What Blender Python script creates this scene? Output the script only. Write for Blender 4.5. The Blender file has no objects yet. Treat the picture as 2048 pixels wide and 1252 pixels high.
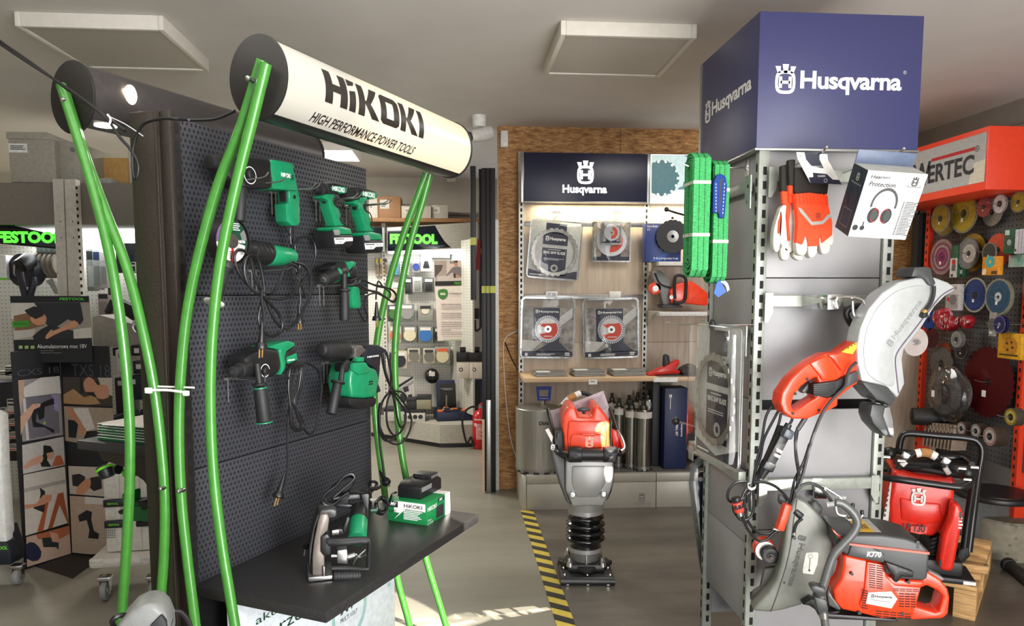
import bpy, bmesh, math, random
from mathutils import Vector, Matrix, Euler
random.seed(7)
COL = bpy.context.scene.collection
PI = math.pi
V = Vector
# ---------------------------------------------------------------- camera model (frame 2048 x 1252)
FPX, CX, CY, HC = 1490.0,1024.0,724.0,1.5
YAW = math.atan2(119.0, FPX)
PIT = math.atan2(141.0, FPX)
FW = V((math.sin(YAW)*math.cos(PIT), math.cos(YAW)*math.cos(PIT),-math.sin(PIT)))
RT = V((math.cos(YAW),-math.sin(YAW),0))
UP = RT.cross(FW)
EYE = V((0,0, HC))
def ray(x, y): return RT*((x-CX)/FPX) - UP*((y-CY)/FPX) + FW
class Frame:
    """a local frame: x right, y away from the viewer, z up"""
    def __init__(s, o, a=0.0, tilt=None):
        s.M = Matrix.Translation(V(o)) @ Matrix.Rotation(a, 4, 'Z')
        if tilt is not None: s.M = s.M @ tilt
        s.I = s.M.inverted()
    def p(s, x, y, Y=0.0):
        o = s.I @ EYE; d = s.I.to_3x3() @ ray(x, y)
        return o + d*((Y-o.y)/d.y)
    def pz(s, x, y, Z=0.0):
        o = s.I @ EYE; d = s.I.to_3x3() @ ray(x, y)
        return o + d*((Z-o.z)/d.z)
    def px(s, x, y, X=0.0):
        o = s.I @ EYE; d = s.I.to_3x3() @ ray(x, y)
        return o + d*((X-o.x)/d.x)
ROOM = Frame((0,0,0))
# ---------------------------------------------------------------- materials
def lin(c):
    if isinstance(c, str): c = [int(c[i:i+2],16) for i in (0,2,4)]
    return tuple((x/255/12.92 if x/255 <= .04045 else ((x/255+.055)/1.055)**2.4) for x in c[:3]) + (1.0,)
_mats = {}
class NT:
    def __init__(s, name):
        s.m = bpy.data.materials.new(name); s.m.use_nodes = True
        s.t = s.m.node_tree; s.n = s.t.nodes; s.n.clear()
        s.out = s.n.new('ShaderNodeOutputMaterial')
    def new(s, kind, **kw):
        n = s.n.new('ShaderNode'+kind)
        for k, v in kw.items():
            if k[0] == 'i' and k[1:].isdigit(): n.inputs[int(k[1:])].default_value = v
            elif hasattr(n, k): setattr(n, k, v)
            else: n.inputs[k.replace('_', ' ')].default_value = v
        return n
    def l(s, a, b): s.t.links.new(a, b)
    def math(s, op, a, b=None, c=None):
        n = s.n.new('ShaderNodeMath'); n.operation = op
        for i, v in enumerate((a, b, c)):
            if v is None: continue
            if isinstance(v, (int, float)): n.inputs[i].default_value = v
            else: s.l(v, n.inputs[i])
        return n.outputs[0]
    def mix(s, f, a, b):
        n = s.n.new('ShaderNodeMix'); n.data_type = 'RGBA'
        for sock, v in ((n.inputs[0], f),(n.inputs[6], a),(n.inputs[7], b)):
            if isinstance(v, (int, float, tuple)): sock.default_value = v
            else: s.l(v, sock)
        return n.outputs[2]
def M(name, c, r=.5, m=0.0, nz=.06, ns=40, bp=0.0, em=0.0, coat=0.0, stretch=None, emc=None, ramp=(.35,.65), sheen=0):
    if name in _mats: return _mats[name]
    t = NT(name); b = t.new('BsdfPrincipled'); t.l(b.outputs[0], t.out.inputs[0])
    b.inputs['Roughness'].default_value = r; b.inputs['Metallic'].default_value = m
    if coat: b.inputs['Coat Weight'].default_value = coat; b.inputs['Coat Roughness'].default_value = .12
    if sheen: b.inputs['Sheen Weight'].default_value = sheen
    col = lin(c)
    tc = t.new('TexCoord'); no = t.new('TexNoise', Scale=ns, Detail=4.0, Roughness=.6)
    src = tc.outputs['Object']
    if stretch:
        mp = t.new('Mapping'); mp.inputs['Scale'].default_value = stretch; t.l(src, mp.inputs[0]); src = mp.outputs[0]
    t.l(src, no.inputs['Vector'])
    rp = t.new('ValToRGB'); rp.color_ramp.elements[0].position = ramp[0]; rp.color_ramp.elements[1].position = ramp[1]
    rp.color_ramp.elements[0].color = tuple(x*(1-nz*2) for x in col[:3])+(1,)
    rp.color_ramp.elements[1].color = tuple(min(1, x*(1+nz)) for x in col[:3])+(1,)
    t.l(no.outputs[0], rp.inputs[0]); t.l(rp.outputs[0], b.inputs['Base Color'])
    if bp:
        bm = t.new('Bump', Strength=bp, Distance=.002); t.l(no.outputs[0], bm.inputs['Height']); t.l(bm.outputs[0], b.inputs['Normal'])
    if em:
        b.inputs['Emission Color'].default_value = lin(emc or c); b.inputs['Emission Strength'].default_value = em
    _mats[name] = t.m
    return t.m
def clear_mat(name, tint=(250,251,252), gl=.018, rough=.05, fr=.34):
    if name in _mats: return _mats[name]
    t = NT(name)
    tr = t.new('BsdfTransparent'); tr.inputs[0].default_value = lin(tint)
    g = t.new('BsdfGlossy', Roughness=rough); g.inputs[0].default_value = (1,1,1,1)
    lw = t.new('LayerWeight', Blend=.35)
    no = t.new('TexNoise', Scale=9.0); tc = t.new('TexCoord'); t.l(tc.outputs['Object'], no.inputs['Vector'])
    bm = t.new('Bump', Strength=.25, Distance=.01); t.l(no.outputs[0], bm.inputs['Height']); t.l(bm.outputs[0], g.inputs['Normal'])
    f = t.math('MULTIPLY_ADD', lw.outputs['Facing'], fr, gl)
    mx = t.new('MixShader'); t.l(f, mx.inputs[0]); t.l(tr.outputs[0], mx.inputs[1]); t.l(g.outputs[0], mx.inputs[2])
    t.l(mx.outputs[0], t.out.inputs[0]); _mats[name] = t.m
    return t.m
def peg_mat(name, base, hole, pitch, rad, r=.45, m=0.0, nz=.15, stag=False, plane='xz', bp=.25, ns=300, slot=1.0):
    """sheet metal with a regular grid of punched holes"""
    if name in _mats: return _mats[name]
    t = NT(name); b = t.new('BsdfPrincipled'); t.l(b.outputs[0], t.out.inputs[0])
    b.inputs['Roughness'].default_value = r; b.inputs['Metallic'].default_value = m
    tc = t.new('TexCoord'); sp = t.new('SeparateXYZ'); t.l(tc.outputs['Object'], sp.inputs[0])
    a = sp.outputs['XYZ'.index(plane[0].upper())]; c = sp.outputs['XYZ'.index(plane[1].upper())]
    gx = t.math('DIVIDE', a, pitch); gz = t.math('DIVIDE', c, pitch)
    if stag:
        row = t.math('FLOOR', gz); odd = t.math('MULTIPLY', t.math('FLOORED_MODULO', row, 2.0),.5); gx = t.math('ADD', gx, odd)
    fx = t.math('SUBTRACT', t.math('FLOORED_MODULO', gx, 1.0),.5); fz = t.math('MULTIPLY', t.math('SUBTRACT', t.math('FLOORED_MODULO', gz, 1.0),.5), slot)
    d = t.math('SQRT', t.math('ADD', t.math('MULTIPLY', fx, fx), t.math('MULTIPLY', fz, fz)))
    h = t.math('LESS_THAN', d, rad)
    no = t.new('TexNoise', Scale=ns, Detail=3.0); t.l(tc.outputs['Object'], no.inputs['Vector'])
    cb = lin(base); v = t.mix(no.outputs[0], tuple(x*(1-nz) for x in cb[:3])+(1,), tuple(x*(1+nz) for x in cb[:3])+(1,))
    t.l(t.mix(h, v, lin(hole)), b.inputs['Base Color'])
    bm = t.new('Bump', Strength=bp, Distance=.001); t.l(no.outputs[0], bm.inputs['Height']); t.l(bm.outputs[0], b.inputs['Normal'])
    rr = t.math('MULTIPLY_ADD', h, .5, r); t.l(rr, b.inputs['Roughness'])
    _mats[name] = t.m
    return t.m
# ---------------------------------------------------------------- mesh builder
_txt = {}
def txt_geo(s, bold=0.0, shear=0.0, sp=1.0):
    k = (s, bold, shear, sp)
    if k not in _txt:
        c = bpy.data.curves.new('t', 'FONT'); c.body = s; c.size = 1; c.offset = bold; c.shear = shear; c.space_character = sp; c.resolution_u = 3
        o = bpy.data.objects.new('t', c)
        me = bpy.data.meshes.new_from_object(o)
        bpy.data.objects.remove(o); bpy.data.curves.remove(c)
        vs = [(v.co.x, v.co.y) for v in me.vertices]; fs = [tuple(p.vertices) for p in me.polygons]
        bpy.data.meshes.remove(me)
        if not vs: vs = [(0,0),(1,0),(0,1)]; fs = [(0,1,2)]
        x0 = min(v[0] for v in vs); x1 = max(v[0] for v in vs); y0 = min(v[1] for v in vs); y1 = max(v[1] for v in vs)
        _txt[k] = ([((x-x0)/(x1-x0+1e-9),(y-y0)/(y1-y0+1e-9)) for x, y in vs], fs, (x1-x0)/(y1-y0+1e-9))
    return _txt[k]
def catmull(pts, sub, closed=False):
    pts = [V(p) for p in pts]; n = len(pts)
    if n < 3 or sub < 2: return pts
    out = []
    rng = n if closed else n-1
    for i in range(rng):
        if closed: a, b, c, d = pts[i-1], pts[i], pts[(i+1) % n], pts[(i+2) % n]
        else: a, b, c, d = pts[max(i-1,0)], pts[i], pts[i+1], pts[min(i+2, n-1)]
        for k in range(sub):
            t = k/sub
            out.append(.5*((2*b)+(c-a)*t+(2*a-5*b+4*c-d)*t*t+(3*b-a-3*c+d)*t**3))
    if not closed: out.append(pts[-1])
    return out
class MB:
    def __init__(s): s.bm = bmesh.new(); s.mi = 0; s.T = None
    def take(s, t):
        for f in t.faces: f.material_index = s.mi
        if s.T is not None: bmesh.ops.transform(t, matrix=s.T, verts=t.verts)
        me = bpy.data.meshes.new('x'); t.to_mesh(me); t.free(); s.bm.from_mesh(me); bpy.data.meshes.remove(me)
        return s
    def raw(s, vs, fs):
        t = bmesh.new(); b = [t.verts.new(v) for v in vs]
        for f in fs:
            try: t.faces.new([b[i] for i in f])
            except ValueError: pass
        return s.take(t)
    def box(s, c, d, bev=0.0, rot=None, seg=2):
        t = bmesh.new(); bmesh.ops.create_cube(t, size=1)
        bmesh.ops.scale(t, vec=V(d), verts=t.verts)
        if bev: bmesh.ops.bevel(t, geom=t.edges[:], offset=min(bev, min(d)*.49), segments=seg, affect='EDGES', profile=.5)
        m = Matrix.Translation(V(c))
        if rot is not None: m = m @ (rot.to_matrix().to_4x4() if isinstance(rot, Euler) else rot)
        bmesh.ops.transform(t, matrix=m, verts=t.verts)
        return s.take(t)
    def bb(s, a, b, bev=0.0):
        a, b = V(a), V(b); return s.box((a+b)/2,[max(abs(x),1e-4) for x in (b-a)], bev)
    def prism(s, poly, y0, y1, bev=0.0, seg=2, hole=None):
        """polygon of (x,z) at y0 (front) pushed back to y1"""
        t = bmesh.new()
        a = [t.verts.new((p[0], y0, p[1])) for p in poly]
        if hole:
            h = [t.verts.new((p[0], y0, p[1])) for p in hole]
            es = [t.edges.new((L[i], L[(i+1) % len(L)])) for L in (a, h) for i in range(len(L))]
            r = bmesh.ops.triangle_fill(t, use_beauty=True, use_dissolve=False, edges=es)
            fs = t.faces[:]
        else: fs = [t.faces.new(a)]
        r = bmesh.ops.extrude_face_region(t, geom=fs)
        bmesh.ops.translate(t, vec=(0, y1-y0,0), verts=[g for g in r['geom'] if isinstance(g, bmesh.types.BMVert)])
        bmesh.ops.recalc_face_normals(t, faces=t.faces)
        if bev:
            es = [e for e in t.edges if len(e.link_faces) == 2 and e.calc_face_angle(0) > .5]
            bmesh.ops.bevel(t, geom=es, offset=bev, segments=seg, affect='EDGES', profile=.5, clamp_overlap=True)
        return s.take(t)
    def trace(s, fr, pts, y0, y1, bev=0.0, hole=None, sm=0, seg=2):
        def cv(q):
            o = [fr.p(x, y, y0) for x, y in q]
            if sm: o = catmull(o, sm, True)
            return [(v.x, v.z) for v in o]
        return s.prism(cv(pts), y0, y1, bev, seg, cv(hole) if hole else None)
    def cyl(s, p0, p1, r0, r1=None, n=24, caps=True, bev=0.0):
        p0, p1 = V(p0), V(p1); d = p1-p0; t = bmesh.new()
        bmesh.ops.create_cone(t, cap_ends=caps, segments=n, radius1=r0, radius2=r0 if r1 is None else r1, depth=d.length)
        if bev:
            es = [e for e in t.edges if abs(e.verts[0].co.z-e.verts[1].co.z) < 1e-6]
            bmesh.ops.bevel(t, geom=es, offset=bev, segments=2, affect='EDGES', profile=.5)
        q = d.to_track_quat('Z', 'Y').to_matrix().to_4x4()
        bmesh.ops.transform(t, matrix=Matrix.Translation((p0+p1)/2) @ q, verts=t.verts)
        return s.take(t)
    def tube(s, pts, r, n=8, sub=6, closed=False, flat=None):
        P = catmull(pts, sub, closed); m = len(P)
        R = [r]*m if not hasattr(r, '__len__') else [r[0]+(r[1]-r[0])*i/(m-1) for i in range(m)]
        vs, fs = [],[]
        tp = None; nx = None
        for i, p in enumerate(P):
            tg = (P[(i+1) % m]-P[i-1]) if closed else (P[min(i+1, m-1)]-P[max(i-1,0)])
            if tg.length < 1e-9: tg = V((0,0,1))
            tg.normalize()
            if nx is None: nx = tg.orthogonal().normalized() if flat is None else (V(flat)-tg*V(flat).dot(tg)).normalized()
            else:
                nx = nx-tg*nx.dot(tg); nx = nx.normalized() if nx.length > 1e-6 else tg.orthogonal().normalized()
            bn = tg.cross(nx)
            for k in range(n):
                a = 2*PI*k/n; vs.append(p+(nx*math.cos(a)+bn*math.sin(a))*R[i])
        for i in range(m if closed else m-1):
            for k in range(n):
                j = (i+1) % m; fs.append((i*n+k, i*n+(k+1) % n, j*n+(k+1) % n, j*n+k))
        if not closed: fs += [tuple(range(n-1,-1,-1)), tuple(range((m-1)*n, m*n))]
        return s.raw(vs, fs)
    def strap(s, pts, w, th, wdir, sub=6, closed=False):
        """flat band of width w along wdir following pts"""
        P = catmull(pts, sub, closed); m = len(P); wd = V(wdir).normalized(); vs, fs = [],[]
        for i, p in enumerate(P):
            tg = ((P[(i+1) % m]-P[i-1]) if closed else (P[min(i+1, m-1)]-P[max(i-1,0)])).normalized()
            nn = tg.cross(wd).normalized()
            for a, b in ((-1,-1),(1,-1),(1,1),(-1,1)): vs.append(p+wd*(w/2*a)+nn*(th/2*b))
        for i in range(m if closed else m-1):
            j = (i+1) % m
            for k in range(4): fs.append((i*4+k, i*4+(k+1) % 4, j*4+(k+1) % 4, j*4+k))
        if not closed: fs += [(3,2,1,0), tuple((m-1)*4+k for k in range(4))]
        return s.raw(vs, fs)
    def lathe(s, prof, o=(0,0,0), ax=(0,0,1), n=32, closed=False, mod=None):
        """prof: (radius, height) list turned about ax through o"""
        q = V(ax).to_track_quat('Z', 'Y').to_matrix(); vs, fs = [],[]; L = len(prof)
        for k in range(n):
            a = 2*PI*k/n
            for i, (r, h) in enumerate(prof):
                if mod: r = mod(i, k, r)
                vs.append(V(o)+q @ V((r*math.cos(a), r*math.sin(a), h)))
        for k in range(n):
            j = (k+1) % n
            for i in range(L if closed else L-1):
                i2 = (i+1) % L; fs.append((k*L+i, j*L+i, j*L+i2, k*L+i2))
        t = bmesh.new(); b = [t.verts.new(v) for v in vs]
        for f in fs: t.faces.new([b[i] for i in f])
        bmesh.ops.remove_doubles(t, verts=t.verts, dist=1e-6)
        bmesh.ops.recalc_face_normals(t, faces=t.faces)
        return s.take(t)
    def sph(s, c, r, n=16, rot=None):
        t = bmesh.new(); bmesh.ops.create_uvsphere(t, u_segments=n*2, v_segments=n, radius=1)
        if isinstance(r, (int, float)): r = (r, r, r)
        m = Matrix.Translation(V(c))
        if rot is not None: m = m @ rot
        bmesh.ops.transform(t, matrix=m @ Matrix.Diagonal((*r, 1)), verts=t.verts)
        return s.take(t)
    def saw(s, o, ax, ro, ri, th, teeth=0, gap=.3, dep=.06, n=96):
        """disc or ring blade; teeth are gullets cut in the rim"""
        per = n//teeth if teeth else 0
        def mod(i, k, r):
            return r*(1-dep) if teeth and i in (1,2) and (k % per) < max(1, round(per*gap)) else r
        return s.lathe([(ri, -th/2),(ro, -th/2),(ro, th/2),(ri, th/2)], o, ax, n if not teeth else per*teeth, True, mod)
    def text(s, body, x0, z0, x1, z1, y, bold=0.0, shear=0.0, sp=1.0, bend=None):
        vs, fs, _ = txt_geo(body, bold, shear, sp)
        t = bmesh.new(); b = [t.verts.new((x0+(x1-x0)*u, y, z0+(z1-z0)*v)) for u, v in vs]
        for f in fs:
            try: t.faces.new([b[i] for i in f])
            except ValueError: pass
        if bend:
            bmesh.ops.triangulate(t, faces=t.faces)
            for _ in range(2): bmesh.ops.subdivide_edges(t, edges=[e for e in t.edges if e.calc_length() > abs(z1-z0)*.12], cuts=1, use_grid_fill=False)
            bmesh.ops.triangulate(t, faces=t.faces)
            for v in t.verts: v.co = bend(v.co)
        return s.take(t)
    def tfit(s, fr, body, a, b, y, **k):
        """text between pixel corners a (lower left) and b (upper right) on plane y"""
        p, q = fr.p(*a, y), fr.p(*b, y); return s.text(body, p.x, p.z, q.x, q.z, y, **k)
    def crown(s, x, z, h, y, flip=1):
        """crowned ring emblem, x z centre, full height h"""
        w = h*.40; r = h*.39; cz = z-h*.10; lw = h*.105
        def rr(R, n=20, e=3.2): return [(x+R*.92*abs(math.cos(a))**(2/e)*(1 if math.cos(a) > 0 else -1), cz+R*abs(math.sin(a))**(2/e)*(1 if math.sin(a) > 0 else -1)) for a in [2*PI*i/n for i in range(n)]]
        s.flat(rr(r), y, rr(r-lw))
        b = h*.055
        for dx in (-.17,.17): s.quad(x+dx*h-b, cz-.19*h, x+dx*h+b, cz+.19*h, y)
        s.quad(x-.17*h, cz-b*.9, x+.17*h, cz+b*.9, y)
        for dx, w2, top in ((-.27,.05,.43),(0,.06,.50),(.27,.05,.43)):
            s.flat([(x+(dx*.85-w2)*h, cz+.30*h),(x+(dx*.85+w2)*h, cz+.30*h),(x+(dx+w2*1.9)*h, z+top*h),(x+(dx-w2*1.9)*h, z+top*h)], y)
        return s
    def flat(s, poly, y, hole=None):
        t = bmesh.new(); a = [t.verts.new((p[0], y, p[1])) for p in poly]
        if hole:
            h = [t.verts.new((p[0], y, p[1])) for p in hole]; n = len(a)
            for i in range(n): t.faces.new((a[i], a[(i+1) % n], h[(i+1) % n], h[i]))
        else: t.faces.new(a)
        return s.take(t)
    def quad(s, x0, z0, x1, z1, y): return s.flat([(x0, z0),(x1, z0),(x1, z1),(x0, z1)], y)
    def disc(s, x, z, r, y, n=28, ri=0, rz=None):
        rz = rz or r
        o = [(x+r*math.cos(2*PI*i/n), z+rz*math.sin(2*PI*i/n)) for i in range(n)]
        return s.flat(o, y, [(x+ri*math.cos(2*PI*i/n), z+ri*rz/r*math.sin(2*PI*i/n)) for i in range(n)] if ri else None)
    def lines(s, x0, z0, x1, z1, y, n, fill=.5, ragged=.3):
        """rows of tiny print"""
        h = (z1-z0)/n
        for i in range(n): s.quad(x0, z1-h*(i+fill), x1-(x1-x0)*ragged*random.random(), z1-h*i, y)
        return s
    def mesh(s, name, mats, off=None, ang=35):
        me = bpy.data.meshes.new(name)
        if off is not None: bmesh.ops.translate(s.bm, vec=-V(off), verts=s.bm.verts)
        s.bm.to_mesh(me); s.bm.free()
        for m in (mats if isinstance(mats, (list, tuple)) else [mats]): me.materials.append(m)
        me.polygons.foreach_set('use_smooth', [True]*len(me.polygons))
        me.set_sharp_from_angle(angle=math.radians(ang))
        return me
def uniq(n): return n
def tag(o, label=None, cat=None, group=None, kind=None):
    for k, v in (('label', label),('category', cat),('group', group),('kind', kind)):
        if v: o[k] = v
    return o
class Thing:
    """an Empty at the thing's base; parts are written in frame coordinates"""
    def __init__(s, name, label, cat, fr, base, group=None):
        s.base = V(base); s.o = bpy.data.objects.new(name, None); COL.objects.link(s.o)
        s.o.matrix_world = fr.M @ Matrix.Translation(s.base); s.o.empty_display_size = .05
        tag(s.o, label, cat, group)
    def part(s, name, mb, mats, parent=None, label=None, ang=35, kind=None):
        o = bpy.data.objects.new(name, mb.mesh(name, mats, s.base, ang)); COL.objects.link(o); o.parent = parent or s.o
        return tag(o, label, None, None, kind)
def solo(name, label, cat, mb, mats, fr, base, group=None, kind=None, ang=35):
    o = bpy.data.objects.new(name, mb.mesh(name, mats, base, ang)); COL.objects.link(o)
    o.matrix_world = fr.M @ Matrix.Translation(V(base))
    return tag(o, label, cat, group, kind)
def struct(name, mb, mats): return solo(name, None, None, mb, mats, ROOM, (0,0,0), kind='structure')
def kids(o, pool=None): return [c for c in COL.objects if c.parent == o]
def dup(o, M4, label, group=None, tree={}):
    ks = tree.setdefault(o.name, [(c, kids(c)) for c in kids(o)])
    r = o.copy(); COL.objects.link(r); r.matrix_world = M4; r['label'] = label
    if group: r['group'] = group
    for c, gs in ks:
        d = c.copy(); COL.objects.link(d); d.parent = r
        for g in gs:
            e = g.copy(); COL.objects.link(e); e.parent = d
    return r
# shared materials
BLACK = M('black_plastic', (24,24,25),.42, nz=.12)
RUB = M('black_rubber', (20,20,21),.6, bp=.15, ns=200)
CORD = M('black_cord', (17,17,18),.4)
GREEN = M('tool_green', (22,124,82),.34, coat=.15)
DKGREEN = M('dark_green', (10,60,40),.4)
TUBEG = M('tube_green', (60,124,44),.28, coat=.4)
STEEL = M('steel', (175,175,172),.28, m=.9)
CHROME = M('chrome', (215,215,212),.15, m=1)
ALU = M('brushed_metal', (165,165,162),.3, m=.85, ns=14, stretch=(60,60,.4), nz=.18)
WHITE = M('white_print', (236,235,230),.5)
PAPER = M('paper', (222,216,208),.65)
INK = M('dark_ink', (38,38,42),.6)
NAVY = M('navy', (27,31,66),.45)
NAVYD = M('navy_card', (18,22,48),.4)
ORANGE = M('machine_orange', (232,62,22),.3, coat=.35)
RED = M('signal_red', (205,32,24),.35, coat=.2)
DGREY = M('charcoal_plastic', (62,64,64),.42, bp=.08, ns=400)
MGREY = M('mid_grey_plastic', (120,121,119),.45)
LGREY = M('light_grey', (176,176,170),.5)
SHELFG = M('grey_shelf_metal', (150,149,143),.42, nz=.05, ns=8)
CLEAR = clear_mat('clear_plastic')
BROWN = M('cardboard', (158,112,70),.8, nz=.1)
YELLOW = M('yellow_print', (226,176,40),.5)
LIME = M('lime_green', (112,206,44),.5)
BLUE = M('blue_plastic', (20,60,150),.45)
# ---------------------------------------------------------------- room shell
ZC = 2.70
XR, YB, YFAR, XL = 3.55,5.557,8.1,-5.2
def floor_mat(name, a, b, c, sc):
    t = NT(name); bs = t.new('BsdfPrincipled', Roughness=.32); t.l(bs.outputs[0], t.out.inputs[0])
    tc = t.new('TexCoord'); n1 = t.new('TexNoise', Scale=sc, Detail=8.0, Roughness=.65); n2 = t.new('TexNoise', Scale=sc*9, Detail=6.0, Roughness=.7)
    mp = t.new('Mapping'); mp.inputs['Scale'].default_value = (.35,1.3,1); t.l(tc.outputs['Object'], mp.inputs[0])
    for n in (n1, n2): t.l(mp.outputs[0], n.inputs['Vector'])
    r1 = t.new('ValToRGB'); r1.color_ramp.elements[0].position = .36; r1.color_ramp.elements[1].position = .66
    r1.color_ramp.elements[0].color = lin(a); r1.color_ramp.elements[1].color = lin(b); t.l(n1.outputs[0], r1.inputs[0])
    r2 = t.new('ValToRGB'); r2.color_ramp.elements[0].position = .3; r2.color_ramp.elements[1].position = .42; t.l(n2.outputs[0], r2.inputs[0])
    t.l(t.mix(t.math('MULTIPLY', t.math('SUBTRACT', 1.0, r2.outputs[0]),.4), r1.outputs[0], lin(c)), bs.inputs['Base Color'])
    rr = t.math('MULTIPLY_ADD', n2.outputs[0],.35,.22); t.l(rr, bs.inputs['Roughness'])
    bm = t.new('Bump', Strength=.08, Distance=.004); t.l(n2.outputs[0], bm.inputs['Height']); t.l(bm.outputs[0], bs.inputs['Normal'])
    return t.m
F1 = floor_mat('polished_concrete', (126,122,110),(150,146,132),(102,97,84),.9)
F2 = floor_mat('worn_brown_floor', (86,81,74),(114,107,98),(60,56,51),2.2)
XT = .50
mb = MB(); mb.bb((XL, -2.6,-.1),(XT, YFAR, 0)); struct('floor', mb, F1)
mb = MB(); mb.bb((XT, -2.6,-.1),(XR, YB, 0)); struct('floor', mb, F2)
CEIL = M('ceiling_paint', (216,211,205),.8, nz=.02, ns=3)
mb = MB(); mb.bb((XL, -2.6, ZC),(XR, YFAR, ZC+.1)); struct('ceiling', mb, CEIL)
WALLP = M('wall_paint', (186,180,166),.85, nz=.03, ns=4)
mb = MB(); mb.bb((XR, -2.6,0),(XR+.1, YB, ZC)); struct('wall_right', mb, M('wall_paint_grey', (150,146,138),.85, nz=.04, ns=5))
mb = MB(); mb.bb((XL, YFAR, 0),(.5, YFAR+.1, ZC)); struct('wall_far', mb, WALLP)
mb = MB(); mb.bb((XL-.1,-2.6,0),(XL, YFAR, ZC)); struct('wall_left', mb, WALLP)
def osb_mat():
    t = NT('osb_board'); b = t.new('BsdfPrincipled', Roughness=.62); t.l(b.outputs[0], t.out.inputs[0])
    tc = t.new('TexCoord'); acc = None
    nd = t.new('TexNoise', Scale=9.0, Detail=2.0); t.l(tc.outputs['Object'], nd.inputs['Vector'])
    for ang, sc, off in ((.25,1.,0),(1.2,1.1,3),(-.7,.95,7),(2.2,1.2,11)):
        mp = t.new('Mapping'); mp.inputs['Rotation'].default_value = (0, ang, 0); mp.inputs['Scale'].default_value = (16*sc, 10,90*sc); mp.inputs['Location'].default_value = (off, off, off)
        t.l(tc.outputs['Object'], mp.inputs[0]); n = t.new('TexNoise', Scale=1.0, Detail=3.0, Roughness=.5, Distortion=.4); t.l(mp.outputs[0], n.inputs['Vector'])
        acc = n.outputs[0] if acc is None else t.math('MAXIMUM', acc, n.outputs[0])
    f = t.math('MULTIPLY_ADD', nd.outputs[0],.22, t.math('SUBTRACT', acc, .11))
    r = t.new('ValToRGB'); e = r.color_ramp.elements; e[0].position = .46; e[0].color = lin((128,86,44)); e[1].position = .76; e[1].color = lin((220,178,120))
    m_ = e.new(.60); m_.color = lin((180,130,74)); t.l(f, r.inputs[0]); t.l(r.outputs[0], b.inputs['Base Color'])
    bm = t.new('Bump', Strength=.25, Distance=.002); t.l(f, bm.inputs['Height']); t.l(bm.outputs[0], b.inputs['Normal'])
    return t.m
OSB = osb_mat()
XO = ROOM.p(997,600, YB).x
mb = MB()
mb.bb((XO, YB, 0),(1.247, YB+.12, ZC)); mb.bb((1.250, YB, 0),(2.5, YB+.12, ZC)); mb.bb((2.503, YB, 0),(XR, YB+.12, ZC))
struct('wall_back', mb, OSB)
mb = MB(); mb.bb((XO-.06, YB-.03,0),(XO, YB+.15, ROOM.p(990,440, YB).z)); struct('trim_1', mb, M('white_trim', (226,224,216),.5))
# yellow black tape
def tape_mat():
    t = NT('hazard_tape'); b = t.new('BsdfPrincipled', Roughness=.5); t.l(b.outputs[0], t.out.inputs[0])
    tc = t.new('TexCoord'); sp = t.new('SeparateXYZ'); t.l(tc.outputs['Object'], sp.inputs[0])
    s = t.math('FRACT', t.math('DIVIDE', t.math('MULTIPLY_ADD', sp.outputs[0],.75, sp.outputs[1]),.135))
    no = t.new('TexNoise', Scale=40.0); t.l(tc.outputs['Object'], no.inputs['Vector'])
    y = t.mix(no.outputs[0], lin((190,168,60)), lin((222,200,92))); k = t.mix(no.outputs[0], lin((38,36,32)), lin((62,58,52)))
    t.l(t.mix(t.math('LESS_THAN', s, .5), k, y), b.inputs['Base Color'])
    return t.m
mb = MB(); mb.box((XT, 2.4+1.29,.0015),(.085,5.18-2.6+.0,.003))
solo('floor_tape', 'yellow and black striped warning tape stuck along the floor edge', 'tape', mb, tape_mat(), ROOM, (XT, 3.7,0))
# ceiling panels
PANEL = M('panel_white', (222,216,204),.6, nz=.02); PFACE = M('panel_diffuser', (186,181,170),.5, nz=.02)
LIT = M('lit_panel', (255,250,238),.5, em=9.0)
def ceiling_panel(x, y, lab, lit=False, w=.62):
    t = Thing('ceiling_light', lab, 'ceiling light', ROOM, (x, y, ZC), 'square ceiling light panels')
    m = MB(); z0 = ZC-.062
    for sx in (-1,1):
        m.box((x+sx*(w/2-.012), y, z0+.031),(.024, w, .062),.003); m.box((x, y+sx*(w/2-.012), z0+.031),(w-.048,.024,.062),.003)
    t.part('frame', m, PANEL)
    m = MB(); m.box((x, y, z0+.012),(w-.05, w-.05,.012)); t.part('diffuser', m, LIT if lit else PFACE)
ceiling_panel(-1.56,3.80, 'unlit square white ceiling panel above the grey cartons at upper left')
ceiling_panel(.80,3.72, 'unlit square white ceiling panel in the middle of the ceiling')
ceiling_panel(-1.06,6.52, 'glowing square ceiling panel seen under the illuminated drum sign', True, .56)
ceiling_panel(-4.05,6.3, 'glowing square ceiling panel behind the grey cartons', True, .56)
# conduits on the right wall and far wall
mb = MB()
for i, z in enumerate((2.53,2.45,2.41)): mb.tube([(XR-.011,1.5, z),(XR-.011, YB-.02, z)],.012,8,1)
for y in (2.6,3.6,4.6): mb.box((XR-.018, y, 2.47),(.036,.02,.16),.003)
solo('conduit', 'grey cable conduits running high along the right wall above the red sign', 'conduit', mb, M('conduit', (150,143,130),.5), ROOM, (XR, 3,2.4))
mb = MB()
for z in (2.32,2.26): mb.tube([(-4, YFAR-.017, z),(.4, YFAR-.017, z)],.018,8,1)
solo('conduit', 'pair of horizontal pipes on the far wall above the cardboard cartons', 'conduit', mb, M('pipe_grey', (128,122,108),.5), ROOM, (-1, YFAR, 2.3))
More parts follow.
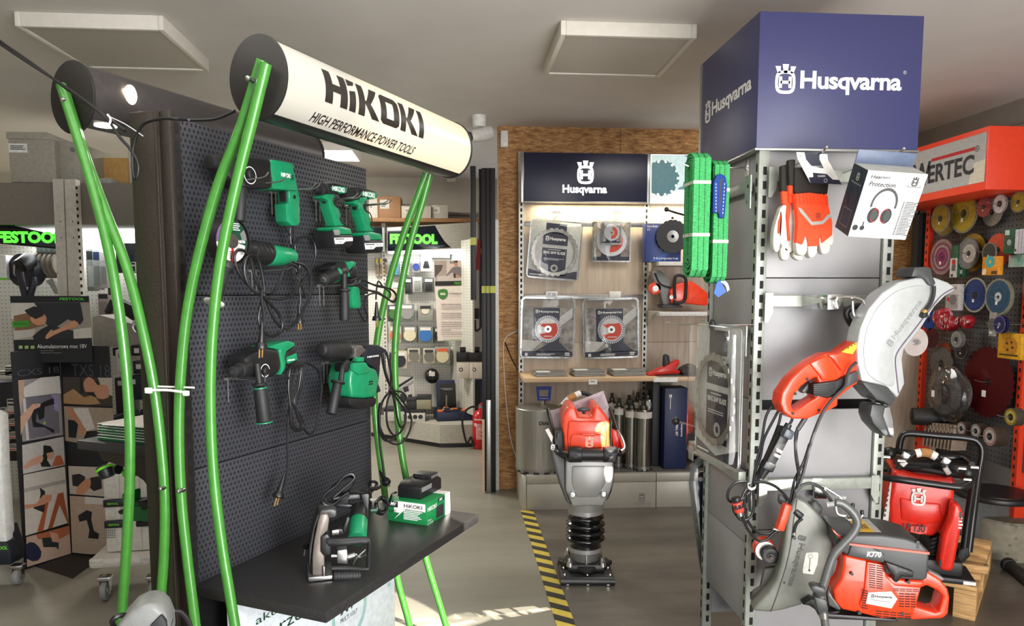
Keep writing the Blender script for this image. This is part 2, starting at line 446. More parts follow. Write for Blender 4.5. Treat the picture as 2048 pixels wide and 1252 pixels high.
# door on the right wall
mb = MB(); DK = M('dark_frame', (66,68,70),.5)
for y in (4.75,5.45): mb.bb((XR-.05, y-.04,0),(XR, y+.04,2.15))
mb.bb((XR-.05,4.75,2.08),(XR, 5.45,2.15)); mb.bb((XR-.05,4.75,1.05),(XR, 5.45,1.12)); mb.bb((XR-.03,4.8,0),(XR-.005,5.4,1.06))
struct('door_1', mb, DK)
mb = MB(); mb.bb((XR-.02,4.79,1.12),(XR-.012,5.41,2.08)); struct('window_1', mb, M('dark_glass', (30,32,36),.08))
# small wall fittings
mb = MB(); c = ROOM.p(1008,280, YB); mb.box((c.x, YB-.03, c.z),(.055,.05,.12),.01)
solo('motion_sensor', 'small white motion sensor on the top corner of the chipboard wall', 'sensor', mb, WHITE, ROOM, (c.x, YB, c.z))
c = ROOM.p(964,272,5.25); t = Thing('security_camera', 'white bullet security camera hanging under the ceiling beside the chipboard', 'security camera', ROOM, (c.x, c.y, ZC))
mb = MB(); mb.cyl((c.x-.02, c.y, ZC),(c.x-.02, c.y, c.z+.06),.05,.045,20); t.part('mount', mb, WHITE)
mb = MB(); mb.cyl((c.x-.08, c.y-.03, c.z-.01),(c.x+.06, c.y+.03, c.z+.03),.042,.05,20, bev=.008); t.part('body', mb, M('cam_white', (214,212,206),.35))
mb = MB(); mb.cyl((c.x-.088, c.y-.033, c.z-.013),(c.x-.078, c.y-.03, c.z-.009),.032, None, 20); t.part('lens', mb, BLACK, label='black lens face')
# ---------------------------------------------------------------- camera and light
cd = bpy.data.cameras.new('camera'); cam = bpy.data.objects.new('camera', cd); COL.objects.link(cam)
cam.location = EYE; cam.rotation_euler = (PI/2-PIT, 0,-YAW)
cd.sensor_width = 36; cd.lens = FPX/2048*36; cd.shift_y = (CY-626)/2048; cd.clip_start = .05
bpy.context.scene.camera = cam
def area(name, loc, to, sx, sy, pw, col=(1,1,1), spread=180):
    l = bpy.data.lights.new(name, 'AREA'); l.shape = 'RECTANGLE'; l.size = sx; l.size_y = sy; l.energy = pw; l.color = col; l.spread = math.radians(spread)
    o = bpy.data.objects.new(name, l); COL.objects.link(o); o.location = loc
    o.rotation_euler = (V(to)-V(loc)).to_track_quat('-Z', 'Y').to_euler(); return o
w = bpy.data.worlds.new('world'); bpy.context.scene.world = w; w.use_nodes = True
bg = w.node_tree.nodes['Background']; bg.inputs[0].default_value = lin((214,220,230)); bg.inputs[1].default_value = .55
area('assumed_window_light', (1.4,-2.5,1.6),(1.0,4,1.2),3.6,2.0,62,(1,.98,.96))  # lamp for windows assumed behind the viewer, none are built there
area('ceiling_wash', (-.6,1.2,2.6),(-.6,1.2,0),2.2,2.2,22,(1,.96,.9))
area('far_panel_light', (-1.06,6.52,2.62),(-1.06,6.52,0),.5,.5,32,(1,.95,.86))
area('left_panel_light', (-4.05,6.3,2.62),(-4.05,6.3,0),.5,.5,30,(1,.97,.9))
area('added_side_fill', (1.7,-1.0,1.9),(-.55,2.7,1.2),1.2,1.2,14,(.95,.97,1),56)  # added unseen fill for the dark tool panel, a side window is only assumed
area('added_ceiling_uplight', (1.6,-.6,.7),(1.7,1.2,2.7),2.0,2.0,92,(1,.97,.95))  # added unseen uplight, brightens the ceiling in place of floor bounce
area('centre_fill_light', (1.6,4.2,2.66),(1.6,4.2,0),.8,.8,14,(1,.96,.9))  # fill lamp at ceiling height, no light panel is built here
sc = bpy.context.scene
sc.view_settings.view_transform = 'Standard'; sc.view_settings.look = 'None'; sc.view_settings.exposure = .62
sc.cycles.max_bounces = 7; sc.cycles.transparent_max_bounces = 16; sc.cycles.sample_clamp_indirect = 4; sc.cycles.caustics_reflective = False; sc.cycles.caustics_refractive = False

def beam(a, b, d, width, irr, dist=4.0, col=(1,.94,.84), blend=.25):
    """added spot lamp with a flattened cone, standing in for a streak of sunlight"""
    a, b, d = V(a), V(b), V(d).normalized(); c = (a+b)/2; x = (b-a)-d*(b-a).dot(d); L = x.length; x.normalize(); z = -d; y = z.cross(x)
    l = bpy.data.lights.new('added_sun_streak', 'SPOT'); l.energy = irr*4*PI*dist*dist; l.color = col; l.shadow_soft_size = .004; l.spot_size = 2*math.atan(L/2/dist); l.spot_blend = blend  # added unseen spot lamp in place of real sunlight
    o = bpy.data.objects.new('added_sun_streak', l); COL.objects.link(o); o.matrix_world = Matrix.Translation(c-d*dist) @ Matrix((x, y, z)).transposed().to_4x4() @ Matrix.Diagonal((1, width/L, 1,1))
DS = (-.55,.60,-.58)
beam(ROOM.pz(800,1244), ROOM.pz(1230,1201), DS, .045,9)
beam(ROOM.pz(840,1262), ROOM.pz(1160,1206), DS, .03,9)
beam(ROOM.pz(840,1262), ROOM.pz(1000,1222), DS, .10,8,4.0,(1,.94,.84),.5)
# ---------------------------------------------------------------- dark tool gondola
A_ST = math.radians(27.26)          # panel runs along +x of this frame, clockwise from depth
d0 = ray(372,591); p0 = EYE + d0*2.2
# frame x axis = (sin a, cos a): rotate +X by (90 - a)
S = Frame((p0.x, p0.y, 0), PI/2-A_ST)
UL = .957; U0, U1 = -.06,1.035
ZT = S.p(372,240).z; ZB = S.p(400,1184).z
DPEG = peg_mat('dark_pegboard', (54,55,60),(10,10,11),.0165,.24,.42,.1,.3, True, 'xz', .5,420,.8)
GRAN = M('hammered_dark_paint', (44,36,28),.45, m=.1, nz=.35, ns=420, bp=.6, ramp=(.4,.6))
GRANS = M('dark_shelf_board', (44,43,43),.36, nz=.28, ns=260, bp=.15)
t = Thing('tool_gondola', 'dark perforated double sided sales gondola with shelves and brown end post', 'gondola', S, (.5,0,0))
seams = [ZT, S.p(395,591).z, S.p(405,935).z, ZB]
for a, b in zip(seams[:-1], seams[1:]):
    m = MB(); m.bb((.0,0, b+.0015),(UL, .016, a-.0015),.002); t.part('perforated_panel', m, DPEG)
m = MB(); m.bb((0,.03, ZB),(UL, .05, ZT),.002); t.part('rear_panel', m, GRANS)
m = MB(); m.bb((0,0,.0),(UL, .02, ZB-.01)); t.part('lower_panel', m, BLACK)
def slot_post(x):
    m = MB(); m.bb((x-.006,-.012,0),(x+.03,.06, ZT),.002)
    m.mi = 1
    z = .15
    while z < ZT-.03: m.bb((x+.0,-.0135, z),(x+.02,-.011, z+.03)); z += .05
    return m
t.part('slotted_post', slot_post(-.036),[M('post_dark', (46,44,43),.4, m=.3), M('slot_black', (5,5,5),.8)])
m = MB(); m.bb((UL-.04,.0162,0),(UL-.002,.07, ZT-.01),.002); t.part("slotted_post", m, M("post_dark", (46,44,43),.4, m=.3))
# end cover: folded brown plate
m = MB(); m.bb((U0-.012,.012,.02),(U0+.02,.115, ZT+.01),.004); m.bb((U0,-.026,.02),(U0+.02,.012, ZT+.01),.003); m.bb((U0-.016,.009,.02),(U0-.008,.014, ZT+.01),.001)
t.part('end_post', m, GRAN, label='brown hammered paint end post')

# front shelf
SZ = .62; q = S.p(640,1240,-.49); SZ = S.pz(640,1222,.0).z if False else q.z+.012
m = MB(); m.bb((-.02,-.49, SZ-.034),(UL+.02,-.002, SZ),.003); t.part('front_shelf', m, GRANS)
# rear shelf with curved bracket
RZ = S.p(330,905,.08).z
m = MB(); m.bb((.0,.06, RZ-.03),(UL, .50, RZ),.003); t.part('rear_shelf', m, GRANS, label='dark rear shelf holding leaflets')
prof = [(.06, RZ-.03),(.42, RZ-.03),(.40, RZ-.06),(.30, RZ-.075),(.22, RZ-.11),(.16, RZ-.17),(.10, RZ-.20),(.06, RZ-.21)]
m = MB(); m.T = Matrix.Rotation(PI/2,4, 'Z'); m.prism(prof, -.03,-.01,.002); t.part('shelf_bracket', m, GRAN)
# base poster under the front shelf
pz1 = SZ-.036
m = MB(); m.bb((.02,-.105,.04),(UL, -.09, pz1-.02),.004)
m.mi = 1
qa, qb = S.p(512,1256,-.1065), S.p(662,1232,-.1065); m.text('akumulatory', qa.x, qa.z, qb.x, qa.z+.035,-.1065); m.text('narzedzi', qa.x+.02, qa.z-.06, qb.x-.05, qa.z-.018,-.1065)
for (x, z, r) in ((S.p(700,1224,-.1065).x+.05, S.p(700,1222,-.1065).z, .09),):
    m.mi = 2; m.disc(x-.05, z, r*1.25,-.106,36, r*1.05); m.mi = 3; m.text('MV', x-.11, z+.005, x+.0, z+.055,-.1065, bold=.03, shear=.3); m.text('MULTI VOLT', x-.11, z-.025, x, z-.008,-.1065)
m.mi = 2
for i in range(7): m.quad(.90, pz1-.06-.04*i, .925, pz1-.045-.04*i, -.106)
t.part('lower_sign', m, [M('poster_white', (214,222,226),.4), DKGREEN, M('pale_teal', (150,190,182),.5), M('dark_teal', (20,70,66),.5)], label='white printed panel under the shelf')
# ---------------- canopy drums and tubes
def drum(y, zc, r, name, label, lit):
    T = Thing(name, label, 'sign', S, (.5, y, zc))
    rx = r*.86
    def el(R, k=0): return [(R*.86*math.cos(a), R*math.sin(a)) for a in [2*PI*i/40 for i in range(40)]]
    for x0, x1 in ((U0-.004, U0+.004),(U1-.004, U1+.004)):
        m = MB(); m.T = Matrix.Translation((0, y, zc)) @ Matrix.Rotation(PI/2,4, 'Z'); m.prism(el(r),-x1,-x0,.001); T.part('end_disc', m, M('drum_black', (30,27,24),.5, nz=.2, ns=300))
    return T
def arcsheet(m, y, zc, r, a0, a1, x0, x1, th=.004, n=24, sx=.86):
    vs, fs = [],[]
    for i in range(n+1):
        a = a0+(a1-a0)*i/n
        for R in (r, r-th):
            for x in (x0, x1): vs.append((x, y+R*sx*math.cos(a), zc+R*math.sin(a)))
    for i in range(n):
        b = i*4; c = b+4
        fs += [(b, b+1, c+1, c),(b+2, c+2, c+3, b+3),(b, c, c+2, b+2),(b+1, b+3, c+3, c+1)]
    fs += [(0,2,3,1),(4*n, 4*n+1,4*n+3,4*n+2)]
    return m.raw(vs, fs)
# front illuminated drum
cF = S.px(517,155, U0); RF = (S.px(517,68, U0).z-S.px(517,242, U0).z)/2; YF, ZF = cF.y, cF.z
T = drum(YF, ZF, RF, 'illuminated_drum_sign', 'long glowing cream drum sign with black lettering over the tool panel', True)
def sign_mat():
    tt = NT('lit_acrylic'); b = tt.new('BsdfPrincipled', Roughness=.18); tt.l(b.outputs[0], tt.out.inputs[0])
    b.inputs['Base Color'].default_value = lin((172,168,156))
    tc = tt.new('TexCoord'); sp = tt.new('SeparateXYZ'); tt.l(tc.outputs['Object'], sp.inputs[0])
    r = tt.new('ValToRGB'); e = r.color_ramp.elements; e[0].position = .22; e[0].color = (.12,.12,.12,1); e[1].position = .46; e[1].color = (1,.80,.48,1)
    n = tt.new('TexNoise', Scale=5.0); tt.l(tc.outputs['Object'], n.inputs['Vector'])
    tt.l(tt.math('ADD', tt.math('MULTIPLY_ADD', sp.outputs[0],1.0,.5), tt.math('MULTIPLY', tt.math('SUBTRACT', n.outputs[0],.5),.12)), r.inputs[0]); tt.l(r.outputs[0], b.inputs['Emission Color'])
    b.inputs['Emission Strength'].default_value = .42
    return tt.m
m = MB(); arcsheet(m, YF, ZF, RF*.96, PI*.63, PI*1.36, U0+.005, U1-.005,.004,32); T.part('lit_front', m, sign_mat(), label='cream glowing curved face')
m = MB(); arcsheet(m, YF, ZF, RF*.97, PI*.60, PI*.632, U0+.005, U1-.005,.012,4); arcsheet(m, YF, ZF, RF*.97, PI*1.355, PI*1.40, U0+.005, U1-.005,.012,4); T.part('edge_trim', m, BLACK)
m = MB(); arcsheet(m, YF, ZF, RF*.97,-PI*.6, PI*.6, U0+.005, U1-.005,.004,28); T.part('back_shell', m, GRANS)
def bendF(co):
    # x along the sign, z = arc length from the middle of the face
    th = math.asin(max(-1, min(1, co.z/(RF*.965)))); a = PI-th
    return V((co.x, YF+RF*.972*.86*math.cos(a), ZF+RF*.972*math.sin(a)))
m = MB()
def glyph(m, polys, x0, z0, h):
    for pl in polys: 
        t_ = bmesh.new(); t_.faces.new([t_.verts.new((x0+p[0]*h, 0, z0+p[1]*h)) for p in pl]); bmesh.ops.triangulate(t_, faces=t_.faces[:])
        for _ in range(3): bmesh.ops.subdivide_edges(t_, edges=[e for e in t_.edges if e.calc_length() > h*.15], cuts=1)
        bmesh.ops.triangulate(t_, faces=t_.faces[:])
        for v in t_.verts: v.co = bendF(v.co)
        m.take(t_)
G = {'H': ([[(0,0),(.26,0),(.26,1),(0,1)],[(.54,0),(.8,0),(.8,1),(.54,1)],[(.26,.38),(.54,.38),(.54,.62),(.26,.62)]],.88),
     'i': ([[(0,0),(.24,0),(.24,.68),(0,.62)],[(-.02,.78),(.22,.86),(.3,1),(-.02,1)]],.36),
     'K': ([[(0,0),(.25,0),(.25,1),(0,1)],[(.25,.42),(.55,1),(.86,1),(.48,.46),(.25,.42)],[(.25,.52),(.48,.46),(.88,0),(.56,0),(.25,.42)]],.92),
     'O': ([[(0,.1),(.12,0),(.26,.22),(.24,.24),(.24,.76),(.26,.78),(.12,1),(0,.9)],[(.84,.1),(.72,0),(.58,.22),(.6,.24),(.6,.76),(.58,.78),(.72,1),(.84,.9)],[(.12,0),(.72,0),(.58,.22),(.26,.22)],[(.12,1),(.26,.78),(.58,.78),(.72,1)]],.92),
     'I': ([[(0,0),(.25,0),(.25,1),(0,1)]],.3)}
q0 = S.p(652,200, YF-RF*.83); q1 = S.p(850,275, YF-RF*.83)
tot = sum(G[c][1] for c in 'HiKOKI'); hh = .090; xx = q0.x; kx = (q1.x-q0.x)/tot
for c in 'HiKOKI':
    pl = [[(p[0]*kx/hh, p[1]) for p in P_] for P_ in G[c][0]]
    glyph(m, pl, xx, -.032, hh); xx += G[c][1]*kx
a0 = S.p(638,240, YF-RF*.8); a1 = S.p(840,300, YF-RF*.8)
m.text('HIGH PERFORMANCE POWER TOOLS', a0.x, -.088, a1.x, -.064,0, shear=.15, bold=.015, bend=bendF)
T.part('lettering', m, M('sign_black', (34,28,24),.4), label='black lettering')
# rear drum: open shell with downlights
cR = S.px(146,195, U0); RR = (S.px(146,121, U0).z-S.px(146,270, U0).z)/2; YR, ZR = cR.y, cR.z
T = drum(YR, ZR, RR, 'rear_drum_canopy', 'dark rear drum canopy with round downlights behind the tool panel', False)
m = MB(); arcsheet(m, YR, ZR, RR*.95,-PI*.22, PI*1.22, U0+.004, U1-.004,.004,36); T.part('shell', m, M('canopy_grey', (70,66,66),.35, m=.3))
m = MB(); m.bb((U0+.004, YR-.064, ZR-RR*.61),(U1-.004, YR+.064, ZR-RR*.58)); T.part('soffit', m, BLACK)
for i in range(6):
    x = .03+.18*i
    m = MB(); m.cyl((x, YR-.02, ZR-RR*.635),(x, YR-.02, ZR-RR*.615),.032, None, 20); T.part('downlight', m, M('downlight', (255,248,230),.4, em=14))
m = MB(); m.sph((.07, YR-RR*.80, ZR+.03),(.022,.008,.03)); T.part('lamp', m, M('opening_glow', (255,236,200),.4, em=16))  # glowing blob put in for light showing through an opening, not a fitting
# tubes
def gtube(pts, X, label, grp, base=None):
    P = []
    for a in pts:
        v = S.px(a[0], a[1], X); P.append((X, v.y, v.z))
    z_ = P[-1][2]
    if z_ > .02:   # run on down to the floor
        dv = V(P[-1])-V(P[-2]); P.append(tuple(V(P[-1])+dv*((z_-.0)/(-dv.z)))) if dv.z < 0 else None
    m = MB(); m.tube(P, .0145,14,8)
    return solo('canopy_tube', label, 'tube', m, TUBEG, S, (X, P[-1][1],0), grp)
gtube([(524,120),(480,260),(440,360),(405,480),(375,620),(361,760),(358,880),(363,1000),(374,1110),(388,1225)], U0-.022, 'bent green tube, left one of the pair crossing the tool panel', 'bent green tubes of the canopy')
gtube([(533,127),(505,240),(470,380),(440,530),(424,680),(421,820),(428,960),(444,1090),(464,1215)], U0-.040, 'bent green tube, right one of the pair crossing the tool panel', 'bent green tubes of the canopy')
gtube([(122,170),(160,290),(195,410),(225,540),(246,680),(258,820),(260,940),(254,1080),(243,1240)], U0-.040, 'bent green tube left of the brown post, outer one nearer the cartons', 'bent green tubes of the canopy')
gtube([(130,185),(170,310),(212,425),(255,540),(290,680),(312,800),(325,920),(330,1010),(328,1110),(321,1215)], U0-.022, 'bent green tube touching the left edge of the brown post', 'bent green tubes of the canopy')
gtube([(853,345),(832,400),(800,490),(772,590),(752,700),(750,820),(766,960),(790,1135),(815,1235)], U1+.022, 'bent green tube at the far end, the one behind the tool panel edge', 'bent green tubes of the canopy')
gtube([(860,348),(846,400),(820,490),(800,590),(790,700),(794,820),(810,945),(847,1100),(884,1225)], U1+.040, 'bent green tube at the far end standing clear in the aisle', 'bent green tubes of the canopy')
SCREW = []
for (x, y, X) in ((496,157, U0-.055),(125,199, U0-.055),(322,977, U0-.04),(358,982, U0-.04)):
    v = S.px(x, y, X); m = MB(); m.cyl((X+.02, v.y, v.z),(X-.004, v.y, v.z),.007, None, 14, bev=.002); m.cyl((X-.004, v.y, v.z),(X-.0055, v.y, v.z),.0035, None, 6)
    solo('cap_screw', {496: 'silver cap screw on the front black disc', 125: 'silver cap screw on the rear black disc', 322: 'silver cap screw on the brown post, left of two', 358: 'silver cap screw on the brown post, right of two'}[x], 'screw', m, CHROME, S, (X, v.y, v.z), 'cap screws holding the green tubes')
# cable tie
a = S.px(297,781, U0-.05); b = S.px(372,785, U0-.05)
m = MB(); m.tube([a, (a+b)/2+V((0,0,.004)), b],.004,6,4); m.tube([a+V((.03,0,.008)), b+V((.03,0,.01))],.003,6,1); m.box(a, (.012,.02,.016),.002); m.box(b-V((0,.0,.002)),(.012,.016,.014),.002)
solo('cable_tie', 'white cable tie binding two green tubes across the brown post', 'cable tie', m, WHITE, S, a)
# power cables over the top
m = MB()
m.tube([S.px(x, y, U0-.07) for x, y in ((-40,62),(0,88),(60,128),(120,166),(175,205),(215,240),(240,275),(262,300),(276,330),(272,358),(266,340),(268,290),(285,250),(320,238),(352,238))] + [S.px(380,240, U0-.02), S.px(430,238, U0-.02), S.px(470,222, U0-.02)],.0042,8,6)
m.tube([S.px(x, y, U0-.065) for x, y in ((-40,50),(0,82),(60,124),(110,160),(150,190),(200,224),(228,245),(250,262))],.0042,8,6)
m.mi = 1; m.tube([S.px(x, y, U0-.08) for x, y in ((215,229),(221,238),(218,249),(211,254))],.0028,6,4); m.tube([S.px(x, y, U0-.07) for x, y in ((216,232),(250,248),(286,272))],.0012,6,3)
solo('power_cable', 'black power cables running from the ceiling over the rear disc to the post', 'cable', m, [CORD, WHITE], S, S.px(268,290, U0-.07))

pt = lambda x, y, z: S.M @ V((x, y, z))
beam(pt(.90,-.11,.62), pt(.90,-.11,.22), DS, .16,12)
beam(pt(1.07,-.22,.60), pt(1.07,-.36,.06), DS, .34,14)
# ---------------------------------------------------------------- tools hanging on the gondola
def K(x0, y0, s): return lambda pts: [(x0+x/s, y0+y/s) for x, y in pts]
def P1(k, x, y, Y, fr=None): return (fr or S).p(*k([(x, y)])[0], Y)
def path(k, pts, Y, fr=None): return [(fr or S).p(*k([(p[0], p[1])])[0], p[2] if len(p) > 2 else Y) for p in pts]
PINW = M('brass', (200,160,96),.3, m=.8)
def plug(T, cord, p, d, s=1.0):
    """moulded two pin plug at p pointing along d"""
    d = V(d).normalized(); m = MB(); p = V(p)
    m.cyl(p-d*.045*s, p, .004,.008*s, 12); m.cyl(p, p+d*.014*s, .012*s, .015*s, 12, bev=.002); m.mi = 1
    sd = V((1,0,0)) if abs(d.x) < .8 else V((0,0,1))
    for k in (-1,1): m.cyl(p+d*.014*s+sd*.0065*k, p+d*.034*s+sd*.0065*k, .0022, None, 8)
    return T.part('plug', m, [CORD, PINW], cord)
def hook(px, py, L, label, sp=.03, n=2, up=.02, legs=True, col=None):
    b = S.p(px, py); m = MB()
    for i in range(n):
        x = b.x+sp*i
        m.tube([(x, 0, b.z),(x, -.06, b.z+.001),(x, -L*.6, b.z+.003),(x, -L+.02, b.z+.006),(x, -L, b.z+up)],.0023,8,4)
        if legs: m.tube([(x, -.006, b.z),(x, -.006, b.z-.075)],.0026,6,1)
    m.bb((b.x-.012,-.006, b.z-.004),(b.x+sp*(n-1)+.012,-.001, b.z+.006),.001)
    return solo('panel_hook', label, 'hook', m, col or STEEL, S, (b.x, 0, b.z), 'double wire hooks on the dark panel')
hook(428,366,.21, 'wire hook under the upper left rotary hammer chuck', .08)
hook(540,384,.19, 'wire hook under the handle of the upper left rotary hammer', .02)
hook(629,402,.19, 'wire hook under the first cordless driver', .022)
hook(690,413,.20, 'wire hook under the second cordless driver', .022)
hook(500,542,.16, 'wire hook under the angle grinder motor', .02)
hook(636,572,.17, 'wire hook under the impact drill chuck', .024)
hook(452,758,.16, 'wire hook under the lower left rotary hammer', .17)
hook(645,727,.14, 'wire hook under the demolition hammer chuck', .02)
hook(738,712,.13, 'wire hook at the right edge holding the looped cord', .02,1)
# --- 1 rotary hammer, upper left
k = K(400,290,5.443)
c = P1(k, 600,600,0); T = Thing('rotary_hammer', 'corded rotary hammer with long black gearbox, highest tool at the panel left', 'power tool', S, (c.x, 0, c.z), 'power tools on the panel')
m = MB(); m.trace(S, k([(330,110),(480,118),(640,130),(782,155),(790,260),(800,470),(700,480),(520,470),(430,420),(350,400),(310,330),(300,180)]),-.13,-.05,.012)
a = P1(k, 100,180,-.09); b = P1(k, 400,230,-.09); T.part('gearbox', m, BLACK)
m = MB(); d_ = (b-a); m.cyl(a, a+d_*.35,.021,.026,24, bev=.003); m.cyl(a+d_*.35, b, .030,.036,24, bev=.004); T.part('chuck', m, RUB)
m = MB(); m.trace(S, k([(778,155),(900,175),(1015,200),(1030,240),(1020,260),(1040,330),(1060,440),(1068,500),(800,480),(785,440),(800,400),(775,260)]),-.132,-.05,.010); T.part('motor_housing', m, GREEN)
m = MB(); m.trace(S, k([(940,480),(1066,490),(1085,560),(1090,840),(1070,875),(1000,880),(950,830),(935,640),(975,620),(970,500)]),-.118,-.07,.010); h_ = T.part('handle', m, GREEN)
m = MB(); m.trace(S, k([(930,500),(965,505),(972,615),(940,620)]),-.108,-.08,.004); T.part('trigger', m, BLACK, h_)
m = MB(); v = P1(k, 1030,565,-.119); m.cyl(v, v+V((0,.006,0)),.007, None, 16); T.part('lock_button', m, BLACK, h_)
m = MB(); v = P1(k, 545,330,-.131); m.cyl(v, v+V((0,-.010,0)),.016,.013,24, bev=.002)
m.mi = 1; m.disc(v.x, v.z, .026, v.y-.0008,30,.0235); T.part('mode_knob', m, [BLACK, WHITE])
m = MB(); m.tfit(S, 'HiKOKI', k([(885,342)])[0], k([(990,318)])[0],-.1325, bold=.03)
m.mi = 1
for i in range(4):
    v = P1(k, 985,325+16*i, -.133); m.quad(v.x, v.z-.0012, v.x+.017, v.z+.0012, v.y)
T.part('lettering', m, [WHITE, BLACK])
m = MB(); a = P1(k, 455,400,-.155); b = P1(k, 425,830,-.155); m.cyl(a, a+(b-a)*.12,.011,.011,16); m.cyl(a+(b-a)*.1, a+(b-a)*.14,.021, None, 20, bev=.002); m.cyl(a+(b-a)*.13, b, .0155,.0175,20, bev=.004); T.part('side_handle', m, RUB)
m = MB()
kb = K(400,430,4.815)
pts = path(kb, [(900,95),(905,200),(900,270),(870,380),(880,520),(905,640),(945,560),(960,480),(930,380),(915,290),(960,220),(1040,210),(1100,270),(1110,400),(1060,540),(1000,620),(960,700),(965,800),(962,900)],-.085)
m.tube(pts, .0036,8,6); m.tube(path(kb, [(760,0),(830,130),(890,250),(930,420),(960,560),(990,700),(1020,790),(985,770),(950,650),(900,400),(870,230),(870,100)],-.075),.0036,8,6)
cd_ = T.part('cord', m, CORD); plug(T, cd_, P1(kb, 957,1000,-.085),(0,0,-1),1.1)
# --- 2 angle grinder
c = P1(kb, 500,400,0); T = Thing('angle_grinder', 'angle grinder with white and green label disc and black side handle', 'power tool', S, (c.x, 0, c.z), 'power tools on the panel')
o = P1(kb, 305,250,-.150)
m = MB(); m.lathe([(0,0),(.0635,0),(.0635,.004),(0,.004)], o, (0,1,0),48); T.part('cutting_disc', m, M('abrasive', (58,54,52),.85, nz=.3, ns=500, bp=.3))
m = MB(); y = o.y-.0006
def arcp(r0, r1, a0, a1, n=16): return [(o.x+r1*math.cos(a0+(a1-a0)*i/n), o.z+r1*math.sin(a0+(a1-a0)*i/n)) for i in range(n+1)]+[(o.x+r0*math.cos(a1-(a1-a0)*i/n), o.z+r0*math.sin(a1-(a1-a0)*i/n)) for i in range(n+1)]
def arcf(a0, a1, mi, r0=.022, r1=.0605, dy=0):
    m.mi = mi; n = 14; pts = arcp(r0, r1, math.radians(a0), math.radians(a1), n)
    for i in range(n): m.flat([pts[i], pts[i+1], pts[2*n-i], pts[2*n+1-i]], y-dy)
arcf(-30,110,0); arcf(110,185,1); arcf(185,262,2); arcf(262,285,3); arcf(285,330,2); arcf(5,35,4,.040,.0605,.0003); arcf(-50,-12,5,.025,.055,.0003)
m.mi = 2
m.text('HiKOKI', o.x+.026, o.z-.004, o.x+.053, o.z+.004, y-.0007, bold=.03); m.lines(o.x+.005, o.z+.028, o.x+.034, o.z+.052, y-.0006,4,.4)
m.mi = 6; m.lines(o.x-.052, o.z-.022, o.x-.034, o.z-.006, y-.0006,6,.5); m.lines(o.x-.012, o.z-.054, o.x+.004, o.z-.03, y-.0006,4,.5)
T.part('disc_label', m, [DKGREEN, M('label_violet', (108,84,124),.5), WHITE, RED, M('silver_print', (140,140,138),.4, m=.5), LGREY, INK])
m = MB(); m.cyl(o+V((0,-.001,0)), o+V((0,-.008,0)),.0225,.020,28, bev=.002); m.mi = 1; m.cyl(o+V((0,-.008,0)), o+V((0,-.0085,0)),.004, None, 12)
for i in range(4): v = o+V((.014*math.cos(i*PI/2+.8),-.0082,.014*math.sin(i*PI/2+.8))); m.cyl(v, v+V((0,-.0004,0)),.0022, None, 8)
T.part('flange', m, [M('flange_dark', (60,50,48),.5), INK])
m = MB(); m.lathe([(.066,-.006),(.070,-.006),(.070,.026),(.03,.028),(.03,.024),(.066,.022)], o, (0,1,0),40, True); T.part('wheel_guard', m, BLACK)
a = P1(kb, 420,330,-.105); b = P1(kb, 650,385,-.105); e = P1(kb, 895,405,-.105); dr = (e-a).normalized()
m = MB(); m.cyl(a-dr*.02, a+dr*.03,.026,.030,24, bev=.004); m.cyl(a+dr*.03, b, .030,.0335,24, bev=.003)
for i in range(4): q = a+dr*(.04+.02*i); m.cyl(q, q+dr*.008,.034, None, 24, bev=.002)
T.part('gear_head', m, BLACK)
m = MB(); m.cyl(b, b+(e-b)*.9,.0345,.030,28, bev=.005); m.cyl(b+(e-b)*.9, e, .028,.024,28, bev=.006); T.part('motor_housing', m, GREEN)
a = P1(kb, 262,455,-.165); b = P1(kb, 130,860,-.165); m = MB(); d_ = b-a
m.cyl(a, a+d_*.18,.024,.024,20, bev=.005); m.cyl(a+d_*.18, a+d_*.26,.022,.014,20); m.cyl(a+d_*.25, a+d_*.93,.016,.0185,20, bev=.004); m.mi = 1; m.cyl(a+d_*.93, b, .030,.026,24, bev=.005)
T.part('side_handle', m, [RUB, M('handle_end', (200,196,186),.5)])
m = MB()
m.tube(path(kb, [(895,455),(990,480),(1040,540),(1070,640),(1050,800),(990,920),(920,1030),(860,1085),(800,1088),(740,1040),(690,950),(655,860),(620,800),(560,760),(480,690),(400,600),(350,500),(330,400),(365,340),(430,350),(490,430),(520,560),(560,680),(610,750)],-.172),.0046,8,6)
m.tube(path(kb, [(610,750),(700,740),(760,660),(800,540),(850,480),(920,490),(960,560),(950,660),(880,770),(780,810),(680,800),(600,780),(520,740),(450,640),(425,520),(450,410),(510,385),(560,430),(600,560),(620,700),(625,790),(700,880),(770,970),(795,1060),(770,1130),(700,1165),(640,1150),(590,1090),(565,1000),(580,900),(600,800)],-.178),.0046,8,6)
m.tube(path(kb, [(600,720),(590,800),(605,900),(615,1000),(605,1100)],-.186),.0046,8,6)
cd_ = T.part('cord', m, CORD); ke = K(440,660,5.217); plug(T, cd_, P1(ke, 430,130,-.186),(-.1,0,-1),1.35)
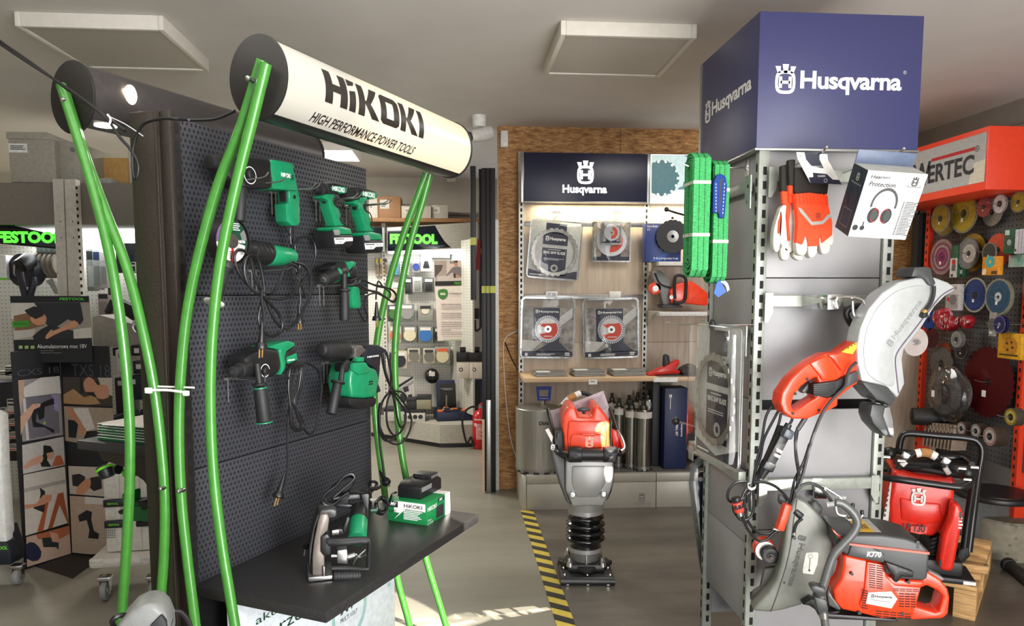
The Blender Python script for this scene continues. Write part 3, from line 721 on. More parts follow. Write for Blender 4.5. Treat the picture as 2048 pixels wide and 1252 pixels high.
# --- 3/4 cordless drivers
kc = K(600,340,5.691)
def driver(dx, dy, kind, label):
    k = lambda pts: [(600+(x+dx)/5.691,340+(y+dy)/5.691) for x, y in pts]
    c = P1(k, 430,500,0); T = Thing('cordless_driver', label, 'power tool', S, (c.x, 0, c.z), 'power tools on the panel')
    m = MB(); m.trace(S, k([(318,150),(420,150),(520,180),(545,215),(535,265),(440,275),(395,275),(330,280)]),-.125,-.068,.009); T.part('motor_housing', m, BLACK if kind == 0 else BLACK)
    m = MB(); m.trace(S, k([(355,190),(430,180),(525,195),(540,225),(530,260),(460,270),(430,245),(370,235)]),-.128,-.12,.002)
    if kind == 1: m.trace(S, k([(345,250),(420,245),(430,285),(350,300)]),-.127,-.11,.002)
    sp_ = T.part('side_panel', m, GREEN)
    m = MB(); m.tfit(S, 'HiKOKI', k([(372,232)])[0], k([(505,205)])[0],-.1285, bold=.03); T.part('lettering', m, WHITE, sp_)
    a = P1(k, 165,222,-.095); b = P1(k, 330,228,-.095); d_ = b-a; m = MB()
    if kind == 0: m.cyl(a, a+d_*.35,.011,.013,20, bev=.002); m.cyl(a+d_*.3, a+d_*.7,.021,.024,24, bev=.003); m.mi = 1; m.cyl(a+d_*.68, b, .026,.028,24, bev=.002)
    else: m.cyl(a-d_*.1, a+d_*.5,.020,.024,24, bev=.003); m.cyl(a+d_*.5, b, .028,.03,24, bev=.002)
    T.part('chuck', m, [RUB, ALU])
    m = MB(); m.trace(S, k([(255,300),(290,278),(330,270),(392,275),(400,310),(375,340),(395,400),(440,440),(470,520),(462,560),(500,610),(540,632),(400,640),(395,600),(370,520),(340,420),(330,350),(262,318)]),-.118,-.075,.008); h_ = T.part('handle', m, GREEN)
    m = MB(); m.trace(S, k([(300,345),(335,345),(345,400),(312,402)]),-.108,-.084,.004); T.part('trigger', m, BLACK, h_)
    m = MB(); q = [(440,335),(385,350),(400,395),(455,435),(475,520),(455,555),(480,605),(520,630)]; m.tube(path(k, q, -.1185),.0022,6,3); T.part('grip_inlay', m, BLACK, h_)
    m = MB(); m.trace(S, k([(385,648),(480,640),(585,665),(600,735),(470,735),(395,690)]),-.137,-.058,.006); T.part('battery_shoe', m, GREEN)
    m = MB(); m.trace(S, k([(380,690),(470,735),(604,735),(608,850),(575,880),(400,888),(388,800)]),-.140,-.052,.006); b_ = T.part('battery', m, BLACK)
    m = MB(); m.trace(S, k([(388,680),(440,676),(456,700),(456,742),(400,742)]),-.142,-.135,.001); T.part('release_button', m, MGREY, b_)
    m = MB(); m.trace(S, k([(395,772),(600,768),(602,808),(520,812),(490,840),(405,842)]),-.1415,-.139); m.mi = 1
    m.trace(S, k([(402,780),(505,778),(505,790),(402,792)]),-.1418,-.141); m.tfit(S, '5.0Ah', k([(430,832)])[0], k([(480,806)])[0],-.142); m.tfit(S, 'HiKOKI', k([(525,797)])[0], k([(590,780)])[0],-.142)
    T.part('battery_label', m, [WHITE, INK], b_)
driver(0,0,0, 'cordless green impact driver with short chuck and lettered side panel')
kq = S.p(*kc([(395,770)])[0],-.14); kr = S.p(*kc([(800,830)])[0],-.14); 
driver(345,62,1, 'cordless green drill driver behind the first, at the right panel edge')
# --- 5 impact drill
k = K(610,500,5.443)
c = P1(k, 430,450,0); T = Thing('impact_drill', 'small corded impact drill with ribbed gearbox, its cord bundled at right', 'power tool', S, (c.x, 0, c.z), 'power tools on the panel')
a = P1(k, 200,325,-.125); b = P1(k, 400,225,-.085); d_ = b-a; m = MB()
m.cyl(a, a+d_*.55,.021,.026,24, bev=.003); m.mi = 1; m.cyl(a-d_*.015, a+d_*.03,.0125, None, 6, bev=.001); m.mi = 2; m.cyl(a-d_*.03, a+d_*.01,.007, None, 12); T.part('chuck', m, [RUB, CHROME, INK])
m = MB(); m.cyl(a+d_*.56, a+d_*.64,.0295,.0295,28, bev=.002); T.part('collar_ring', m, GREEN)
m = MB(); m.cyl(a+d_*.62, b, .030,.034,28, bev=.004)
m.trace(S, k([(300,170),(380,135),(455,130),(475,190),(470,260),(420,280),(340,250),(290,215)]),-.118,-.055,.012)
for i in range(4): m.trace(S, k([(345+28*i, 140-3*i),(357+28*i, 138-3*i),(377+25*i, 240),(364+25*i, 243)]),-.121,-.11,.002)
T.part('gearbox', m, BLACK)
m = MB(); m.trace(S, k([(450,128),(520,120),(565,135),(560,165),(520,195),(490,230),(500,300),(470,285),(445,260),(475,230),(478,190)]),-.120,-.055,.008); T.part('motor_housing', m, GREEN)
m = MB(); m.trace(S, k([(520,195),(562,150),(580,250),(575,300),(505,310),(490,235)]),-.116,-.06,.008); T.part('rear_cap', m, BLACK)
m = MB(); m.trace(S, k([(520,395),(600,390),(612,520),(624,600),(605,640),(540,642),(522,600),(515,480)]),-.115,-.07,.010); h_ = T.part('handle', m, GREEN)
m = MB(); m.trace(S, k([(500,310),(570,300),(580,395),(520,400)]),-.112,-.072,.006); T.part('trigger_block', m, BLACK, h_)
a = P1(k, 428,260,-.150); b = P1(k, 430,770,-.150); d_ = b-a; m = MB(); m.cyl(a, a+d_*.34,.0105, None, 16); m.cyl(a+d_*.32, a+d_*.37,.022, None, 22, bev=.003); m.cyl(a+d_*.37, b, .017,.0185,22, bev=.005); T.part('side_handle', m, RUB)
m = MB()
m.tube(path(k, [(575,640),(600,690),(630,750),(665,775),(680,720),(655,640),(650,560),(690,490),(780,470),(860,500),(940,555),(985,530),(985,470),(920,420),(800,400),(680,350),(600,310),(550,350),(620,420),(760,460),(880,520),(960,570),(995,520),(960,450),(860,400),(720,370),(620,325),(570,350),(680,430),(800,460),(900,530),(930,470),(850,400),(800,340),(780,420),(772,540)],-.13),.0034,8,5)
cd_ = T.part('cord', m, CORD); plug(T, cd_, P1(k, 780,720,-.13),(0,0,-1),1.25)
# --- 6 rotary hammer, lower left
k = ke
c = P1(k, 450,500,0); T = Thing('rotary_hammer', 'corded rotary hammer with green top and thick side grip, lower left', 'power tool', S, (c.x, 0, c.z), 'power tools on the panel')
a = P1(k, 130,440,-.13); b = P1(k, 420,360,-.09); d_ = b-a; m = MB(); m.cyl(a, a+d_*.22,.017,.019,24, bev=.003); m.cyl(a+d_*.2, a+d_*.52,.023,.027,24, bev=.004); m.mi = 1; m.cyl(a-d_*.01, a+d_*.01,.006, None, 12); T.part('chuck', m, [RUB, INK])
m = MB(); m.trace(S, k([(260,290),(340,240),(480,185),(620,200),(640,262),(650,340),(640,440),(570,490),(420,495),(300,470),(270,390)]),-.128,-.055,.013); T.part('gearbox', m, BLACK)
m = MB(); m.trace(S, k([(490,180),(600,140),(715,110),(785,130),(792,165),(700,225),(682,290),(696,350),(682,410),(640,478),(650,380),(628,270),(628,205)]),-.131,-.055,.006); T.part('motor_housing', m, GREEN)
m = MB(); m.trace(S, k([(700,225),(792,170),(815,280),(810,350),(720,380),(690,350),(684,290)]),-.124,-.06,.008); m.mi = 1; m.trace(S, k([(705,280),(800,240),(812,310),(720,350),(703,345)]),-.127,-.12,.002); m.mi = 2; m.tfit(S, 'HiKOKI', k([(708,325)])[0], k([(778,300)])[0],-.1275, bold=.03); T.part('rear_cover', m, [BLACK, GREEN, WHITE])
m = MB(); v = P1(k, 470,430,-.129); m.cyl(v, v+V((0,-.010,0)),.015,.012,24, bev=.002); m.mi = 1; m.disc(v.x, v.z+.002,.021, v.y-.0008,30,.0185); T.part('mode_knob', m, [BLACK, WHITE])
a = P1(k, 385,350,-.150); b = P1(k, 465,970,-.165); d_ = b-a; m = MB(); m.cyl(a, a+d_*.35,.010, None, 16); m.cyl(a+d_*.33, a+d_*.38,.024,.02,22, bev=.003); m.cyl(a+d_*.42, a+d_*.98,.0205,.0225,24, bev=.003)
m.mi = 1; m.cyl(a+d_*.40, a+d_*.42,.0215, None, 24); m.cyl(a+d_*.98, b, .0245,.025,24, bev=.001); T.part('side_handle', m, [RUB, GREEN])
m = MB()
loop = []
for i in range(4):
    o_ = i*34
    loop += [(700+o_, 420-o_*.3),(760+o_, 360),(830+o_*.4,400),(800+o_*.6,600),(760+o_*.3,760),(840-o_*.3,900),(870-o_*.2,1000),(830-o_*.5,1050),(760-o_*.2,980-10*i),(735,800),(715+o_*.3,600)]
loop += [(700,450),(760,380),(880,340),(960,370),(1030,440),(1060,580),(1045,780),(1010,980),(970,1070),(930,1085),(880,1040)]
m.tube(path(k, loop, -.11),.0040,8,5)
m.tube(path(k, [(735,760),(710,900),(705,1100),(705,1250),(708,1420),(690,1560),(665,1640)],-.10),.0040,8,5)
cd_ = T.part('cord', m, CORD); plug(T, cd_, P1(k, 620,1690,-.10),(-.5,0,-1),1.35)
# --- 7 demolition hammer
k = K(610,660,5.217)
c = P1(k, 620,500,0); T = Thing('demolition_hammer', 'heavy demolition hammer with upright green motor and black base cap', 'power tool', S, (c.x, 0, c.z), 'power tools on the panel')
a = P1(k, 160,205,-.12); b = P1(k, 640,225,-.12); d_ = b-a; m = MB(); m.cyl(a, a+d_*.08,.021,.028,24, bev=.004); m.cyl(a+d_*.07, a+d_*.52,.0295,.034,28, bev=.006); m.mi = 1; m.cyl(a+d_*.50, a+d_*.62,.032,.030,28, bev=.003); m.cyl(a+d_*.62, b, .027,.03,24); T.part('chuck', m, [RUB, M('gun_metal', (84,82,80),.4, m=.6)])
m = MB(); m.trace(S, k([(500,160),(600,158),(640,210),(600,250),(560,300),(510,290)]),-.150,-.08,.006); m.trace(S, k([(530,190),(560,190),(560,280),(530,280)]),-.153,-.14,.003); T.part('gear_collar', m, STEEL)
m = MB(); m.trace(S, k([(600,155),(770,155),(860,205),(850,240),(800,235),(790,380),(760,420),(660,350),(590,260),(645,205)]),-.152,-.06,.010); m.trace(S, k([(700,370),(790,380),(770,560),(800,640),(760,660)]),-.13,-.06,.006); T.part('gearbox', m, M('blue_black', (30,33,40),.42))
m = MB(); m.tfit(S, 'HiKOKI', k([(652,292)])[0], k([(768,258)])[0],-.1526, bold=.03); T.part('lettering', m, WHITE)
m = MB(); m.trace(S, k([(480,480),(520,340),(640,335),(690,390),(750,410),(782,500),(750,700),(625,715),(495,705),(475,560)]),-.165,-.06,.012, seg=3); m.trace(S, k([(515,345),(640,335),(685,410),(680,450),(560,470),(510,430)]),-.172,-.15,.006); m.trace(S, k([(565,285),(620,280),(622,330),(560,335)]),-.16,-.13,.004)
for i in range(4): m.trace(S, k([(635,600+26*i),(740,585+26*i),(742,592+26*i),(637,608+26*i)]),-.1675,-.16,.001)
m.mi = 1
for i in range(2): m.trace(S, k([(670,535+25*i),(710,530+25*i),(710,543+25*i),(670,548+25*i)]),-.1665,-.165)
T.part('motor_housing', m, [GREEN, BLACK])
m = MB(); m.trace(S, k([(470,705),(620,718),(760,700),(745,800),(620,832),(500,815),(465,780)]),-.168,-.058,.012); m.trace(S, k([(660,715),(690,712),(690,790),(660,795)]),-.171,-.16,.002); T.part('base_cap', m, BLACK)
m = MB(); a = P1(k, 400,360,-.16); m.tube([P1(k, 440,330,-.14), P1(k, 400,370,-.16), P1(k, 385,440,-.165), P1(k, 375,530,-.165)],.010,10,4); a = P1(k, 345,535,-.165); b = P1(k, 275,880,-.165); d_ = b-a; m.cyl(a, a+d_*.06,.026, None, 22, bev=.003); m.cyl(a+d_*.05, a+d_*.95,.0165,.019,22, bev=.004); m.cyl(a+d_*.93, b, .021,.019,22, bev=.004); T.part('side_handle', m, RUB)
m = MB(); m.trace(S, k([(420,345),(500,340),(510,440),(430,440)]),-.15,-.10,.005); T.part('handle_clamp', m, BLACK)
m = MB()
m.tube(path(k, [(800,230),(810,340),(850,500),(900,600),(960,720),(1040,840),(1050,950),(1000,1060),(930,1100),(870,1020),(850,900),(860,740),(900,640),(880,560),(840,420),(825,240),(850,240),(890,420),(900,560),(930,640),(1000,720),(1090,860),(1110,980),(1060,1120),(980,1190),(880,1170),(810,1080),(780,980),(790,820),(840,690),(920,640),(1010,650),(1055,700),(1030,750)],-.10),.0042,8,5)
m.tube(path(k, [(890,235),(890,400),(905,540),(880,640),(800,760),(780,900),(790,1080),(850,1160),(940,1120),(960,1060)],-.105),.0042,8,5)
m.tube(path(k, [(905,640),(940,780),(960,900),(990,1010),(1040,980),(1040,880)],-.11),.0042,8,5)
m.tube([P1(k, 780,760,-.09), P1(k, 765,900,-.09), P1(k, 770,1100,-.09), P1(k, 785,1250,-.10), S.p(765,930,-.12), S.p(768,955,-.14)],.0042,8,5)
cd_ = T.part('cord', m, CORD); plug(T, cd_, S.p(770,960,-.14),(.5,0,-.6),1.3)
# ---------------------------------------------------------------- things on the front shelf
k = K(590,920,4.636)
# wall chaser
zt = SZ
a = S.pz(*k([(140,1130)])[0], zt); c = a
T = Thing('wall_chaser', 'grey and green twin blade wall chaser with coiled cord on the dark shelf', 'power tool', S, (a.x, a.y, zt))
# frame of the tool: faces the viewer, front plane through the foot
ang = math.radians(0)
Wf = Frame(S.M @ V((a.x, a.y, 0)), math.radians(12))
def wp(x, y, Y): return Wf.p(*k([(x, y)])[0], Y)
class WT(Thing): pass
T.o.matrix_world = Wf.M @ Matrix.Translation((0,0, zt)); T.base = V((0,0, zt))
CH = M('chaser_grey', (112,104,96),.42, m=.35)
m = MB(); m.trace(Wf, k([(160,1075),(160,900),(175,760),(215,560),(235,505),(300,500),(320,540),(305,660),(245,710),(240,850),(275,890),(275,1070)]),-.0,.11,.006); T.part('blade_guard', m, CH)
m = MB(); m.trace(Wf, k([(240,715),(300,685),(335,740),(330,880),(275,890),(242,850)]),-.006,.10,.004); T.part('inner_guard', m, BLACK)
m = MB(); m.trace(Wf, k([(130,1050),(160,800),(185,640),(225,520),(215,500),(165,640),(130,820)]),.01,.10,.004); T.part('outer_guard', m, BLACK)
m = MB(); m.trace(Wf, k([(225,500),(240,468),(340,455),(388,470),(385,530),(320,545),(300,505)]),.02,.07,.010); T.part('dust_port', m, DGREY)
m = MB(); m.trace(Wf, k([(122,1090),(275,1078),(350,1070),(350,1108),(140,1130),(122,1125)]),-.01,.12,.003); m.trace(Wf, k([(262,990),(275,990),(275,1080),(262,1080)]),-.012,.1,.001); T.part('base_plate', m, STEEL)
m = MB(); a = wp(355,1080,-.005); b = wp(602,1070,-.005); m.cyl(a, b, .0165, None, 24, bev=.002)
for i in range(9): q = a+(b-a)*(.05+.11*i); m.cyl(q, q+(b-a)*.06,.018, None, 24, bev=.001)
m.mi = 1; m.cyl(b, b+(b-a)*.02,.004, None, 10); T.part('roller', m, [RUB, STEEL])
m = MB(); m.tube([wp(300,750,-.02), wp(420,745,-.03), wp(560,735,-.03), wp(660,735,-.03), wp(688,760,-.03), wp(685,870,-.02), wp(682,985,-.01), wp(655,1012,-.01), wp(500,1005,0), wp(340,1005,0)],.0075,12,4)
m.tube([wp(310,765,-.02), wp(450,765,-.03), wp(600,752,-.03), wp(670,752,-.03)],.011,12,4); T.part('front_handle', m, RUB)
m = MB(); m.trace(Wf, k([(390,840),(485,830),(490,970),(390,960)]),.02,.08,.004); m.cyl(wp(490,900,.04), wp(560,880,.04),.010, None, 16); m.cyl(wp(335,890,.03), wp(395,890,.03),.006, None, 12); m.tube([wp(540,970,.03), wp(570,910,.02), wp(655,830,.02)],.003,8,3); m.tube([wp(560,870,.03), wp(600,900,.03), wp(655,885,.02)],.004,8,3); T.part('gear_block', m, STEEL)
m = MB(); m.cyl(wp(575,735,.05), wp(590,560,.13),.030,.030,24, bev=.004); T.part('motor_housing', m, GREEN)
m = MB(); m.cyl(wp(590,560,.13), wp(600,440,.19),.030,.026,24, bev=.004)
m.trace(Wf, k([(610,320),(690,310),(680,560),(660,560),(640,430)]),.17,.23,.006); m.trace(Wf, k([(380,390),(480,320),(640,315),(640,370),(500,380),(500,430),(380,430)]),.19,.24,.006); m.trace(Wf, k([(380,400),(560,420),(560,460),(390,440)]),.19,.22,.004); T.part('rear_handle', m, BLACK)
m = MB(); a = wp(345,670,.03); m.cyl(a, a+V((.02,0,0)),.010, None, 16); m.mi = 1; m.trace(Wf, k([(375,640),(440,640),(460,690),(380,690)]),.03,.06,.003); m.trace(Wf, k([(440,640),(480,530),(505,530),(505,560),(465,690)]),.03,.05,.003); T.part('depth_lever', m, [CHROME, BLACK])
m = MB()
m.tube([wp(x, y, .16+.01*((i*7) % 5)) for i, (x, y) in enumerate([(690,310),(740,260),(760,220),(730,200),(690,210),(700,250),(750,270),(800,240)])],.0052,8,4)
cl = []
for i in range(4):
    f = i*16
    cl += [(500-f*.4,300+f),(440,340+f*.8),(360-f*.3,410-f*.3),(290,420-f),(250+f*.5,380-f),(290+f*.5,310-f*.4),(380,240-f*.3),(450,160+f*.2),(520,130+f*.4),(550,165+f*.5),(500,220+f),(420,290+f*.5),(350,360)]
m.tube([wp(x, y, .16+.012*((i//13) % 4)) for i, (x, y) in enumerate(cl)],.0052,8,5)
m.tube([wp(500,290,.17), wp(560,295,.18), wp(640,310,.19)],.0052,8,3)
cd_ = T.part('cord', m, CORD)
m = MB(); m.cyl(wp(95,810,.05), wp(115,780,.06),.010,.006,12); m.mi = 1; m.cyl(wp(85,885,.05), wp(95,830,.05),.0025, None, 8); T.part('plug', m, [CORD, STEEL], cd_)
# charger box
a = S.pz(*k([(860,560)])[0], zt); b = S.pz(*k([(1220,612)])[0], zt); e = S.pz(*k([(1455,492)])[0], zt)
aw, bw, ew = (S.M @ V(q) for q in (a, b, e))
ang = math.atan2(bw.y-aw.y, bw.x-aw.x); Bf = Frame((aw.x, aw.y, 0), ang); W_ = (bw-aw).length; D_ = (ew-bw).length
zt2 = Bf.p(*k([(1218,405)])[0],0).z; 
T = Thing('charger_carton', 'green and white printed charger carton on the shelf, charger on top', 'carton', Bf, (0,0, zt))
m = MB(); m.bb((0,0, zt),(W_, D_, zt2),.002); m.mi = 1; m.bb((.0, D_-.04, zt+.001),(W_+.0008, D_+.0005, zt2+.0006)); T.part('carton_body', m, [M('carton_green', (22,124,66),.5), WHITE])
m = MB(); h_ = zt2-zt; y = -.0008
m.flat([(.03, zt+.01),(.055, zt2-.05),(.03, zt2-.05),(.03, zt2-.004),(W_-.004, zt2-.004),(W_-.004, zt2-.035),(.08, zt2-.035)], y); m.mi = 1; m.quad(.008, zt2-.03,.048, zt2-.006, y-.0003); m.text('HiKOKI', .075, zt2-.026, W_-.018, zt2-.012, y-.0004, bold=.02)
m.mi = 0; m.text('MV', .014, zt2-.024,.042, zt2-.010, y-.0006, bold=.03, shear=.3); m.lines(W_*.42, zt+.012, W_-.012, zt+.056, y, 7,.55); 
m.mi = 1; m.text('Charger UC 18YFSL', .006, zt2-.055,.04, zt2-.04, y-.0004)
T.part('front_print', m, [WHITE, INK])
m = MB(); m.T = Matrix.Translation((W_+.0008,0,0)) @ Matrix.Rotation(PI/2,4, 'Z')
m.text('HiKOKI', .008, zt2-.035, D_*.42, zt2-.018,0, bold=.02); m.text('Charger', .008, zt2-.075, D_*.2, zt2-.066,0); m.text('UC 18YFSL', .008, zt2-.088, D_*.28, zt2-.078,0)
m.mi = 1; m.box((D_*.55,0, zt2-.055),(D_*.3,.001,.045),.0003); m.quad(D_*.48, zt2-.018, D_*.74, zt2-.004,-.0002); m.mi = 0; m.text('MV', D_*.53, zt2-.016, D_*.68, zt2-.006,-.0005, bold=.03, shear=.3)
T.part('side_print', m, [WHITE, INK])
# charger
a = Bf.pz(*k([(950,345)])[0], zt2); b = Bf.pz(*k([(1170,370)])[0], zt2); e = Bf.pz(*k([(1390,270)])[0], zt2)
aw, bw, ew = (Bf.M @ V(q) for q in (a, b, e)); Cf = Frame((aw.x, aw.y, 0), math.atan2(bw.y-aw.y, bw.x-aw.x)); w2 = (bw-aw).length; d2 = (ew-bw).length; h2 = Cf.p(*k([(1172,235)])[0],0).z
T = Thing('battery_charger', 'black battery charger standing on the green charger carton', 'charger', Cf, (0,0, zt2))
m = MB(); m.T = Matrix.Rotation(PI/2,4, 'Z'); m.prism([(0, zt2+.001),(d2, zt2+.001),(d2, h2-.012),(d2-.03, h2+.004),(.03, h2+.002),(0, h2-.014)],-w2,0,.005); T.part('body', m, BLACK)
m = MB(); m.bb((.02, d2*.5, h2),(w2-.005, d2-.02, h2+.018),.004); m.bb((.03, d2*.45, h2),(w2-.03, d2*.6, h2+.012),.003); m.mi = 1
for i in range(6): m.bb((w2-.006, d2*.55+.012*i, h2-.002),(w2-.0035, d2*.55+.012*i+.005, h2+.014))
T.part('battery_slot', m, [BLACK, MGREY])
m = MB(); m.bb((w2-.001,.005, h2-.03),(w2+.0006, d2*.5, h2-.012)); m.text('HiKOKI', .02,0,.07,.012,0); T.part('lettering', m, MGREY)
# mains lead behind the carton
m = MB(); random.seed(3)
pts = []
for i in range(26):
    a_ = i*1.25; pts.append(wp(790+55*math.cos(a_)+i*1.0,440+70*math.sin(a_)-i*1.5,.22+.015*math.sin(i*2.1)))
m.tube(pts+[wp(900,320,.2), wp(940,300,.22)],.004,8,4)
m.mi = 1; m.tube([wp(700,470,.2), wp(760,465,.2)],.009,8,1); m.mi = 2; m.bb(wp(700,380,.25), wp(790,350,.27))
solo('mains_lead', 'tangled black mains lead lying between the chaser and the charger carton', 'cord', m, [CORD, DKGREEN, WHITE], Wf, wp(790,560,.22))
# ---------------------------------------------------------------- grey display column
YC = 2.60; CF = Frame((0, YC, 0)); cp = CF.p
PANELG = M('grey_panel_steel', (152,152,153),.45, m=.05, nz=.06, ns=3)
POSTM = M('post_grey_green', (158,163,154),.4, m=.2); SLOT = M('slot_black', (5,5,5),.8)
NAVYS = M('navy_sign', (50,52,96),.42, nz=.02)
xl, xr = cp(1511,560).x, cp(1785,560).x; xa, xb = cp(1532,560,.02).x, cp(1770,560,.02).x
xs = xl+.012                                   # plane of the left side panels
ztop = cp(1513,300).z; yb = YC+.50
T = Thing('display_column', 'tall grey steel shelving column with slotted posts under the navy header', 'shelving', ROOM, (xl+.2, YC+.25,0))
def post(x0, y0, left=True):
    m = MB(); m.bb((x0, y0,0),(x0+.040, y0+.035, ztop),.003); m.mi = 1; z = .06
    while z < ztop-.05:
        m.bb((x0+.016, y0-.0012, z),(x0+.029, y0+.001, z+.028))
        if left: m.bb((x0-.0012, y0+.012, z+.012),(x0+.001, y0+.022, z+.04))
        z += .05
    return m
for x, y in ((xl, YC),(xr-.04, YC),(xl, yb-.035),(xr-.04, yb-.035)): T.part('slotted_post', post(x, y, x == xl),[POSTM, SLOT])
zs = [ztop-.0, cp(1650,556,.02).z, cp(1650,799,.02).z, None]
zlow = [cp(1650,817,.02).z, cp(1650,985,.02).z, cp(1650,1056,.02).z, .12]
def fpan(z1, z0):
    m = MB(); m.bb((xl+.042, YC+.014, z0+.0015),(xr-.042, YC+.03, z1-.0015),.002); T.part('front_panel', m, PANELG)
fpan(zs[0], zs[1]); fpan(zs[1], zs[2]); fpan(zlow[0], zlow[2]); fpan(zlow[2], zlow[3])
zl = [ztop, cp(1500,556,.0).z, zs[2], cp(1500,985).z+.02, zlow[2]-.06,.25]
for a, b in zip(zl[:-1], zl[1:]):
    m = MB(); m.bb((xs, YC+.036, b+.0015),(xs+.016, yb-.036, a-.0015),.002); T.part('side_panel', m, PANELG)
m = MB(); m.bb((xr-.02, YC+.036,.1),(xr-.006, yb-.036, ztop)); T.part('side_panel', m, PANELG)
m = MB(); m.bb((xl+.02, yb-.03,.1),(xr-.02, yb-.015, ztop)); T.part('rear_panel', m, PANELG)
def rail(zc, h=.042, left=False):
    m = MB()
    if not left:
        m.bb((xl+.045, YC-.022, zc-h/2),(xr-.045, YC+.004, zc+h/2),.003)
        for x, s in ((xl+.028,1),(xr-.028,-1)):
            m.prism([(x-.0, zc-h/2-.055),(x+s*.012, zc-h/2-.055),(x+s*.03, zc-h/2-.02),(x+s*.03, zc+h/2+.008),(x, zc+h/2+.008)], YC-.024, YC-.020); m.cyl((x+s*.014, YC-.0245, zc+.005),(x+s*.014, YC-.0235, zc+.005),.006, None, 10)
    else:
        m.bb((xl-.026, YC+.045, zc-h/2),(xl-.002, yb-.045, zc+h/2),.003); m.T = Matrix.Translation((xl-.026,0,0)) @ Matrix.Rotation(PI/2,4, 'Z')
        for y, s in ((YC+.002,1),(yb-.002,-1)): m.prism([(y, zc-.085),(y+s*.024, zc-.085),(y+s*.05, zc-.045),(y+s*.05, zc+h/2+.012),(y, zc+h/2+.012)],-.002,.002); 
        m.mi = 1
        for y in (YC+.024,): m.disc(y, zc-.005,.007,.0022,12); m.disc(y, zc-.005,.007,-.0024,12); m.disc(y+.006, zc-.06,.004,.0022,10)
    return m
for y in (352,602,968): T.part('cross_rail', rail(cp(1650, y, -.02).z),[POSTM, SLOT])
for y in (372,664): T.part('cross_rail', rail(cp(1505, y, .05).z, .04, True),[POSTM, SLOT])
# lower left rail that carries the shallow packs
zr = CF.px(1500,968, xl-.03).z
m = MB(); m.bb((xl-.034, YC+.02, zr-.02),(xl-.004, yb+.1, zr+.02),.003); m.bb((xl-.036, yb+.04, zr-.06),(xl-.03, yb+.1, zr+.02),.002); T.part('cross_rail', m, POSTM)
# header box
hx0, hx1 = cp(1517,150,0).x-.003, cp(1841,150,0).x; hz0, hz1 = cp(1680,299).z, cp(1680,28).z; hd = .60
T = Thing('header_sign_box', 'large navy cube header with white crowned emblem and lettering on the column', 'sign', ROOM, (hx0+.3, YC+.3, hz0))
m = MB(); m.bb((hx0, YC-.006, hz0),(hx1, YC+hd, hz1),.002); T.part('box_body', m, NAVYS)
m = MB(); m.bb((hx0-.006, YC-.012, hz0-.008),(hx1+.002, YC+hd, hz0),.001); m.bb((hx0-.002, YC+hd-.012, hz0),(hx0, YC+hd+.012, hz1-.004)); T.part('edge_trim', m, [ALU])
def wordmark(m, x0, z0, x1, z1, y):
    """emblem plus word between x0..x1 on plane y"""
    h = z1-z0; m.crown(x0+h*.42, z0+h*.5, h, y); m.text('Husqvarna', x0+h*.95, z0+h*.02, x1, z0+h*.80, y, bold=.028, sp=.95)
    return m
m = MB(); a = cp(1546,188,-.007); b = cp(1805,134,-.007); wordmark(m, a.x, a.z, b.x, b.z, YC-.0072)
m.text('R', b.x+.008, b.z-.021, b.x+.012, b.z-.016, YC-.0072); m.disc(b.x+.010, b.z-.0185,.006, YC-.0073,20,.0052); T.part('front_lettering', m, M('letter_white', (238,238,236),.4))
LF = Frame((hx0,0,0),-PI/2)         # left face, x = -world y
m = MB(); a = LF.p(1409,250,-.001); b = LF.p(1503,164,-.001)
wordmark(m, a.x, LF.p(1409,250,-.001).z, b.x, LF.p(1409,207,-.001).z, 0)
m.T = None
bmesh.ops.transform(m.bm, matrix=Matrix.Translation((hx0-.0008,0,0)) @ Matrix.Rotation(-PI/2,4, 'Z'), verts=m.bm.verts); T.part('side_lettering', m, M('letter_white', (238,238,236),.4))
# front hooks under the header
def fhook(px, py, Y0, L, label, up=.03, bx=.0, grp='chrome hooks on the column'):
    b = cp(px, py, Y0); m = MB(); y = YC+Y0
    m.tube([(b.x, YC+.01, b.z-.01),(b.x, y+.03, b.z),(b.x, y-L*.3, b.z),(b.x+bx*.6, y-L*.75, b.z+.003),(b.x+bx, y-L, b.z+up)],.0032,8,5); m.sph((b.x+bx, y-L, b.z+up),.0052,8)
    return solo('display_hook', label, 'hook', m, CHROME, ROOM, (b.x, y, b.z), grp)
fhook(1620,314,-.10,.09, 'chrome hook with the glove card hanging on it', .016,.012)
fhook(1762,318,-.25,.09, 'chrome hook with the white headphone carton hanging on it', .016,.02)
# hearing protection carton
o = V((1.2192,2.2363,1.6693)); R_ = (Matrix.Rotation(-.0189,4, 'Z') @ Matrix.Rotation(.4054,4, 'X') @ Matrix.Rotation(.0579,4, 'Y'))
HB = Frame((0,0,0)); HB.M = Matrix.Translation(o) @ R_; HB.I = HB.M.inverted(); W_, D_, H_ = .1868,.0917,.2041
T = Thing('headphone_carton', 'white carton printed with ear defenders, hanging tilted from a hook', 'carton', HB, (0,0,0))
m = MB(); m.bb((0,0,0),(W_, D_, H_),.0012); m.mi = 1; m.bb((-.0004,.0004,.0004),(.001, D_-.0004, H_-.0004)); m.mi = 2; m.bb((0, D_*.02, H_-.0003),(W_, D_*.98, H_+.0005)); T.part('carton_body', m, [WHITE, NAVYD, LGREY])
m = MB(); m.bb((.0, D_-.004, H_),(W_, D_, H_+.042),.001); m.prism([(.085, H_+.018),(.11, H_+.022),(.11, H_+.028),(.085, H_+.024)], D_-.0045, D_-.003); T.part('hang_flap', m, M('flap_blue', (88,100,124),.45))
kh = K(1500,240,4.1725); m = MB(); y = -.0009
def hb(x, y_): return HB.p(*kh([(x, y_)])[0],0)
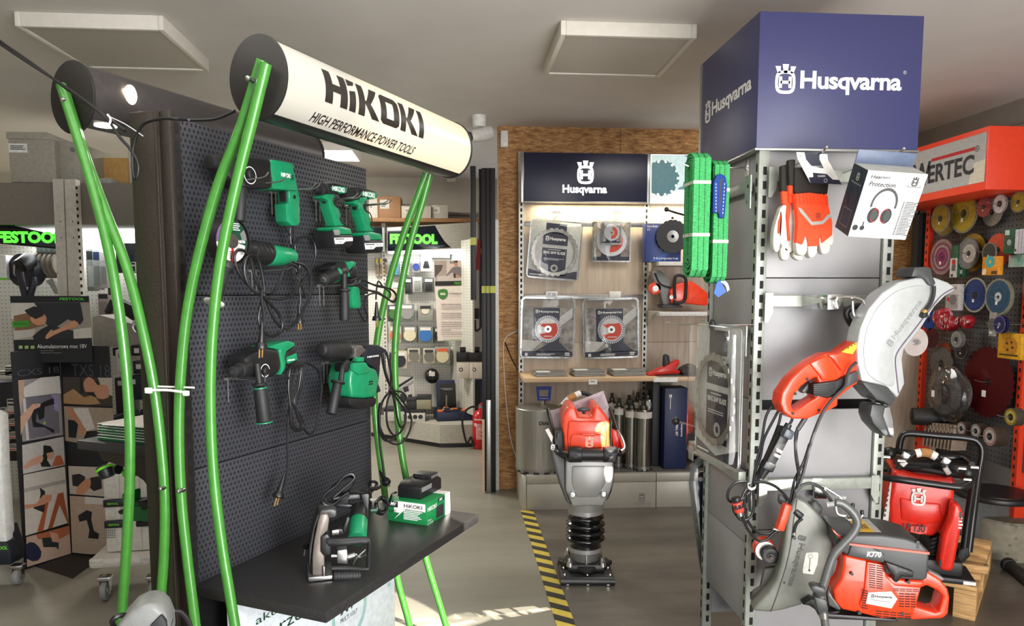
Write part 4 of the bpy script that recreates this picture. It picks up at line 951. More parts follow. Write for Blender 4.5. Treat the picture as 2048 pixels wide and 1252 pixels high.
for s_, a, b in (('Hearing', (1000,500),(1178,465)),('Protection', (985,555),(1224,522))):
    p, q = hb(*a), hb(b[0], a[1]-(a[1]-b[1])*1.0); m.text(s_, p.x, p.z+.002, q.x, p.z+.016, y, bold=.02, shear=.18)
p = hb(1378,515); m.crown(p.x, p.z, .028, y); q = hb(1298,565); m.text('Husqvarna', q.x, q.z-.001, q.x+.046, q.z+.009, y)
p = hb(1265,820); m.lines(p.x-.004,.012, p.x+.045,.118, y, 22,.45,.5); m.lines(p.x-.012,.012, p.x-.007,.118, y, 22,.6,.1)
# printed ear defenders
cx, cz = hb(1105,740).x, hb(1105,740).z
arc = [(cx+.042*math.cos(a), cz+.012+.052*math.sin(a)) for a in [PI*(i/16) for i in range(-1,18)]]; arc2 = [(cx+.035*math.cos(a), cz+.012+.043*math.sin(a)) for a in [PI*(i/16) for i in range(-1,18)]]
m.mi = 2
for i in range(len(arc)-1): m.flat([arc[i], arc[i+1], arc2[i+1], arc2[i]], y)
m.mi = 0
for dx in (-.024,.018): m.disc(cx+dx, cz-.022,.017, y-.0003,24,0,.024)
m.mi = 1
for dx in (-.018,.013): m.disc(cx+dx, cz-.022,.013, y-.0005,24,.0118,.021)
m.mi = 3
for dx in (-.022,.022): m.disc(cx+dx*.95, cz-.022,.010, y-.0006,20,0,.016)
m.mi = 0; m.disc(.013,.030,.009, y, 18); m.disc(.035,.030,.0075, y, 18); m.quad(.033,.035,.037,.05, y)
T.part('lettering', m, [INK, RED, DGREY, M('pad_green', (52,66,60),.6)])
m = MB(); m.T = Matrix.Translation((-.0009,0,0)) @ Matrix.Rotation(-PI/2,4, 'Z'); m.crown(-.045, H_-.03,.024,0); m.text('Husqvarna', -.075, H_-.055,-.015, H_-.046,0)
m.mi = 1; m.disc(-.045,.115,.028,0,24,.024,.034); m.disc(-.07,.09,.012,0,16); m.disc(-.02,.09,.012,0,16); m.mi = 2; m.quad(-.075,.02,-.02,.075,0); m.mi = 1; m.quad(-.073,.022,-.022,.073,-.0003); T.part('side_print', m, [LGREY, M('navy_print', (38,40,66),.5), MGREY])
# gloves
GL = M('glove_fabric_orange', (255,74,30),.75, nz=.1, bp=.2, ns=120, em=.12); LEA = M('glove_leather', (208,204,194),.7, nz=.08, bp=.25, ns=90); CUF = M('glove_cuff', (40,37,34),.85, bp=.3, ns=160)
T = Thing('work_gloves', 'pair of orange and white leather work gloves hanging by a card', 'gloves', ROOM, (cp(1605,430).x, YC-.12, cp(1605,510).z))
yg = -.13; CG = CF
def gt(m, pts, y0, y1, bev=.008, sm=3): m.T = Matrix.Translation((0, YC, 0)); m.trace(CF, kh(pts), y0, y1, bev, sm=sm); m.T = None; return m
m = MB()
gt(m, [(385,745),(395,840),(390,960),(385,1040),(395,1110),(430,1128),(465,1115),(475,1050),(470,940),(440,860),(420,780)], yg+.002, yg+.03)
for pts in ([(440,900),(475,900),(480,1000),(478,1090),(455,1125),(425,1120),(420,1000)],[(495,900),(550,900),(560,1010),(560,1100),(525,1148),(490,1130),(485,1010)],[(560,890),(630,890),(665,1000),(668,1090),(625,1120),(595,1095),(575,1000)],[(630,880),(680,900),(697,985),(690,1035),(660,1040),(640,960)]):
    gt(m, pts, yg, yg+.032,.009)
o_ = T.part('leather_fingers', m, LEA, label='pale leather palm and fingertips')
m = MB(); gt(m, [(370,615),(500,605),(650,625),(660,720),(690,850),(690,960),(600,1030),(590,960),(575,1050),(490,1055),(470,960),(440,1040),(388,1020),(400,850),(390,740)], yg-.006, yg+.02,.006,0)
for i in range(9): gt(m, [(380+31*i, 615),(392+31*i, 615),(402+31*i, 700),(390+31*i, 700)], yg-.010, yg-.002,.003,0)
T.part('back_of_hand', m, GL)
m = MB(); m.T = Matrix.Translation((0, YC, 0)); m.trace(CF, kh([(400,728),(430,740),(520,850),(605,840),(650,790),(672,780),(676,812),(650,830),(610,868),(515,878),(420,770)]), yg-.0105, yg-.005); m.mi = 1; p = cp(*kh([(572,800)])[0], yg-.0112); m.crown(p.x, p.z, .022, yg-.0115); T.part('reflective_band', m, [LGREY, M('glove_print', (150,70,50),.6)])
m = MB(); gt(m, [(375,395),(490,390),(640,420),(660,540),(650,625),(500,612),(372,615)], yg+.006, yg+.026,.006,0); T.part('cuff', m, CUF)
# second glove behind
m = MB()
for pts in ([(250,740),(340,700),(380,760),(370,1000),(350,1100),(290,1090),(240,960)],[(205,900),(250,760),(270,800),(262,960),(245,1080),(215,1100),(195,1040)],[(260,1060),(320,1060),(335,1120),(320,1165),(280,1170),(258,1130)],[(370,1090),(430,1080),(452,1140),(430,1172),(385,1160),(362,1125)]): gt(m, pts, yg+.04, yg+.07,.009)
T.part('leather_fingers', m, LEA)
m = MB(); gt(m, [(268,590),(345,600),(365,690),(345,700),(330,860),(340,1010),(320,1010),(305,800),(315,710),(275,700)], yg+.032, yg+.05,.004,0); gt(m, [(262,780),(250,950),(234,945),(240,850)], yg+.034, yg+.05,.003,0); gt(m, [(325,540),(372,545),(372,690),(330,690)], yg+.020, yg+.04,.004,0); T.part('back_of_hand', m, GL)
m = MB(); gt(m, [(262,380),(325,365),(340,600),(262,595)], yg+.036, yg+.06,.005,0); gt(m, [(322,330),(384,326),(376,545),(330,545)], yg+.016, yg+.04,.005,0); T.part('cuff', m, CUF)
m = MB(); m.T = Matrix.Translation((0, YC, 0)); yy = yg-.02
m.trace(CF, kh([(388,268),(455,270),(465,320),(515,375),(600,405),(580,330),(580,283),(645,285),(650,330),(765,538),(505,525),(398,325)]), yy, yy+.002); m.mi = 1; m.trace(CF, kh([(455,270),(580,283),(580,330),(615,402),(515,385),(468,330)]), yy-.0004, yy+.002); m.trace(CF, kh([(525,440),(640,450),(690,497),(745,500),(765,538),(505,525),(490,480),(530,475)]), yy-.0006, yy+.001)
m.mi = 2; m.tfit(CF, 'CLASSIC', kh([(565,475)])[0], kh([(632,460)])[0], yy-.0009, bold=.02); m.tfit(CF, 'Husqvarna', kh([(508,392)])[0], kh([(600,380)])[0], yy-.0009); m.mi = 3; m.tfit(CF, '10', kh([(408,308)])[0], kh([(432,290)])[0], yy-.0009); m.mi = 2; p = cp(*kh([(630,505)])[0], yy); m.disc(p.x, p.z, .006, yy-.0009,16,.005)
T.part('hang_card', m, [WHITE, NAVYD, WHITE, INK], label='navy and white hang card')
# ---------------- slings on the left hook
km = K(1330,290,3.9125)
b = CF.px(1400,352, xs); hz = b.z
m = MB(); yh = YC+.13; hz = CF.p(1400,308,.13).z-.047
hx = [V((xs, yh, hz)), V((xs-.1, yh, hz)), V((xs-.2, yh, hz-.002)), V((xs-.245, yh, hz+.012))]
m.tube(hx, .0035,8,5); m.bb((xs-.004, yh-.015, hz-.03),(xs, yh+.015, hz+.03),.001)
solo('display_hook', 'chrome hook pointing left that carries the green slings', 'hook', m, CHROME, ROOM, (xs, yh, hz), 'chrome hooks on the column')
WEB = M('green_webbing', (62,168,94),.8, nz=.22, ns=55, stretch=(1,1,7), bp=.5); WEBS = M('web_stripe', (14,74,30),.85); BWEB = M('blue_webbing', (18,58,136),.8, bp=.3, ns=120); TIEW = M('tie_band', (190,196,178),.5)
def stadium(y, z1, z0, r, n=9):
    P = [(y+r*math.cos(a), z1-r+r*math.sin(a)) for a in [PI*i/n for i in range(n+1)]]
    return P+[(y-r+2*r*i/n*0+r*(1-math.cos(PI*i/n)), z0+r-r*math.sin(PI*i/n)) for i in range(n+1)]
def sling(x0, w, y, z1, z0, r, layers, label, blue=False):
    T = Thing('lifting_sling', label, 'lifting sling', ROOM, (x0, y, z0), 'coiled lifting slings')
    for i in range(layers):
        rr = r-.0085*i; m = MB(); zz1, zz0 = z1-.0085*i*1.2, z0+.0085*i*2.0
        pts = [(x0+.002*math.sin(i*2+k), p[0], p[1]) for k, p in enumerate(stadium(y, zz1, zz0, rr))]
        m.strap(pts, w, .0062,(1,0,0),3, True)
        if i == 0:
            m.mi = 1
            for dx in (-.17,.17):
                pp = [(x0+dx*w, p[0]+(.0034 if p[0] > y else -.0034), p[1]+(.0034 if p[1] > (z1+z0)/2 else -.0034)) for p in stadium(y, zz1, zz0, rr)]
                m.strap(pp, .0016,.0008,(1,0,0),3, True)
        T.part('webbing', m, [WEB, WEBS])
    for f in (.24,.66):
        m = MB(); zt = z1+(z0-z1)*f; m.strap([(x0-w/2-.001, y+r+.004, zt),(x0-w/2-.001, y-r-.004, zt-.002),(x0+w/2+.001, y-r-.0045, zt-.002),(x0+w/2+.001, y+r+.004, zt)],.012,.0015,(0,0,1),1, True); T.part('binding_tape', m, TIEW)
    return T
ya = yh; x1 = CF.p(1402,430, ya-.05-YC).x; x2 = CF.p(1438,440, ya-.02-YC).x
z1a, z0a = CF.p(1400,308, ya-YC).z, CF.p(1400,553, ya-YC).z
sling(x1,.062, ya, z1a, z0a, .052,5, 'thick coiled green webbing sling, front one on the hook')
z1b, z0b = CF.p(1440,322, ya-YC).z, CF.p(1430,565, ya-YC).z
T = sling(x2,.055, ya+.012, z1b, z0b, .050,4, 'green webbing sling with blue eye behind the front one')
m = MB(); yy = ya-YC-.056; m.T = Matrix.Translation((0, YC, 0)); m.trace(CF, km([(375,530),(380,290),(405,235),(440,222),(478,245),(490,320),(478,470),(468,573),(422,568),(424,530)]), yy, yy+.022,.005); m.mi = 1; m.trace(CF, km([(428,265),(447,262),(440,420),(424,540),(418,540)]), yy-.0006, yy+.01); m.mi = 2
for i in range(9): m.trace(CF, km([(398,300+26*i),(402,300+26*i),(402,314+26*i),(398,314+26*i)]), yy-.0006, yy+.01); m.trace(CF, km([(466-1.8*i, 300+28*i),(470-1.8*i, 300+28*i),(468-1.8*i, 314+28*i),(464-1.8*i, 314+28*i)]), yy-.0006, yy+.01)
T.part('eye', m, [BWEB, INK, WHITE], label='blue stitched eye')
m = MB(); m.prism([(x2+.01, z0b+.01),(x2+.035, z0b-.035),(x2+.005, z0b-.055),(x2-.012, z0b-.04),(x2-.002, z0b+.0)], ya-.02, ya-.018); m.mi = 1; m.strap([(x2+.01, ya-.015, z0b+.01),(x2+.035, ya-.015, z0b-.005),(x2+.045, ya-.015, z0b-.03)],.012,.001,(.5,0,.5),4); T.part('tag', m, [M('tag_blue', (30,90,190),.5), WHITE], label='blue and white tag')
# ---------------- blister packs on the left side
def frame2(pl, dl, pr, dr):
    a = EYE+ray(*pl)*dl; b = EYE+ray(*pr)*dr
    return Frame((a.x, a.y, 0), math.atan2(b.y-a.y, b.x-a.x))
BF = frame2((1395,780),2.82,(1488,800),2.45)
def rrect(x0, z0, x1, z1, r, n=5):
    P = []
    for cx_, cz_, a0 in ((x1-r, z1-r, 0),(x0+r, z1-r, PI/2),(x0+r, z0+r, PI),(x1-r, z0+r, 1.5*PI)):
        P += [(cx_+r*math.cos(a0+PI/2*i/n), cz_+r*math.sin(a0+PI/2*i/n)) for i in range(n+1)]
    return P
def blister(name, label, fr, x0, z0, x1, z1, y, th=.03, rim=.012, group=None):
    T = Thing(name, label, 'blister pack', fr, ((x0+x1)/2, y, z0), group)
    return T
def shell(T, x0, z0, x1, z1, y, th, r=.03):
    m = MB(); m.prism(rrect(x0, z0, x1, z1, r), y-th, y-.002,.006); T.part('clear_shell', m, CLEAR, label='clear plastic shell')
    m = MB(); o_ = rrect(x0-.004, z0-.004, x1+.004, z1+.004, r+.004); i_ = rrect(x0+.010, z0+.010, x1-.010, z1-.010, r-.008); m.prism(o_, y-.004, y-.001,0, hole=i_); T.part('seal_rim', m, clear_mat('seal_plastic', (214,220,220),.16,.2))
RINGM = M('blade_steel', (150,148,140),.32, m=.8, nz=.15, ns=60)
def ringpack(label, fr, x0, z0, x1, z1, y, th=.045):
    w = x1-x0; h = z1-z0; T = blister('ring_saw_pack', label, fr, x0, z0, x1, z1, y)
    cx_, cz_ = (x0+x1)/2, z0+h*.46; R = min(w*.46, h*.42)
    m = MB(); m.prism(rrect(x0+.006, z0+.006, x1-.006, z1-.006,.02), y-.006, y-.004); m.mi = 1; yy = y-.0068
    m.quad(cx_-w*.2, z1-h*.22, cx_+w*.2, z1-.02, yy); m.quad(cx_-w*.24, cz_+R*.30, cx_+w*.24, cz_+R*.80, yy); m.quad(cx_-w*.24, cz_-R*.95, cx_+w*.24, cz_+R*.16, yy); m.flat([(x0+.01, z0+.01),(x1-.01, z0+.01),(x1-.01, z0+.07),(cx_, z0+.02),(x0+.01, z0+.06)], yy)
    m.mi = 2; wordmark(m, cx_-w*.20, cz_+R*.45, cx_+w*.20, cz_+R*.66, yy-.0004); m.text('RING SAW BLADE', cx_-w*.21, cz_-R*.08, cx_+w*.21, cz_+R*.04, yy-.0004, bold=.03); m.lines(cx_-w*.14, cz_+R*.07, cx_+w*.14, cz_+R*.11, yy-.0004,1); m.lines(cx_-w*.2, cz_-R*.36, cx_+w*.2, cz_-R*.26, yy-.0004,2,.3); m.lines(x0+.02, z0+.014, x0+w*.4, z0+.026, yy-.0004,1)
    m.mi = 3; m.disc(cx_+w*.02, cz_-R*.66, w*.072, yy-.0006,24, w*.035)
    T.part('printed_card', m, [M('card_grey', (196,196,192),.5), NAVYD, WHITE, LGREY])
    m = MB(); m.saw((cx_, y-.02, cz_),(0,1,0), R, R*.84,.006,26,.22,.05); T.part('ring_blade', m, RINGM, label='segmented steel ring blade')
    shell(T, x0, z0, x1, z1, y, th); return T
a = BF.p(1393,908); b = BF.p(1489,655)
ringpack('clear ring saw pack hanging on the left side of the grey column', BF, a.x, (BF.p(1393,905).z+BF.p(1487,945).z)/2, b.x, (BF.p(1395,638).z+BF.p(1490,662).z)/2,0)
m = MB(); a = BF.p(1440,650,.02); m.tube([a+V((.02,.12,0)), a, a+V((-.05,-.02,0)), BF.p(1355,648,-.02), BF.p(1331,644,-.02)],.003,8,4); m.mi = 1; m.sph(a+V((.0,-.03,0)),(.016,.012,.022),8); solo('display_hook', 'long thin hook carrying the ring saw pack on the column side', 'hook', m, [CHROME, BLACK], BF, a, 'chrome hooks on the column')
m = MB(); c_ = ROOM.p(1351,842,3.02); b_ = ROOM.p(1400,856,3.02); m.tube([V((xs+.01,3.02, b_.z-.02)), b_, c_],.004,8,3); m.mi = 1; m.sph(c_, .017,12); solo('display_hook', 'short hook with a black ball end behind the ring saw pack', 'hook', m, [CHROME, BLACK], ROOM, c_)
# lower left pack sticking out from the rear of the column
BL = Frame((0, yb+.06,0)); q = BL.p(1400,1185)
T = blister('blade_pack', 'clear pack with bolted navy card at the lower left of the grey column', BL, q.x, q.z, q.x, q.z, 0)
m = MB(); m.trace(BL, [(1391,962),(1398,945),(1470,935),(1470,1180),(1420,1178),(1410,1160)],-.006,-.003,0); m.mi = 1
for x, y in ((1401,958),(1408,1012),(1413,1115)): p = BL.p(x, y, -.008); m.cyl(p, p+V((0,-.006,0)),.010, None, 14)
T.part('printed_card', m, [NAVYD, LGREY])
o_ = [(1378,965),(1382,932),(1400,917),(1470,912),(1470,1196),(1420,1194),(1405,1170)]; i_ = [(1386,967),(1390,940),(1404,928),(1462,923),(1462,1186),(1422,1184),(1412,1165)]
m = MB(); m.trace(BL, o_, -.035,-.002,.006); T.part('clear_shell', m, CLEAR, label='clear plastic shell')
m = MB(); m.trace(BL, o_, -.038,-.034,0, hole=i_); m.trace(BL, o_, -.006,-.003,0, hole=i_); T.part('seal_rim', m, clear_mat('seal_plastic', (214,220,220),.16,.2))
# ---------------------------------------------------------------- electric cutter on the upper rail
ki = K(1540,520,3.478)
EF = Frame((cp(1690,650).x, YC-.16,0), math.radians(6))
def ep(x, y, Y=0): return EF.p(*ki([(x, y)])[0], Y)
GUARD = M('guard_silver', (186,190,190),.3, m=.35, nz=.03)
c = ep(600,700); T = Thing('electric_cutter', 'orange electric cutter with big silver blade guard hanging on the rail', 'power cutter', EF, (c.x, 0, c.z), 'power cutters on the column')
out = [(640,845),(612,720),(606,600),(630,480),(690,340),(780,230),(900,152),(1020,122),(1150,122),(1240,155),(1292,190),(1285,215),(1220,252),(1150,322),(1100,400),(1055,470),(1000,540),(935,622),(922,690),(940,860),(890,962),(860,930),(800,880),(720,862)]
m = MB(); m.trace(EF, ki(out),-.10,-.035,.012, seg=3); g_ = T.part('blade_guard', m, GUARD)
inn = [(690,800),(655,640),(680,470),(760,320),(880,220),(1010,180),(1110,190),(1100,290),(1010,420),(900,560),(860,650),(870,800),(850,880)]
m = MB(); m.trace(EF, ki(inn),-.104,-.09,.004, sm=3); T.part('guard_face', m, GUARD, g_)
m = MB(); q = [(1280,195),(1190,250),(1100,360),(1000,490),(900,620),(872,690),(880,800),(895,925)]; m.tube(path(ki, q, -.1005, EF),.0022,6,4); T.part('guard_seam', m, M('seam_violet', (96,84,100),.5), g_)
m = MB(); p0_, p1_ = ep(835,615,-.105), ep(1070,300,-.105); L_ = (p1_-p0_).length; an = math.atan2(p1_.z-p0_.z, p1_.x-p0_.x)
m.T = Matrix.Translation(p0_) @ Matrix.Rotation(-an, 4, 'Y'); m.crown(.014,.012,.028,0); m.text('Husqvarna', .032,.0, L_, .024,0, bold=.02); T.part('embossed_lettering', m, M('emboss', (150,154,154),.35, m=.3), g_)
m = MB(); o = ep(1008,570,-.03); m.lathe([(0,-.004),(.048,-.004),(.051,.004),(0,.006)], o, (0,1,0),40); m.mi = 1; m.cyl(o+V((0,-.022,0)), o, .006, None, 6); m.cyl(o+V((0,-.012,0)), o, .010, None, 16); T.part('blade_flange', m, [M('flange_steel', (222,212,212),.18, m=.8), STEEL])
m = MB(); m.trace(EF, ki([(985,118),(1008,50),(1108,45),(1128,60),(1135,110),(1160,160),(1145,182),(1112,176),(1080,130),(1040,116)]),-.112,-.03,.008); T.part('guard_handle', m, DGREY)
m = MB(); m.tube(path(ki, [(1140,180),(1138,235),(1118,300),(1080,350)],-.112, EF),.0062,10,5); m.mi = 1; a = ep(1082,352,-.112); m.cyl(a, ep(1066,372,-.112),.008, None, 12); m.mi = 2; a = ep(1066,382,-.108); m.cyl(a+V((0,.008,0)), a+V((0,-.012,0)),.0115,.0095,6, bev=.001); T.part('water_hose', m, [RUB, PINW, BLACK])
m = MB(); m.trace(EF, ki([(640,848),(720,862),(825,882),(885,965),(842,1020),(800,990),(745,975),(690,912)]),-.115,-.03,.006); m.trace(EF, ki([(712,1000),(800,1010),(850,1025),(868,1240),(800,1225),(720,1140),(697,1080)]),-.10,-.03,.010); T.part('spray_guard', m, DGREY)
m = MB(); m.trace(EF, ki([(800,1028),(836,1020),(858,1120),(866,1238),(835,1215),(788,1085)]),-.106,-.09,.004); T.part('guard_plate', m, MGREY)
m = MB()
body = [(75,1000),(84,930),(150,830),(225,755),(300,700),(390,652),(480,645),(612,556),(630,640),(636,800),(622,852),(550,900),(475,960),(472,1015),(400,1052),(330,1076),(262,1106),(160,1106),(100,1062)]
hole = [(152,1002),(165,950),(215,882),(275,835),(330,812),(345,850),(312,880),(312,940),(330,955),(250,1002),(210,1032),(172,1046),(156,1032)]
m.trace(EF, ki(body),-.085,-.025,.016, hole=ki(hole), seg=3); b_ = T.part('motor_body', m, ORANGE)
m = MB(); m.trace(EF, ki([(400,660),(480,650),(610,565),(612,640),(520,720),(505,780),(440,690)]),-.097,-.08,.008); m.trace(EF, ki([(280,720),(395,665),(420,690),(480,780),(470,830),(370,840),(330,780)]),-.094,-.08,.010); T.part('body_facet', m, ORANGE, b_)
m = MB(); m.trace(EF, ki([(300,862),(470,838),(520,808),(522,900),(460,950),(400,962),(302,940)]),-.098,-.05,.006)
for i in range(6): m.trace(EF, ki([(305,872+14*i),(400,866+14*i),(460,850+13*i),(462,858+13*i),(402,874+14*i),(305,880+14*i)]),-.1005,-.097)
T.part('air_grille', m, BLACK, b_)
m = MB(); m.trace(EF, ki([(522,808),(612,768),(620,845),(535,892)]),-.096,-.05,.005); T.part('grey_band', m, DGREY, b_)
m = MB(); m.trace(EF, ki([(222,912),(285,838),(302,858),(298,880),(240,932)]),-.07,-.04,.004); T.part('trigger', m, DGREY, b_)
m = MB(); m.trace(EF, ki([(500,640),(602,572),(604,610),(575,655)]),-.0985,-.09); m.mi = 1
for x, y in ((545,612),(570,598),(590,585)): p = ep(x, y, -.099); m.disc(p.x, p.z, .004, p.y, 3)
T.part('warning_label', m, [YELLOW, INK], b_)
m = MB()
for x, y in ((258,828),(175,930),(158,1066),(338,1044),(433,805)): p = ep(x, y, -.0855); m.cyl(p+V((0,-.003,0)), p+V((0,.004,0)),.0045, None, 12)
T.part('screw', m, BLACK, b_)
m = MB(); m.tube([ep(690,320,.0), ep(600,322,.01), ep(545,345,.015), ep(530,380,.015), ep(560,440,.01), ep(615,500,.0)],.011,10,5); T.part('top_handle', m, BLACK)
m = MB(); m.tube(path(ki, [(600,712),(560,750),(535,810),(520,880),(470,930),(420,985),(370,1055),(330,1140),(290,1250),(255,1380),(225,1500),(195,1580)],-.106, EF),.0052,10,5); m.tube(path(ki, [(245,1098),(205,1160),(180,1210),(178,1330),(190,1430),(205,1500)],-.07, EF),.0050,10,5)
m.mi = 1; m.cyl(ep(248,1095,-.07), ep(192,1182,-.07),.0085,.0078,14); T.part('cord', m, [M('cord_grey', (44,44,45),.35), DGREY])
# rail clamp and wire hook
m = MB(); m.trace(EF, ki([(402,240),(515,238),(512,345),(402,348)]),-.0,.16,.003); p = ep(460,255,-.01); m.tube(path(ki, [(470,335),(470,262),(640,275),(652,390),(585,385),(575,285)],-.06, EF),.0045,8,3); m.tube([ep(470,262,-.06), ep(465,258,.02)],.0045,8,1)
solo('rail_clamp', 'galvanised rail clamp with a bent wire hook holding the electric cutter', 'bracket', m, CHROME, EF, p)
# ---------------- cord bundle with breaker plug, connectors
kl = K(1370,780,3.9125)
CB = Frame((0, YC-.22,0))
def lp(x, y, Y=0): return CB.p(*kl([(x, y)])[0], Y)
T = Thing('breaker_cord', 'looped black extension lead with long breaker plug and orange connectors', 'cord', CB, lp(560,700))
m = MB()
for q in ([(850,180),(835,240),(815,270)],[(750,100),(680,130),(630,220),(600,400),(560,560),(535,720),(530,760)],[(760,110),(700,220),(620,380),(590,520),(550,640),(540,740)],[(755,130),(740,240),(690,380),(630,520),(570,650),(548,740)],[(600,660),(560,720),(545,760)],
          [(480,715),(400,725),(345,780),(335,850),(380,880),(450,850),(510,790),(540,760)],[(545,720),(620,722),(700,750),(770,810),(815,870)],[(520,740),(470,790),(440,850),(400,870)],[(530,760),(540,860),(530,960),(490,1010),(430,1010),(380,940),(380,880)],[(510,770),(505,860),(510,950)],
          [(500,740),(475,820),(465,920),(500,1040),(570,1110),(650,1125),(700,1090)],[(445,975),(470,1050),(520,1130),(580,1180),(640,1170),(690,1125),(730,1100)],[(975,420),(930,560),(860,700),(835,820),(815,900)],[(880,320),(865,450),(885,600),(880,720),(850,840),(835,900)]):
    m.tube(path(kl, q, -.0+.01*random.uniform(-1,1), CB),.0048,8,5)
cd_ = T.part('cord', m, CORD)
a, b = lp(800,290,-.02), lp(620,640,-.02); d_ = (b-a); ax = d_.normalized(); q_ = ax.to_track_quat('Z', 'X').to_matrix().to_4x4()
m = MB(); m.box((a+b)/2,(.034,.036, d_.length*.80),.006, q_); m.box(a+d_*.12,(.042,.040,.035),.008, q_); m.box(a+d_*.86,(.040,.040,.03),.006, q_); m.cyl(a-ax*.012, a+ax*.02,.011,.014,14); m.cyl(b-ax*.02, b+ax*.025,.018,.009,14)
m.mi = 1
nf = V((0,-1,0)); nf = (nf-ax*nf.dot(ax)).normalized()
for f in (.50,.60): m.box(a+d_*f+nf*.02,(.020,.020,.010),.002, q_)
m.mi = 2; m.box(a+d_*.12+nf*.02,(.034,.034,.03),.006, q_)
T.part('breaker_plug', m, [BLACK, WHITE, M('blue_grey_cap', (70,78,84),.35)], cd_)
a, b = lp(800,890,-.02), lp(735,1095,-.02); d_ = b-a; q_ = d_.normalized().to_track_quat('Z', 'X').to_matrix().to_4x4(); m = MB(); m.box((a+b)/2,(.026,.030, d_.length),.006, q_); m.mi = 1; m.cyl(b, lp(690,1085,-.02),.005, None, 10); m.cyl(lp(762,1000,-.04), lp(762,1000,-.035),.003, None, 8); T.part('orange_connector', m, [M('connector_orange', (226,66,30),.4), STEEL], cd_)
a, b = lp(395,840,-.01), lp(432,975,-.01); d_ = b-a; m = MB(); m.cyl(a, a+d_*.3,.016,.014,16, bev=.003); m.mi = 1; m.cyl(a+d_*.25, a+d_*.85,.018,.0165,16, bev=.004); m.mi = 0; m.cyl(a+d_*.35, a+d_*.6,.0186, None, 8); m.mi = 2; m.cyl(a+d_*.84, b+d_*.06,.009, None, 12); T.part('round_connector', m, [BLACK, M('connector_red', (206,62,46),.45), STEEL], cd_)
a, b = lp(855,940,-.02), lp(905,985,-.02); m = MB(); m.cyl(a, b, .012,.017,14, bev=.003); m.mi = 1
for k_ in (-1,1): p = b+V((.005*k_, 0,-.004*k_)); m.cyl(p, p+V((.006,-.004,-.020)),.0028, None, 8)
T.part('plug', m, [BLACK, LGREY], cd_)
m = MB(); m.strap([lp(490,740,-.012), lp(500,765,-.02), lp(525,775,-.022), lp(552,760,-.02), lp(545,745,.012), lp(500,735,.012)],.008,.0015,(0,0,1),3, True); T.part('cord_tie', m, WHITE, cd_)
# ---------------------------------------------------------------- petrol cutter on the lower rail
kj = K(1460,960,4.287)
PF = Frame((cp(1690,1010).x, YC-.20,0), math.radians(-14))
def pp(x, y, Y=0): return PF.p(*kj([(x, y)])[0], Y)
def tr(m, pts, y0, y1, bev=.0, **k_): return m.trace(PF, kj(pts), y0, y1, bev, **k_)
GK = M('guard_grey_green', (112,114,106),.4, m=.15, nz=.05); GKD = M('guard_inside', (70,70,66),.5)
c = pp(1000,900); T = Thing('petrol_cutter', 'orange and charcoal petrol cutter with grey blade guard on the low rail', 'power cutter', PF, (c.x, 0, c.z), 'power cutters on the column')
m = MB(); tr(m, [(190,1125),(240,1050),(330,960),(400,850),(440,700),(465,550),(478,400),(500,280),(560,150),(650,180),(750,270),(840,400),(885,540),(870,700),(800,860),(720,1000),(610,1075),(450,1120),(330,1136)],-.12,-.045,.010, seg=3); g_ = T.part('blade_guard', m, GK)
m = MB(); tr(m, [(182,1090),(195,968),(262,925),(298,765),(400,748),(450,600),(470,500),(500,700),(400,950),(240,1110)],-.06,-.035,.003); T.part('guard_inner_wall', m, GKD, g_)
m = MB(); m.tube(path(kj, [(575,170),(545,350),(520,560),(480,740),(430,900),(395,1010),(350,1130)],-.121, PF),.0016,6,4); T.part('guard_seam', m, GKD, g_)
m = MB(); p0_, p1_ = pp(640,475,-.124), pp(520,915,-.124); L_ = (p1_-p0_).length; an = math.atan2(p1_.z-p0_.z, p1_.x-p0_.x); m.T = Matrix.Translation(p0_) @ Matrix.Rotation(-an, 4, 'Y'); m.crown(.012,-.004,.026,0); m.text('Husqvarna', .030,-.014, L_, .010,0, bold=.02); T.part('embossed_lettering', m, M('emboss_grey', (84,84,78),.45), g_)
m = MB(); tr(m, [(655,625),(740,618),(760,630),(750,720),(715,810),(625,800),(622,770),(645,650)],-.1222,-.12); m.mi = 1; p = pp(690,655,-.1226); m.disc(p.x, p.z, .0075, p.y, 20,.0062); p = pp(680,775,-.1226); m.disc(p.x, p.z, .004, p.y, 12); tr(m, [(684,670),(690,670),(682,770),(676,770)],-.1227,-.1225); T.part('instruction_label', m, [M('label_pale', (208,210,200),.5), DGREY], g_)
m = MB(); p = pp(466,880,-.1215); m.cyl(p, p+V((0,.01,0)),.004, None, 12); T.part('guard_screw', m, BLACK, g_)
m = MB(); o = pp(345,650,-.055); m.lathe([(0,-.006),(.012,-.012),(.027,-.010),(.0295,0),(.0295,.008),(0,.008)], o, (0,1,0),36); m.mi = 1; m.cyl(o+V((0,-.026,0)), o, .007, None, 6); m.cyl(o+V((0,-.016,0)), o, .012, None, 16); T.part('blade_flange', m, [BLACK, M('bolt_dark', (70,64,60),.4, m=.7)])
m = MB(); o = pp(300,600,-.02); m.cyl(o, o+V((0,.045,0)),.038, None, 32, bev=.004); m.mi = 1; m.cyl(o+V((0,-.012,0)), o, .034, None, 32); T.part('drive_arm', m, [ORANGE, STEEL])
m = MB(); tr(m, [(680,215),(735,172),(805,245),(770,320),(690,335),(640,330),(660,300),(700,270)],-.10,-.05,.008); tr(m, [(420,120),(500,160),(470,230),(415,200)],-.08,-.05,.005); T.part('guard_handle', m, DGREY, g_)
